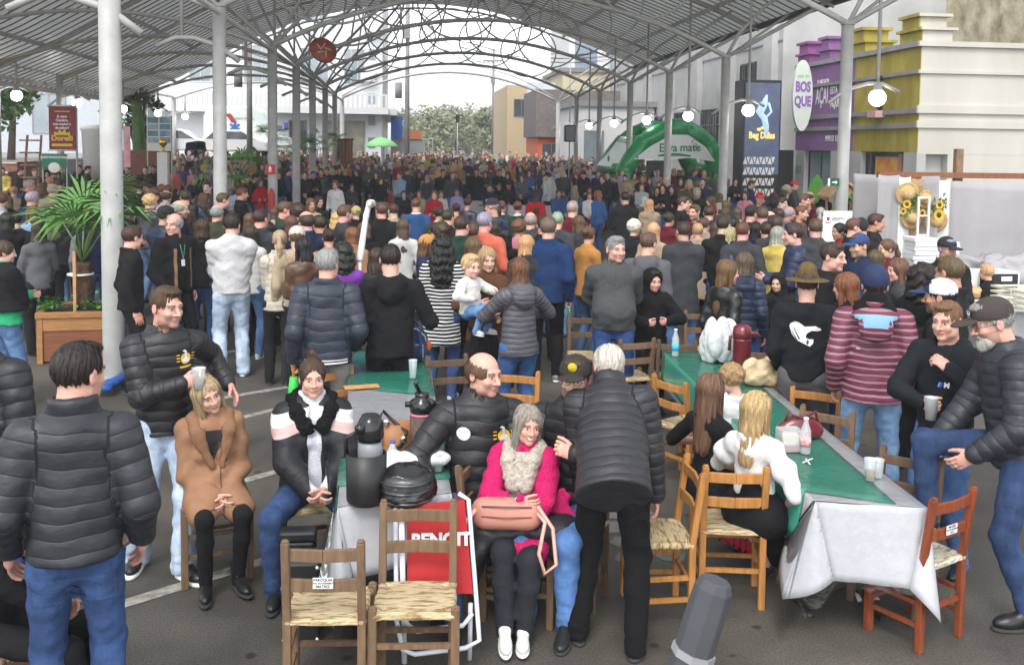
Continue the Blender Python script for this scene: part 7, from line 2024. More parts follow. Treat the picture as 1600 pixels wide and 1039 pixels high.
def bird(out,pos,s=1.0,direction=(0,1,0),tgt='top'):
 decal(out,[circle(.026*s,16)],M_GOLDC,pos,direction,name='yellow_emblem',target=tgt)
 decal(out,[[(-.045*s,-.012*s+k*.014*s),(-.03*s,-.012*s+k*.014*s),(-.03*s,-.007*s+k*.014*s),(-.045*s,-.007*s+k*.014*s)]for k in range(3)]+[[(.03*s,-.012*s+k*.014*s),(.045*s,-.012*s+k*.014*s),(.045*s,-.007*s+k*.014*s),(.03*s,-.007*s+k*.014*s)]for k in range(3)]+[[(-.03*s,-.042*s),(.03*s,-.042*s),(.03*s,-.034*s),(-.03*s,-.034*s)]],M_GOLDC,pos,direction,name='emblem_bars',target=tgt)
 decal(out,[[(-.016*s,-.018*s),(.014*s,-.018*s),(.02*s,-.004*s),(.006*s,.004*s),(.004*s,.034*s),(-.008*s,.042*s),(-.018*s,.036*s),(-.006*s,.03*s),(-.006*s,.004*s),(-.018*s,-.004*s)]],M_WS,pos,direction,name='white_bird',off=.007,target=tgt)
o=H(124,533,1.80,176,1.80,P=dict(sex='m',b=.95,armL=((.24,-.09,.90),(.3,1,0)),armR=((-.24,-.09,.90),(-.3,1,0)),head=(R(-38),.12,0),hs=1.03),top='finepuffer',tcol=(.024,.026,.032),low='jeans',lcol=(.028,.055,.135),hair='fade',hcol=(.022,.016,.013),skin=PINK,tkw=dict(hem=.90,q=(.066,.004),th=.022,collar='big'),stub=.4,label='man seen from behind in a black quilted jacket and dark blue jeans, front left',group=None)
decal(o,[[(-.10,-.07),(.05,-.07),(.05,.05),(-.10,.05)][::1]],M_DENIM,(-.10,.1,.80),(0,-1,0),name='back_pocket',off=.003,target='low');decal(o,[[(-.05,-.07),(.10,-.07),(.10,.05),(-.05,.05)]],M_DENIM,(.10,.1,.80),(0,-1,0),name='back_pocket',off=.003,target='low')
for c in o['low'].children:c.color=(.034,.066,.16,1)
o=H(260,447,1.75,14,1.75,P=dict(sex='m',b=.92,armR=((.045,-.235,1.20),(-.6,.1,-.9)),armL=((.40,.04,1.08),(.6,1,-.4)),head=(R(24),.06,0),anR=(-.13,.14,.075),knR=(-.1,-1,0),anL=(.06,-.16,.075),curlR=1.0,curlL=.25,fpL=(0,.3),fpR=(0,-.5),hnR=(.9,.3,.1)),top='puffer',tcol=(.016,.016,.019),low='widejeans',lcol=(.34,.42,.52),hair='fade',hcol=(.07,.04,.022),skin=PINK,tkw=dict(hem=.86,q=(.065,.008),th=.022),inner=('shirt',dict(th=.0,hem=.95,collar='low')),stub=.45,shoe=('whitesole',(.014,.014,.015)),label='young man with moustache in black quilted jacket and pale jeans holding a cup of beer')
bird(o,(.10,-.3,1.31),1.3)
k=o['k'];sc=1.0
def wpt(o,v):return Matrix.Translation(o['o'].location)@Matrix.Rotation(o['o'].rotation_euler.z,4,'Z')@(Vector(v)*o['o'].scale.x)
wr=k['wr'][-1];dd=(k['wr'][-1]-k['el'][-1]).normalized()
cup(0,0,'clear plastic cup of pale beer in the young man\'s hand',.12,M_MILKY,pos=wpt(o,wr+dd*.08+Vector((.005,-.035,-.05))),r=.04)
o=H(314,590,1.25,8,1.62,P=dict(sex='w',seat=True,pz=.56,lean=.16,side=-.05,belly=.04,armR=((-.03,-.28,1.03),(-.5,.6,-.3)),armL=((.05,-.28,1.02),(.5,.6,-.3)),head=(R(16),-.0,R(-14)),anL=(.10,-.36,.09),anR=(-.10,-.38,.09),fpL=(.0,.2)),top='coat',tcol=(.31,.165,.095),low='tights',lcol=(.01,.01,.011),hair='long',hcol=(.42,.31,.18),skin=FAIR,shoe=('boot',(.01,.01,.01)),tkw=dict(th=.022,hem=.66,lapel=1,wr=.004),inner=('shirt',dict(th=-.012,hem=1.0,collar='low')),label='seated young blond woman in a camel coat leaning her head on the man with beer')
chair_at(o,'weathered','weathered chair under the woman in camel coat')
decal(o,[[(-.062,.03),(-.04,-.06),(0,-.17),(.04,-.06),(.062,.03)]],mat('black_knit',(.012,.012,.013),noise=.1),(0,-.3,1.40),name='neckline',off=.006)
decal(o,[[(.012,-.10),(.020,-.10),(.026,.16),(.018,.16)]],mat('coat_seam',(.10,.045,.025),noise=0),(.0,-.3,1.06),name='front_seam',grid=.02)
for i in(-1,1):decal(o,[[(-.045,-.004),(.045,-.004),(.045,.004),(-.045,.004)]],bpy.data.materials['coat_seam'],(i*.09,-.3,1.0),name='pocket_seam')
tp=o['k']['tp'];s=S();fs_=o['k']['T']@Vector((0,1,0))
for i in(-1,1):s.cone(tp((i*.05,.09,1.46)),tp((i*.10,.0,1.45)),.042,k=.03);s.cone(tp((i*.10,.0,1.45)),tp((i*.095,-.10,1.39)),.044,.05,k=.03);s.cone(tp((i*.095,-.13,1.38)),tp((i*.03+.01,-.215,1.18)),.042,.018,k=.015,f=fs_,s=.5)
s.cone(tp((-.05,.09,1.46)),tp((.05,.09,1.46)),.042,k=.03);s.fn(wrinkle(.002,40,1));V,Q=s.mesh(.009);o['part']('collar',npmesh('collar',V,Q,None,(M_CLOTH,)),(.24,.125,.07))
s=S();s.cone(tp((0,-.022,1.03)),tp((0,-.022,1.065)),.176,.172,k=.01,f=fs_,s=.86);up_=o['k']['T']@Vector((0,0,1));s.cut(up_,up_.dot(tp((0,0,1.07))));s.cut(-up_,-up_.dot(tp((0,0,1.03))));s.cone(tp((.02,-.185,1.05)),tp((.04,-.20,.93)),.016,k=.006);V,Q=s.mesh(.009);o['part']('belt',npmesh('belt',V,Q,None,(M_CLOTH,)),(.25,.13,.075))
M_STRIPE=band_mat('striped_puffer',[(1.005,1.075,(.72,.70,.70)),(.945,1.005,(.55,.36,.35))],base=(.014,.014,.017),slope=.25)
o=H(488,560,1.30,6,1.70,P=dict(sex='w',b=1.12,seat=True,pz=.56,armR=((-.03,-.30,.99),(-.8,.3,-.1)),armL=((.04,-.30,1.0),(.8,.3,-.1)),head=(R(0),.05,0),anR=(-.26,-.38,.08),anL=(.16,-.38,.08),knR=(-.5,-1,.9),knL=(.4,-1,.9),fat=.06,curl=.6),top='puffer',tcol=BK,low='jeans',lcol=(.028,.050,.12),hair='topbun',hcol=(.06,.035,.022),skin=PINK,tmat=M_STRIPE,tkw=dict(th=.04,hem=.82,q=(.08,.011),collar=None,hood=1,open=(.055,.075,.88)),inner=('sweater',dict(th=.004,hem=.90,collar='roll')),icol=(.66,.68,.74),shoe=('boot',(.012,.02,.016)),label='seated woman with top bun in black puffer with white and pink chest stripes')
chair_at(o,'dark','dark chair under the woman in striped white and pink puffer')
s=S();tp=o['k']['tp'];L_=[(-.05,-.12,1.33),(-.10,-.07,1.42),(-.115,.02,1.47),(-.06,.10,1.49),(.06,.10,1.49),(.115,.02,1.47),(.10,-.07,1.42),(.05,-.12,1.33)]
for a,c in zip(L_,L_[1:]):s.cone(tp(a),tp(c),.046,k=.03)
s.fn(wrinkle(.004,95,1));V,Q=s.mesh(.011);o['part']('fur_collar',npmesh('fur_collar',V,Q,None,(M_FLEECE,)),(.010,.010,.011))
M_SCARF=mat('knitted_scarf',(.42,.37,.31),rough=1,noise=.35,scale=45,bump=1,bscale=70)
o=H(828,634,1.20,-12,1.52,P=dict(sex='w',b=1.04,seat=True,pz=.57,lean=.08,armR=((.05,-.33,1.24),(-1,.1,-.4)),armL=((-.03,-.37,1.17),(1,.2,-.5)),head=(R(30),.0,R(8)),smile=True,anL=(.10,-.46,.10),knL=(.2,-1,1.2),anR=(-.0,-.52,.14),knR=(.05,-1,1.1),fpR=(.25,.3),fpL=(0,.2),curlR=.6,curlL=.7),top='fur',tcol=(.50,.018,.115),low='trousers',lcol=(.022,.024,.030),hair='longwavy',hcol=(.25,.215,.18),skin=(.58,.33,.25),shoe=('whiteall',(.70,.70,.66)),tkw=dict(th=.03,hem=.72,collar=None,wr=.0045,open=(.05,.03,.95)),inner=('shirt',dict(th=.01,hem=.90,collar='low')),icol=(.1,.1,.1),label='laughing grey haired woman in a fluffy pink coat and beige scarf, front centre')
k=o['k'];tp=k['tp'];s=S();fs_=k['T']@Vector((0,1,0))
for i in(-1,1):s.cone(tp((i*.095,.02,1.46)),tp((i*.075,-.11,1.42)),.048,k=.04);s.cone(tp((i*.075,-.11,1.42)),tp((i*.04,-.165,1.28)),.050,k=.03)
s.cone(tp((.01,-.145,1.30)),tp((.0,-.185,1.10)),.062,.07,k=.03,f=fs_,s=.5);s.cone(tp((-.05,-.15,1.26)),tp((-.055,-.19,1.04)),.03,.038,k=.02);s.cone(tp((0,-.10,1.41)),tp((0,-.14,1.33)),.06,k=.03,f=fs_,s=.6)
s.cone(tp((-.07,.05,1.46)),tp((.07,.05,1.46)),.04,k=.04);s.fn(wrinkle(.003,90,2));V,Q=s.mesh(.01);o['part']('scarf',npmesh('scarf',V,Q,None,(M_SCARF,)),(.4,.4,.4))
chair_at(o,'weathered','weathered chair under the laughing woman in pink')
for i,nm in((-1,'R'),(1,'L')):
 b=MB();d_=(k['wr'][i]-k['el'][i]).normalized();
 for t_,r_ in((0.0,.036),(-.02,.037)):c_=k['wr'][i]+d_*t_;M_=d_.to_track_quat('Z','Y').to_matrix();b.tube([c_+M_@Vector((r_*math.cos(a),r_*math.sin(a),0))for a in[q*PI/6 for q in range(12)]],.006,5,closed=True)
 me=b.mesh('cuff');me.materials.append(M_TEXTW);o['part']('cuff',me,(1,1,1))
lady=o
q=wpt(o,(-.03,-.37,.78));ba=thing('pink_handbag','dusty pink handbag with long strap on the laughing woman\'s lap','handbag',q,R(-8));M_BAG=mat('dusty_pink_leather',(.46,.20,.15),rough=.45,noise=.08)
s=S();s.cone((-.12,0,.02),(.12,0,.02),.065,k=.03,f=(0,0,1),s=.85);s.cone((-.11,0,-.03),(.11,0,-.03),.075,k=.03,f=(0,0,1),s=.8);V,Q=s.mesh(.008);link('body',npmesh('body',V,Q,None,(M_BAG,)),None,ba);b=MB();b.tube([(-.13,-.06,.05),(0,-.075,.055),(.13,-.06,.05)],.005,5);b.tube([(-.13,-.07,.0),(0,-.085,.0),(.13,-.07,.0)],.004,5);b.build('seam',mat('dark_seam',(.2,.08,.06),noise=0),ba)
b=MB()
pts=[(.14,-.03,.03),(.20,-.08,-.02),(.17,-.14,-.16),(.20,-.15,-.26),(.26,-.13,-.22),(.24,-.08,-.05),(.16,-.04,.05)];b.tube(pts,.011,6);b.build('strap',mat('pink_strap',(.58,.33,.27),rough=.35,noise=0),ba);b=MB();b.tube([(-.14,0,.02),(-.24,-.03,-.08),(-.33,-.02,-.20),(-.27,-.05,-.12),(-.16,-.05,.03)],.012,6);b.build('strap',bpy.data.materials['pink_strap'],ba)
q=wpt(o,(.0,-.26,.62));co=thing('folded_coat','black padded coat folded across the laughing woman\'s lap','coat',q);s=S();s.cone((-.20,0,.02),(.24,-.02,.02),.085,.10,k=.04,f=(0,0,1),s=.6);s.cone((-.18,-.02,.0),(-.27,-.08,-.22),.09,.06,k=.04);s.cone((.2,-.02,.0),(.27,-.10,-.12),.10,.07,k=.04);s.fn(wrinkle(.006,26,4));V,Q=s.mesh(.012);mm=npmesh('fabric',V,Q,None,(M_PUFF,));ob=link('fabric',mm,None,co);ob.color=(.014,.014,.017,1)
q=wpt(o,(.30,-.02,.42));cl=link('coat_tail',npmesh('coat_tail',*S().cone((0,0,.15),(.02,-.05,-.27),.08,.10,k=.02,f=(0,1,0),s=.35).fn(wrinkle(.006,30,2)).mesh(.012),None,(M_FLEECE,)),None,o['o']);cl.location=(.24,-.10,.62);cl.color=(.50,.018,.115,1)
o=H(757,550,1.36,10,1.80,P=dict(sex='m',b=1.12,seat=True,armR=((-.30,-.28,1.02),(-1,.3,0)),armL=((.20,-.30,.95),(1,.3,0)),head=(R(38),.1,0),fat=.05,knR=(-.5,-1,.9),anR=(-.2,-.42,.08)),top='puffer',tcol=(.013,.013,.015),low='jeans',lcol=(.05,.11,.24),hair='balding',hcol=(.10,.055,.03),skin=PINK,tkw=dict(hood=0,collar='big',q=(.085,.012)),stub=.35,label='seated man with receding hair in black jacket with round white sticker')
chair_at(o,'dark','dark chair under the seated man with the yellow emblem')
decal(o,[circle(.036,20)],M_WS,(-.11,-.3,1.30),name='round_sticker');bird(o,(.115,-.3,1.28),1.35)
o=H(900,557,1.40,-18,1.80,P=dict(sex='m',b=1.1,seat=True,armL=((.10,-.28,1.28),(1,-.2,-.8)),armR=((-.18,-.30,.97),(-1,.2,0)),head=(R(8),.04,0),curlL=1.1),top='puffer',tcol=(.012,.012,.014),low='jeans',lcol=(.06,.13,.28),hair='fade',hcol=(.06,.035,.02),gear='cap',gcol=(.020,.018,.015),skin=FAIR,stub=.75,label='seated bearded man with glasses and black cap with yellow badge')
chair_at(o,'dark','dark chair under the man in the badge cap')
glasses(o);hm=o['k']['H'];b=MB();b.lathe([(.0001,-.002),(.026,-.002),(.024,.003),(.0001,.003)],(0,0,0),20,m=Matrix.Rotation(R(100),3,'X'));me=b.mesh('cap_badge');me.transform(Matrix.Translation((0,-.097,.087)));me.materials.append(mat('yellow_badge',(.78,.60,.02),noise=.35,scale=60,col2=(.4,.25,.02)));o['part']('cap_badge',me,(1,1,1),hm)
o=H(950,540,1.56,172,1.72,P=dict(sex='m',b=1.06,lean=.93,side=.12,twist=.1,armL=((.20,-.46,1.05),(.2,.6,-.6)),armR=((-.20,-.46,1.05),(-.2,.6,-.6)),head=(R(22),-.35,R(6)),anR=(-.15,.08,.075),anL=(.17,.0,.075),hs=1.04,fpL=(0,.4),fpR=(0,-.1)),top='finepuffer',tcol=(.020,.020,.024),low='trousers',lcol=(.006,.006,.007),hair='short',hcol=(.50,.46,.40),skin=PINK,tkw=dict(hem=.79,q=(.058,.006),th=.028,collar='big'),lkw=dict(fit=.012),label='white haired old man bending forward, seen from behind in black puffer and trousers')
o=H(1112,584,1.24,135,1.55,P=dict(sex='w',b=.9,bare=1,seat=True,pz=.60,armL=((.20,-.18,1.17),(1,.2,-.8)),armR=((-.06,-.24,1.10),(-1,.3,0)),head=(R(15),.15,0),curlL=1.1),top='vest',tcol=(.01,.01,.011),low='skirt',lcol=(.010,.010,.011),hair='long',hcol=(.13,.07,.04),skin=FAIR,tkw=dict(slv=.3,th=.008),lkw=dict(skirt=1.05),shoe=('dress',BK),label='girl with long straight brown hair in a long black dirndl eating a pastry')
k=o['k'];q=wpt(o,k['wr'][1]+(k['wr'][1]-k['el'][1]).normalized()*.12)
pa=thing('pastry','fried pastry wrapped in white paper napkin held by the brown haired girl','pastry',q);s=S();s.ell((0,0,.05),(.025,.02,.055),k=.01);s.ell((.0,0,.09),(.016,.014,.03),k=.01);s.fn(wrinkle(.004,120,1));V,Q=s.mesh(.006);link('pastry',npmesh('pastry',V,Q,None,(mat('fried_dough',(.48,.20,.04),noise=.3,scale=40),)),None,pa);b=MB();b.lathe([(.012,-.05),(.03,.0),(.038,.05),(.033,.045)],(0,0,0),12);b.build('napkin',M_TEXTW,pa)
sk=link('skirt_hem',npmesh('skirt_hem',*S().cone((-.12,-.02,.20),(.12,-.02,.20),.15,k=.02,f=(0,1,0),s=.8).cut((0,0,1),.27).cut((0,0,-1),-.16).fn(lambda D,X,Y,Z:D+.008*np.sin(X*90+Y*60)).mesh(.010),None,(mat('white_lace',(.75,.75,.75),noise=.2,scale=60),)),None,o['o']);sk.location=(.0,-.36,.03)
sk=link('red_ruffle',npmesh('red_ruffle',*S().cone((-.12,-.02,.12),(.12,-.02,.12),.16,k=.02,f=(0,1,0),s=.85).cut((0,0,1),.165).cut((0,0,-1),-.08).fn(lambda D,X,Y,Z:D+.012*np.sin(X*110+Y*70)).mesh(.010),None,(mat('red_satin',(.48,.01,.04),noise=.1,rough=.4),)),None,o['o']);sk.location=(.0,-.36,.025)
o=H(1184,612,1.22,152,1.55,P=dict(sex='w',b=.92,bare=1,seat=True,pz=.60,armL=((.14,-.26,1.10),(1,.2,-.4)),armR=((-.18,-.1,1.0),(-1,.8,0)),head=(R(-12),.1,0)),top='shirt',tcol=(.74,.74,.74),low='skirt',lcol=(.010,.010,.011),hair='longwavy',hcol=(.42,.29,.14),skin=FAIR,tkw=dict(slv=.48,puffslv=1,th=.012,hem=.9),lkw=dict(skirt=.75),shoe=('dress',BK),label='girl with long wavy blond hair and white puff sleeves seated at the right table')
o=H(1139,570,1.12,200,1.35,P=dict(sex='c',seat=True,pz=.66,armL=((.1,-.26,1.15),(1,0,-.5)),armR=((-.1,-.26,1.15),(-1,0,-.5)),head=(R(50),.25,0)),top='shirt',tcol=(.72,.72,.72),low='trousers',lcol=BK,hair='fluffy',hcol=(.33,.21,.10),skin=FAIR,tkw=dict(th=.02),label='blond child in white shirt bent over the right table between the two girls')
o=H(1262,418,1.80,180,1.72,P=dict(sex='m',b=1.0,armL=((.20,-.16,.93),(.3,1,0)),armR=((-.20,-.16,.93),(-.3,1,0)),head=(0,0,0)),top='hoodie',tcol=(.011,.012,.015),low='wide',lcol=(.10,.095,.10),hair='fade',hcol=HB,gear='hat',gcol=(.13,.088,.04),skin=FAIR,h=.014,tkw=dict(hem=.88,hood=0,collar='low'),label='man in brown felt hat and black hoodie with white helmet print on the back')
C_=lambda L,cx,cy,s_:[((x-cx)*s_,(cy-y)*s_)for x,y in L]
sil=C_([(85,292),(92,278),(112,266),(132,270),(160,290),(212,284),(238,298),(240,306),(222,310),(196,308),(178,318),(168,330),(166,345),(182,352),(204,352),(203,372),(188,388),(170,380),(120,358),(98,330)],165,325,.00150)
decal(o,[sil],M_WS,(0,.3,1.25),(0,-1,0),name='helmet_print');decal(o,[C_(L,165,325,.0015)for L in([(104,300),(109,298),(140,352),(134,356)],[(96,318),(100,316),(128,360),(122,360)],[(172,352),(184,362),(178,380),(170,372)])],M_TEXTK,(0,.3,1.25),(0,-1,0),name='helmet_print_lines',off=.007)
M_MARP=band_mat('maroon_striped_quilt',[(.0,.014,(.30,.17,.21)),(.022,.026,(.10,.015,.03))],base=(.14,.030,.055),period=.045,rough=.5)
o=H(1368,417,1.86,184,1.80,P=dict(sex='m',b=1.05,armL=((.24,-.05,.90),(.2,1,0)),armR=((-.23,-.10,.92),(-.2,1,0)),head=(0,.05,0),anL=(.15,.02,.075),anR=(-.15,.02,.075)),top='finepuffer',tcol=(.2,.03,.06),low='jeans',lcol=(.15,.25,.40),hair='fade',hcol=HB,gear='beanie',gcol=(.012,.022,.07),skin=FAIR,h=.013,tmat=M_MARP,tkw=dict(hem=.83,q=(.058,.010),hood=0,collar='stand'),label='man in navy beanie and maroon striped puffer with pale blue hood lining, seen from behind')
s=S();s.ell((0,.135,1.43),(.155,.075,.055),k=.02);s.ell((0,.20,1.36),(.11,.05,.10),k=.04);V,Q=s.mesh(.012);ho=link('hood',npmesh('hood',V,Q,None,(M_MARP,)),None,o['o']);b=MB();o['hood']=ho
decal(o,[[(-.15,-.03),(.15,-.03),(.13,.06),(-.13,.06)]],mat('pale_blue_lining',(.20,.37,.58),rough=.6,noise=.1),(0,.5,1.46),(0,-1,-.25),name='hood_lining',target='hood')
decal(o,[[(-.012,-.003),(.012,-.003),(.012,.003),(-.012,.003)]],M_TEXTW,(.10,.3,1.20),(0,-1,0),name='small_tag')
s=S();s.cone((-.07,.03,1.44),(.07,.03,1.44),.075,k=.04);s.cone((0,.02,1.44),(0,.02,1.52),.085,.08,k=.03);V,Q=s.mesh(.012);link('neck_warmer',npmesh('neck_warmer',V,Q,None,(M_FLEECE,)),None,o['o']).color=(.012,.012,.013,1)
o=H(1543,468,1.80,-72,1.82,P=dict(sex='m',b=1.04,lean=.20,armR=((-.13,-.36,1.0),(-.6,.5,-.6)),armL=((.22,-.28,1.0),(.6,.6,-.5)),head=(0,.12,0),anR=(-.10,-.42,.48),knR=(0,-1,1.4),anL=(.14,.05,.075),smile=False,hdR=(.1,-.7,-.7)),top='puffer',tcol=(.022,.024,.032),low='jeans',lcol=(.028,.050,.115),hair='fade',hcol=(.28,.27,.26),gear='cap',gcol=(.045,.035,.030),skin=PINK,beard=(.36,.34,.31),stub=.6,tkw=dict(hood=1,hem=.84,q=(.058,.008)),shoe=('sneaker',(.012,.012,.013)),label='grey bearded man in cap and dark hooded puffer with one foot raised, right edge')
glasses(o);b=MB();b.lathe([(.0001,-.002),(.024,-.002),(.022,.003),(.0001,.003)],(0,0,0),18,m=Matrix.Rotation(R(100),3,'X'));me=b.mesh('cap_badge');me.transform(Matrix.Translation((0,-.097,.087)));me.materials.append(M_TEXTK);o['part']('cap_badge',me,(1,1,1),o['k']['H'])
b=MB();b.tube([(.017*math.cos(a),-.101+.003*math.sin(a),.087+.017*math.sin(a))for a in[q*PI/8 for q in range(16)]],.003,5,closed=True);me=b.mesh('badge_ring');me.materials.append(M_TEXTW);o['part']('badge_ring',me,(1,1,1),o['k']['H'])
o=H(1480,470,1.68,-22,1.70,P=dict(sex='m',armR=((-.02,-.28,1.13),(-1,0,-.5)),armL=((.10,-.20,1.35),(1,-.2,-.8)),head=(R(-4),.1,0),curlR=1.1,curlL=.6),top='hoodie',tcol=(.012,.014,.017),low='jeans',lcol=(.06,.12,.26),hair='fade',hcol=(.17,.09,.045),skin=PINK,label='young man in black hoodie with blue and white M print holding a cup')
decal(o,[[(-.05,-.015),(-.038,-.015),(-.028,.015),(-.04,.015)]],mat('light_blue_print',(.1,.35,.7),noise=0),(.045,-.3,1.22),name='print_stripe');decal(o,[[(-.037,-.015),(-.025,-.015),(-.015,.015),(-.027,.015)]],mat('blue_print',(.03,.08,.5),noise=0),(.045,-.3,1.22),name='print_stripe');me=text_mesh('M',.042,0,bold=.002);decal(o,[me],M_WS,(.05,-.3,1.22),name='print_letter',grid=.05)
k=o['k'];d_=(k['wr'][-1]-k['el'][-1]).normalized();cup(0,0,'frosted cup with red wine in the young man in hoodie\'s hand',.13,M_WINE,M_MILKY,pos=wpt(o,k['wr'][-1]+d_*.08+Vector((.01,-.04,-.06))),r=.04)
o=H(1470,437,1.70,-100,1.72,P=dict(sex='m',arms='hold',head=(0,.05,0)),top='jacket',tcol=(.012,.012,.014),low='trousers',lcol=BK,hair='fade',hcol=HD,gear='cap',gcol=(.60,.62,.68),skin=TAN,stub=.8,label='man in profile with white mesh cap and navy blue peak',gearmat=band_mat('mesh_cap',[(-.3,-.055,(.02,.04,.14))],base=(.62,.64,.70),axis='Y',rough=.8,bump=.2))
o=H(1444,414,1.72,150,1.70,P=dict(sex='w',arms='fold',b=1.1,head=(R(-30),0,0)),top='jacket',tcol=(.010,.013,.012),low='trousers',lcol=BK,hair='curly',hcol=HD,skin=FAIR,label='person with dark bushy curly hair in black, left of the white mesh cap',h=.016)
o=H(363,333,1.83,186,1.83,P=dict(sex='m',b=1.02,arms='fold',head=(R(-25),.1,0),anL=(.12,.02,.075),anR=(-.12,-.04,.075)),top='sweater',tcol=(.52,.52,.53),low='widejeans',lcol=(.36,.44,.55),hair='short',hcol=(.025,.016,.012),skin=FAIR,h=.015,shoe=('whitesole',(.015,.015,.015)),tkw=dict(th=.03,hem=.90,wr=.004),label='tall man in plain light grey sweatshirt, pale jeans and black sneakers, back to camera')
o=H(392,352,1.62,160,1.62,P=dict(sex='w',arms='fold',head=(0,0,0)),top='sweater',tcol=(.62,.61,.58),low='jeans',lcol=(.07,.14,.28),hair='longwavy',hcol=HB,skin=FAIR,h=.016,label='woman in white top and blue jeans right beside the grey sweatshirt man',shoe=('whitesole',(.6,.6,.6)))
o=H(512,388,1.78,178,1.78,P=dict(sex='m',b=1.1,armR=((-.22,-.12,.95),(-.3,1,0)),armL=((.25,.0,.87),(.2,1,0)),head=(R(-20),.05,0),curl=.9),top='finepuffer',tcol=(.022,.028,.045),low='trousers',lcol=(.22,.215,.20),hair='short',hcol=(.26,.26,.25),skin=PINK,h=.014,tkw=dict(hem=.84,q=(.085,.005),th=.024),label='grey haired man in navy quilted jacket holding a green umbrella, seen from behind')
decal(o,[[(-.165,-.012),(.165,-.012),(.165,.0),(-.165,.0)],[(-.165,.012),(.165,.012),(.165,.020),(-.165,.020)]],M_TEXTW,(0,.3,.875),(0,-1,0),name='hem_stripe',grid=.03)
k=o['k'];q=wpt(o,k['wr'][1]+Vector((0,0,-.10)));um=thing('folded_umbrella','folded bright green umbrella with orange handle held low beside the table','umbrella',q);b=MB();b.lathe([(.0001,-.62),(.02,-.58),(.045,-.15),(.03,-.03)],(0,0,0),10);b.build('canopy',mat('vivid_green_nylon',(.03,.50,.06),rough=.5,noise=.1),um);b=MB();b.tube([(0,0,-.04),(0,0,.08),(.02,0,.13)],.013,7);b.build('handle',mat('orange_handle',(.75,.25,.02),noise=0),um)
o=H(610,381,1.80,182,1.80,P=dict(sex='m',b=1.08,armL=((.22,-.14,.95),(.2,1,0)),armR=((-.28,-.24,1.16),(-.4,.6,-.7)),head=(0,.1,0)),top='hoodie',tcol=(.010,.010,.011),low='trousers',lcol=(.007,.007,.008),hair='fade',hcol=(.02,.014,.011),skin=PINK,h=.014,tkw=dict(hem=.85),label='broad man in plain black hoodie and trousers beside the navy backpack, back to camera')
M_BW=band_mat('striped_jersey',[(0,.014,(.68,.68,.66))],base=(.012,.012,.015),period=.036,rough=.9)
o=H(691,368,1.72,170,1.70,P=dict(sex='w',b=1.08,armL=((.2,-.12,.92),(.2,1,0)),armR=((-.2,-.14,.94),(-.2,1,0)),head=(R(20),0,0)),top='dress',tcol=BK,low='jeans',lcol=(.03,.06,.15),hair='longcurly',hcol=(.008,.007,.007),skin=TAN,h=.014,tmat=M_BW,tkw=dict(hem=.60,th=.022,flare=.01),shoe=('whitesole',(.5,.5,.5)),label='woman with big black curly hair in a black and white striped dress')
mo=H(762,387,1.63,-12,1.66,P=dict(sex='w',b=1.08,armR=((-.02,-.25,1.20),(-1,.1,-.5)),armL=((.0,-.26,1.10),(1,.1,-.5)),head=(R(28),.12,0)),top='sweater',tcol=(.10,.045,.022),low='skirt',lcol=BK,hair='long',hcol=(.36,.23,.12),skin=FAIR,h=.014,tkw=dict(th=.022,hem=.80),lkw=dict(skirt=.8),label='mother in brown sweater with long light hair carrying a baby')
q=wpt(mo,(-.08,-.33,1.02))
bp_=person(q.x,q.y,mo['o'].rotation_euler.z*180/PI+62,dict(sex='c',hs=1.75,b=1.35,seat=True,pz=.62,armL=((.25,-.35,1.25),(1,0,-.5)),armR=((-.2,-.2,1.15),(-1,0,-.5)),head=(R(-12),.15,0),anL=(.12,-.28,.28),anR=(-.12,-.24,.28)),'hoodie',(.66,.65,.60),'jeans',(.10,.20,.36),hair='short',hcol=(.45,.30,.15),skin=(.68,.44,.35),h=.018,height=.92,z=.78,tkw=dict(th=.035,hem=.86),lkw=dict(fit=.02),shoe=('whiteall',(.7,.7,.7)),label='blond baby in cream hooded sweater and jeans held by the mother')
o=H(812,403,1.62,205,1.64,P=dict(sex='w',b=1.08,armL=((.12,-.34,1.12),(1,0,-.5)),armR=((-.2,-.28,1.15),(-1,.2,-.5)),head=(R(-10),0,0)),top='finepuffer',tcol=(.075,.072,.085),low='jeans',lcol=(.035,.08,.20),hair='bob',hcol=(.13,.055,.028),skin=FAIR,h=.014,tkw=dict(hem=.83,q=(.05,.007),hood=1),label='woman in grey puffer and jeans reaching to the baby, back to camera')
o=H(857,339,1.83,180,1.83,P=dict(sex='m',b=1.08,armL=((.23,-.03,.88),(.15,1,0)),armR=((-.24,-.03,.87),(-.15,1,0)),head=(R(-8),.05,0),curlR=1.0),top='fleece',tcol=(.018,.040,.11),low='trousers',lcol=(.008,.008,.009),hair='short',hcol=(.13,.095,.065),skin=PINK,h=.014,tkw=dict(hem=.84),shoe=('whitesole',(.2,.2,.2)),label='tall man in plain blue fleece jacket holding a green bottle, back to camera')
k=o['k'];bo=wpt(o,k['wr'][-1]+Vector((0,0,-.32)));bt=thing('green_bottle','green glass beer bottle hanging from the man in blue fleece\'s hand','bottle',bo);b=MB();b.lathe([(.028,0),(.03,.02),(.03,.13),(.014,.18),(.013,.24),(.0001,.24)],(0,0,0),14);b.build('glass',mat('green_glass',(.02,.22,.04),rough=.1,noise=0),bt)
o=H(962,369,1.77,6,1.77,P=dict(sex='m',b=1.15,belly=.04,arms='behind',head=(R(22),.0,0),fat=.07),top='sweater',tcol=(.075,.082,.080),low='jeans',lcol=(.02,.045,.13),hair='short',hcol=(.20,.20,.20),skin=PINK,h=.013,stub=.35,tkw=dict(th=.02,hem=.87,collar='stand'),tmat=mat('ribbed_wool',(.062,.068,.066),rough=1,noise=.3,scale=60,bump=1,bscale=60,stretch=(3,3,.5)),label='stout grey haired man in charcoal knit half zip sweater, hands behind him, facing us')
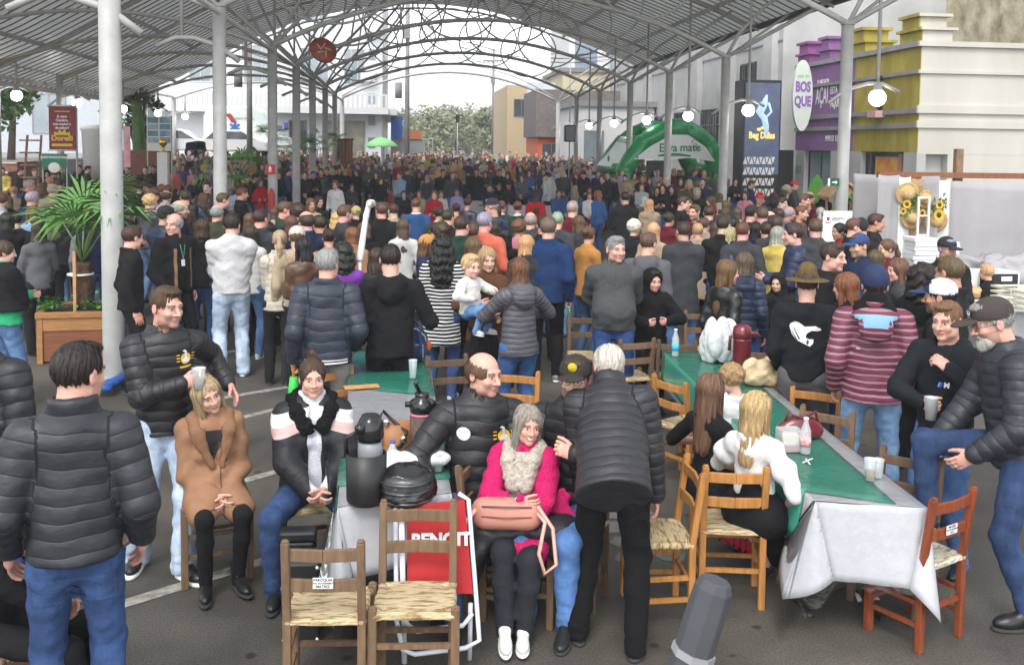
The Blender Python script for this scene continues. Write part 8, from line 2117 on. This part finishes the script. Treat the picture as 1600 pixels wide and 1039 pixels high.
decal(o,[[(-.003,-.09),(.003,-.09),(.003,.06),(-.003,.06)]],M_TEXTK,(0,-.3,1.42),name='zip',grid=.03)
o=H(1021,421,1.42,10,1.40,P=dict(sex='c',b=1.15,armR=((-.10,-.28,1.16),(-1,0,-.6)),armL=((.15,-.30,1.18),(1,0,-.6)),head=(R(18),.1,0),hs=1.12,curl=.9),top='hoodie',tcol=(.008,.008,.009),low='trousers',lcol=(.008,.008,.009),hair='short',hcol=HD,gear='hoodup',gcol=(.008,.008,.009),skin=PINK,h=.014,tkw=dict(th=.03,hem=.80),label='boy with black hood up eating from a small pot before the right table')
me=text_mesh("I'M NOT",.05,0,bold=.002);decal(o,[me],M_WS,(0,-.3,.85),name='print',target='top',grid=.06)
o=H(272,333,1.80,38,1.80,P=dict(sex='m',b=1.1,armR=((-.23,-.14,.93),(-.2,1,0)),armL=((.23,.0,.88),(.15,1,0)),head=(R(-70),.05,0),smile=True),top='jacket',tcol=(.010,.010,.012),low='trousers',lcol=(.010,.010,.011),hair='balding',hcol=(.30,.28,.25),skin=PINK,h=.015,tkw=dict(open=(.05,.08,.86),th=.03),inner=('shirt',dict(th=.004,hem=.90)),icol=(.01,.012,.012),label='bald smiling man with lanyard badge in open black jacket with tan lining')
decal(o,[[(-.025,-.035),(.025,-.035),(.025,.035),(-.025,.035)]],M_WS,(0,-.3,1.20),name='badge',target='inner');decal(o,[[(-.045,.22),(-.038,.22),(.002,.0),(-.004,.0)],[(.045,.22),(.038,.22),(-.002,.0),(.004,.0)]],mat('lanyard_green',(.25,.5,.35),noise=0),(0,-.3,1.24),name='lanyard',target='inner',grid=.03)
for i in(-1,1):decal(o,[[(-.016,-.28),(.016,-.28),(.016,.16),(-.016,.16)]],mat('tan_lining',(.24,.13,.07),noise=.1),(i*.10,-.3,1.20),name='jacket_lining',grid=.03)
o=H(8,376,1.66,120,1.64,P=dict(sex='w',b=1.2,arms='fold',head=(R(-25),.1,0)),top='coat',tcol=(.010,.010,.012),low='jeans',lcol=(.09,.16,.30),hair='pony',hcol=(.07,.045,.03),skin=FAIR,h=.015,tkw=dict(hem=1.02,th=.05,wr=.004,slv=.6),inner=('sweater',dict(th=.034,hem=.88)),icol=(.03,.38,.16),label='woman in black cape over green sweatshirt and blue jeans, left edge',shoe=('whitesole',(.6,.6,.6)))
o=H(-32,478,1.72,150,1.74,P=dict(sex='m',b=1.1,arms='pocket'),top='puffer',tcol=(.014,.016,.020),low='jeans',lcol=DJ,hair='short',hcol=HD,label='person in black puffer cut by the left edge of the picture')
o=H(-48,690,1.30,60,1.70,P=dict(sex='w',seat=True,armR=((-.04,-.36,1.03),(-1,0,-.3)),armL=((.04,-.36,1.03),(1,0,-.3)),anL=(.10,-.5,.08),anR=(-.08,-.56,.08)),top='jacket',tcol=BK,low='tights',lcol=(.011,.011,.012),hair='long',hcol=HD,label='seated person in black trousers cut off at the bottom left corner')
chair_at(o,'weathered','weathered chair at the bottom left corner')
p=GD(577,318,9.6);g_=thing('goose_figure','white goose head and long neck figure rising above the crowd','figure',(p.x,9.6,0));s=S();s.ell((.02,-.02,.0),(.045,.06,.04),k=.02);s.cone((-.0,0,.0),(-.03,0,-.12),.028,.026,k=.02);s.cone((-.03,0,-.12),(-.09,0,-.55),.026,.035,k=.02);V,Q=s.mesh(.009);ob=link('neck',npmesh('neck',V+np.array([0,0,p.z],np.float32),Q,None,(mat('goose_white',(.74,.74,.74),noise=.05),)),None,g_)
b=MB();b.lathe([(.026,0),(.02,.03),(.006,.07),(.0001,.075)],(.035,-.06,p.z),12,m=Matrix.Rotation(R(60),3,'X'));b.build('beak',mat('goose_beak',(.7,.62,.5),noise=0),g_);b=MB();b.ball((.055,-.055,p.z+.012),.008,8);b.ball((-.012,-.055,p.z+.012),.008,8);b.build('eye',M_BLACK,g_);b=MB();b.tube([(-.10,.02,0),(-.09,.0,p.z-.5)],.018,8);b.build('pole',M_WHITE,g_)
# the crowd
COLS={'black':(.012,.012,.013),'navy':(.014,.022,.055),'grey':(.11,.11,.12),'dark grey':(.045,.047,.052),'light grey':(.34,.34,.35),'white':(.58,.57,.55),'cream':(.50,.45,.36),'beige':(.36,.28,.19),'camel':(.30,.16,.08),'brown':(.10,.05,.028),'red':(.36,.012,.018),'maroon':(.11,.012,.022),'pink':(.55,.22,.26),'coral':(.55,.13,.08),'mustard':(.42,.20,.055),'green':(.03,.11,.05),'dark green':(.018,.045,.03),'olive':(.07,.08,.045),'blue':(.03,.085,.22),'denim blue':(.06,.12,.24),'light blue':(.22,.33,.48),'purple':(.14,.03,.24),'lilac':(.32,.26,.48),'yellow':(.55,.42,.10)}
CK=dict(k='black',n='navy',g='grey',G='dark grey',l='light grey',w='white',c='cream',b='beige',a='camel',o='brown',r='red',m='maroon',p='pink',C='coral',y='mustard',e='green',E='dark green',O='olive',u='blue',d='denim blue',s='light blue',P='purple',L='lilac',Y='yellow')
HC=dict(k=((.012,.010,.009),'black'),d=((.04,.024,.015),'dark'),b=((.095,.05,.027),'brown'),a=((.20,.07,.03),'auburn'),l=((.40,.27,.14),'blond'),g=((.26,.25,.24),'grey'),w=((.55,.53,.50),'white'))
ST_={'s':'short','f':'fade','b':'balding','l':'long','w':'longwavy','o':'bob','p':'pony','u':'bun','c':'fluffy','C':'curly'}
SW={'s':'short','f':'cropped','b':'thinning','l':'long','w':'wavy','o':'bobbed','p':'ponytail','u':'bun','c':'fluffy short','C':'bushy curly'}
TG={'j':'jacket','p':'puffer','s':'sweater','h':'hoodie','l':'leather','c':'coat','v':'vest','f':'fur'}
TW={'j':'jacket','p':'puffer','s':'sweater','h':'hoodie','l':'leather jacket','c':'coat','v':'vest','f':'fur coat'}
ANG={'B':180,'F':0,'R':90,'L':-90,'r':140,'q':-140,'f':35,'v':-35}
AW={'B':'seen from behind','F':'facing the camera','R':'facing right','L':'facing left','r':'turned away to the right','q':'turned away to the left','f':'looking to the right','v':'looking to the left'}
MID="""3 260 mFfd jY|31 260 mRfk jk|54 262 mFfb jG|73 265 wFld jkH|90 266 wFlk jk|124 254 mFsd jk|136 257 mRfd sO|120 279 wqld jk|21 290 wBul sb|44 280 mRsg jk|66 286 wBCb jO|81 286 mBbg sb|93 278 mBfd jk|48 298 mrsg jn|12 305 wBlb jk|51 321 wBob ss|24 331 mBsk jkz|85 330 mBsd hOHz|141 336 mBsd pgz|203 351 mRsd jk|203 296 mRsd jk|240 246 mFfd jk|227 257 mFfd jk|243 264 wFlb jG|230 272 mBfd jG|217 283 mBsd jk|226 291 wBll sG|243 292 mBfb jo|262 288 mBfb jk|259 296 mBbd jl|236 305 wBpl fp|278 311 mRbg jn|256 321 mrfd pnc|290 296 mBsd jdt|301 317 wrwk jk|317 314 wRld sr|317 300 wRob jO|338 318 mBbg jO|346 300 mRfb jk|365 305 wRCg sg|376 292 mRfb jk|383 272 mRfd jk|398 271 mRfd jkc|325 282 mFfd jG|314 266 wFld jk|390 331 wBlb jk
407 278 wFlb sr|436 266 wFob jk|450 260 mRfd ju|470 267 wFod ck|489 266 mFfd jk|502 261 mFfd lk|511 253 mFfd jn|525 262 wFwl jk|524 281 wFla cw|540 256 wFol jn|557 258 wFod jk|530 252 mFfd jk|588 265 wFld ck|625 263 wFob sr|636 256 mFfd pnc|655 262 wFld jk|676 265 wFsg jgn|692 250 mFfd jk|712 265 wFlb ck|744 258 mFfd jk|759 258 wFld jG|781 257 mFfd jk|794 266 wFCd jk|591 283 wFll jGS|604 293 wFld srS|550 288 wFob jGS|631 298 wFod jkS|661 282 wFog jGS|655 298 wFlb sbS|679 296 wFub sr|689 298 wFob swS|714 295 wFub sLS|765 287 mFfd snS|780 285 wFld jkS|795 283 mFfd jkSc|485 308 wFwb jb|497 305 wFod jk|429 322 wBwb jb|442 313 mRfb jE|466 318 mBcd jk|480 328 mBbd jn|527 331 wBCl sb|437 357 wBpl pc|464 353 mBsb hbc|476 368 wBok lo|537 378 wBCk jP|550 353 wBla ja|514 355 wBud sa|536 318 mRfb sG|557 320 wBul ck|597 315 mBsb ck|613 317 wBul jk|650 308 mBfb vu|685 321 wBud vE|699 326 mBfd jk|713 316 wBud sb|756 330 mBsg sC|783 312 wBub vE|691 347 mBcd jG|665 366 wRob jnn|740 368 wBob jm|789 355 wBlk jk|737 346 mBsb sb|588 385 wBod sG
880 252 mFfl pk|900 267 wFob pb|911 260 mFfd jk|873 296 mFsd juS|884 301 cFul sGS|921 300 wFub swS|921 292 wFod jkS|950 267 mFfd jn|935 262 mFfd jn|965 278 cFsd smW|977 272 mFfd pb|994 296 cFsd jn|1004 272 mFfb jk|1014 276 wFob jG|1003 285 wFwb sl|1026 290 wFod jk|1036 286 wFld jk|1050 288 wFod jk|1042 275 mFbl jk|1052 298 wFog sgS|1077 280 mFfl jO|1097 277 mFfd jn|1089 292 mFfg jk|1113 305 wLob sr|1125 301 wBlb cc|1149 277 wFlk jk|1165 297 wFod hp|1173 281 mRfd jn|1187 300 mFfd jGr|1173 320 mrfk jkc|1172 325 wBob jk|1065 305 mRfd jk|1087 318 mvfb jm|1108 320 mBfd jG|1015 310 wBwl fb|990 342 wBcw jk|1021 346 wBwl jb|1044 330 wBud jm|1069 345 mBfd cG|1091 347 wBsl cb|1100 338 wBpb jb|1012 361 mBfb hg|809 313 wBub vE|837 296 wBlk vr|894 313 mBsg sm|829 330 mBbg jG|871 330 mBsg jG|919 351 wrub sy|822 365 wBwl jG|810 342 wBcb sp|1140 353 wRwl jd|1163 392 wBob pn|1134 403 wrlb lk|1146 337 mBsk jn|1152 323 wBlb jb|1192 322 mBfb jn|1228 287 mRbg jk|1224 296 wRld jk|1240 282 mRfd jGr|1220 307 mRfd jG|1254 302 mRfb jk|1231 321 mRbg sg|1250 320 mRfb lo|1258 313 wRob sm|1209 300 wBld jk|1200 328 mRbg jk|1213 335 mBsd jG|1199 345 mBsd jk|1215 352 wBog cY|1244 347 mLsd pn|1298 376 mRsd hk|1346 364 mvfb jnN|1314 346 wLpk sr|1346 341 mBfd jkn|1332 339 mRfb jk|1389 371 wLpb jm|1368 388 wBlb jG|1407 401 wLlb jG|1327 423 wLla jk|1217 426 cFsd hkH|1478 369 mFfg jkC|1490 398 mLfb jk|1545 412 cLsl sk|1340 315 wBlk sw|1366 332 mRfd jk|1338 284 mBfb jk|590 252 wFob ck|170 262 mRsd jG|153 283 wBlb jk|163 300 wBod jG|180 310 mBfd jk|168 328 wrlb jm|152 318 mBsd jn|10 330 wBlk jk|60 345 wBod jg|110 300 wBub jO|105 318 mBfd jk|200 322 wRlb jO|207 305 wBlk jk|285 330 wBlb sG|315 340 wBod jk|420 345 wBlk jk|405 325 mBfd jG|455 335 wBlb sb|500 335 mBsd jk|570 345 wBlb jk|630 340 wBwb sw|680 345 wBud vE|720 335 mBfd jE|770 345 wBld jk|850 335 mBfd jk|905 335 wBob jG|1120 345 wBlb jG|1130 335 mBfd jk|1160 345 mBfb jG|1180 345 wBlk jn|1075 310 wFob jk|1135 312 wBob jG|1275 340 mBfb jG"""
LMK=[((178,420),'first white column'),((342,300),'second white column'),((422,265),'third white column'),((460,265),'fourth white column'),((103,420),'planted palm'),((577,330),'white goose figure'),((363,420),'grey sweatshirt man'),((272,380),'bald badge man'),((512,430),'green umbrella man'),((610,430),'black hoodie man'),((691,420),'striped dress woman'),((857,400),'blue fleece man'),((962,430),'man in charcoal knit'),((1021,450),'hooded boy'),((1048,300),'column before green arch'),((1140,320),'second right column'),((1316,330),'nearest right column'),((1262,430),'felt hat man'),((1368,430),'navy beanie man'),((1444,430),'white mesh cap man'),((1304,370),'white crest banner'),((1190,270),'black display tower'),((735,330),'middle white table'),((838,325),'right white table'),((975,260),'green arch'),((97,230),'red banner'),((248,220),'photo board'),((890,235),'pole loudspeaker'),((597,228),'green parasol'),((636,225),'utility pole'),((762,410),'mother with baby'),((375,265),'palm in the crowd'),((1276,320),'banana leaf'),((535,240),'wooden slatted stand')]
rnd=random.Random(12)
HEADC={'c':'cap','n':'beanie','H':'hood'}
CROWD=[]
def add_mid(px,py,code,top,ext,pos=None,hgt=None):
 sex,ang,hs_,hc_=code
 seat='S' in ext;hh=hgt or{'m':rnd.uniform(1.70,1.82),'w':rnd.uniform(1.58,1.68),'c':1.35}[sex]
 if 'z' in ext:hh=1.61
 if pos is None:
  for _ in range(4):
   zt=(hh if not seat else hh-.37)*1.0;y0=20.0
   p=G(px,py,zt);g=gz(p.y)
   p=G(px,py,zt+g)
  x,y=p.x,p.y
 else:x,y=pos
 gear=None;gcol=(.014,.014,.016);gw=''
 if 'c' in ext or 'r' in ext or 'N' in ext or 'C' in ext:gear='cap';gcol=(.45,.03,.03)if 'r' in ext else((.02,.05,.16)if 'N' in ext else((.5,.46,.40)if top[0]=='h' and top[1]=='b' else gcol))
 if 'n' in ext:gear='beanie';gcol=(.42,.20,.04)if top[1]=='n' else((.30,.04,.08)if top[1]=='g' else gcol)
 tk,tc=top[0],CK[top[1]];col=COLS[tc]
 if 'H' in ext:gear='hoodup';gcol=col
 d=math.hypot(x,y);lod=.02 if d<12.5 else(.026 if d<22 else .036)
 a=ANG[ang]+rnd.uniform(-14,14)
 if pos is not None:a=ANG[ang]+rnd.uniform(-20,20)
 arms=rnd.choice(('down','clasp','fold','pocket','hold'))if not seat else 'lap'
 if ang in 'Bqr' and arms in('fold','clasp')and rnd.random()<.4:arms='down'
 if 't' in ext:arms='phone'
 hy=rnd.choice((-25,0,25))
 P=dict(sex='m' if sex=='m' else 'w' if sex=='w' else 'c',arms=arms,head=(R(hy),.08,0),seat=seat)if seat else dict(sex=sex,arms=arms,head=(R(hy),.08,0))
 if d>22:P['head']=(0,.08,0)
 lowk,lc=rnd.choice((('jeans',(.03,.06,.15)),('jeans',(.05,.10,.20)),('trousers',(.012,.012,.013)),('trousers',(.02,.02,.022)),('jeans',(.10,.16,.27))))
 if tk=='v':inner=('sweater',dict(th=.0,hem=.95))
 else:inner=None
 jit=rnd.uniform(.85,1.2);col=tuple(min(.8,c*jit)for c in col)
 hcol,hw=HC[hc_];hcol=tuple(c*rnd.uniform(.8,1.25)for c in hcol)
 sk=rnd.choice((FAIR,PINK,PINK,TAN,(.56,.35,.27)));sk=tuple(c*rnd.uniform(.9,1.08)for c in sk)
 rot=a-math.degrees(math.atan2(x,y))
 o=person(x,y,rot,P,TG[tk],col,lowk,lc,hair=ST_[hs_]if gear!='hoodup' else None,hcol=hcol,skin=sk,h=lod,height=hh,gear=gear,gcol=gcol,shoe=('dress',(.02,.02,.02))if d<26 else None,inner=inner,icol=(.6,.6,.6),group='people in the crowd',stub=.5 if sex=='m' and rnd.random()<.4 else 0,z=gz(y))
 o=o['o'];q=proj((x,y,gz(y)+hh-(.37 if seat else 0)-.1))or(0,0)
 who={'m':'man','w':'woman','c':'child'}[sex]
 hd={'cap':'red cap' if 'r' in ext else 'blue cap' if 'N' in ext else 'cap','beanie':'beanie','hoodup':'hood up'}[gear]if gear else None
 hair=('in '+hd)if hd else('with '+hw+' '+SW[hs_]+(' hair' if hs_ not in 'pu' else ''))
 CROWD.append((o,q,d,who,hair,tc+' '+TW[tk],('seated ' if seat else ''),AW[ang]))
 OCC.append((x,y))
OCC=[(o.location.x,o.location.y)for o in PEOPLE]
for line in MID.split('\n'):
 parts=line.split('|');
 for e in parts:
  px,py,code,top=e.split();add_mid(float(px),float(py),code,top[:2],top[2:])
def fill(n,xr,yr,angs,md):
 k=0;tries=0
 while k<n and tries<n*60:
  tries+=1
  x,y=rnd.uniform(*xr(1))if callable(xr)else rnd.uniform(*xr),rnd.uniform(*yr)
  if((x+.2)/4.2)**2+((y-23.5)/4.6)**2<1:continue
  if any((x-a)**2+(y-b_)**2<md*md for a,b_ in OCC):continue
  if any(abs(x-X)<.4 and abs(y-Y)<.4 for X in(XL,XR,XO)for Y in ST):continue
  q=proj((x,y,gz(y)+1.65))
  if q is None or not(-15<q[0]<1300):continue
  sex=rnd.choice('mmww');hs_=rnd.choice('ffssbc')if sex=='m' else rnd.choice('lwopuCc')
  add_mid(0,0,sex+rnd.choice(angs)+hs_+rnd.choice('ddkbblga' if sex=='w' else 'ddkbbgl'),rnd.choice('jjjpshl')+rnd.choice('kkkkkkknnGGgrmboulO'),'c' if sex=='m' and rnd.random()<.12 else '',pos=(x,y));k+=1
 return k
n0=300-len(PEOPLE)
n1=fill(int(n0*.22),(-10.5,-4.8),(14,30),'RrRr',.6)
n1+=fill(int(n0*.14),(4.5,11),(15,30),'LqLv',.6)
n1+=fill(max(0,int((300-len(PEOPLE))*.55)),(-6,9.5),(13.5,20.5),'BBBrq',.5)
n1+=fill(max(0,300-len(PEOPLE)),(-6,9),(27,31.5),'FFFfv',.5)
def crowd_mass():
 m,t,b=nmat('crowd_cloth');at=N(t,'ShaderNodeAttribute',attribute_name='mask');t.links.new(at.outputs['Color'],b.inputs['Base Color']);b.inputs['Roughness'].default_value=.85
 var=[]
 for i in range(8):
  sx='mw'[i%2];P=dict(sex=sx,arms=('clasp','fold','down','hold')[i//2],head=(0,.08,0),hh=.016);k=skeleton(P);bv,bq,ba=body_geo(P,k,.04)
  tv,tq=top_geo(P,k,.045,TOPS['jacket'][0]);lv,lq=low_geo(P,k,.045,LOWS['trousers'][0]);hv,hq=hair_geo('short' if sx=='m' else 'long',.018);var.append(((bv,bq),(tv,tq),(lv,lq),(tf(hv,k['H']),hq)))
 parts=[];n=0;tries=0;occ=list(OCC)
 while n<420 and tries<12000:
  tries+=1;y=31.5+28*rnd.random()**.8;x=rnd.uniform(-11.5,11.5)
  if any((x-a)**2+(y-c)**2<.36 for a,c in occ):continue
  q=proj((x,y,2))
  if q is None or not-20<q[0]<1190:continue
  occ.append((x,y));n+=1;a=R(rnd.uniform(-35,35));s_=rnd.uniform(.92,1.05);M=Matrix.Translation((x,y,gz(y)))@Matrix.Rotation(a,4,'Z')@Matrix.Scale(s_,4)
  cols=(rnd.choice((FAIR,PINK,FAIR)),COLS[rnd.choice(list(COLS)[:4]+list(COLS))],rnd.choice(((.012,.012,.014),(.03,.05,.12),(.05,.09,.18))),tuple(c*1.3 for c in rnd.choice(list(HC.values())[1:6])[0]))
  for(v,q_),c in zip(rnd.choice(var),cols):
   A=np.ones((len(v),4),np.float32);A[:,:3]=c;parts.append((tf(v,M),q_,A))
 V,Q,A=join(parts);tag(link('distant_crowd',npmesh('distant_crowd',V,Q,A,(m,))),'dense mass of people standing far down the street under the pavilion','crowd',kind='stuff')
crowd_mass()
print('people',len(PEOPLE),'crowd',len(CROWD))
from collections import defaultdict
def near(q,d,k=0):
 L=sorted(LMK,key=lambda l:(l[0][0]-q[0])**2+1.5*(l[0][1]-q[1])**2);l=L[k];dx=q[0]-l[0][0]
 return('behind the ' if abs(dx)<9 and q[1]<l[0][1]else 'at the ' if abs(dx)<9 else 'left of the ' if dx<0 else 'right of the ')+l[1]
ORD=['','second ','third ','fourth ','fifth ','sixth ','seventh ','eighth ','ninth ','tenth ','eleventh ','twelfth ']
grp=defaultdict(list)
for c in CROWD:grp['%s%s %s in %s %s'%(c[6],c[3],c[4],c[5],near(c[1],c[2]))].append(c)
for lab,L in grp.items():
 if len(lab.split())>14:lab=lab.replace(' shoulder length',' long').replace('hidden ','')
 if len(L)==1:L[0][0]['label']=lab;continue
 L.sort(key=lambda c:c[2])
 for i,c in enumerate(L):c[0]['label']=(('nearest ' if i==0 else 'farthest ' if i==len(L)-1 else ORD[i]+'nearest ')+lab)
for c in CROWD:
 w=c[0]['label'].split()
 if len(w)>16:w.remove('hair')if 'hair' in w else None
 if len(w)>16:w.remove('with')
 c[0]['label']=' '.join(w)
 # air
b=MB();b.bbox((-320,-40,-1.0),(320,1250,34));hz=b.build('haze',None);tag(hz,kind='stuff')
hm_=bpy.data.materials.new('haze');hm_.use_nodes=True;_n=hm_.node_tree;_n.nodes.remove(_n.nodes['Principled BSDF']);_v=_n.nodes.new('ShaderNodeVolumePrincipled');_v.inputs['Color'].default_value=(.93,.95,1,1);_v.inputs['Density'].default_value=.0016
_n.links.new(_v.outputs[0],_n.nodes['Material Output'].inputs['Volume']);hz.data.materials.clear();hz.data.materials.append(hm_)
C.cycles.volume_bounces=0
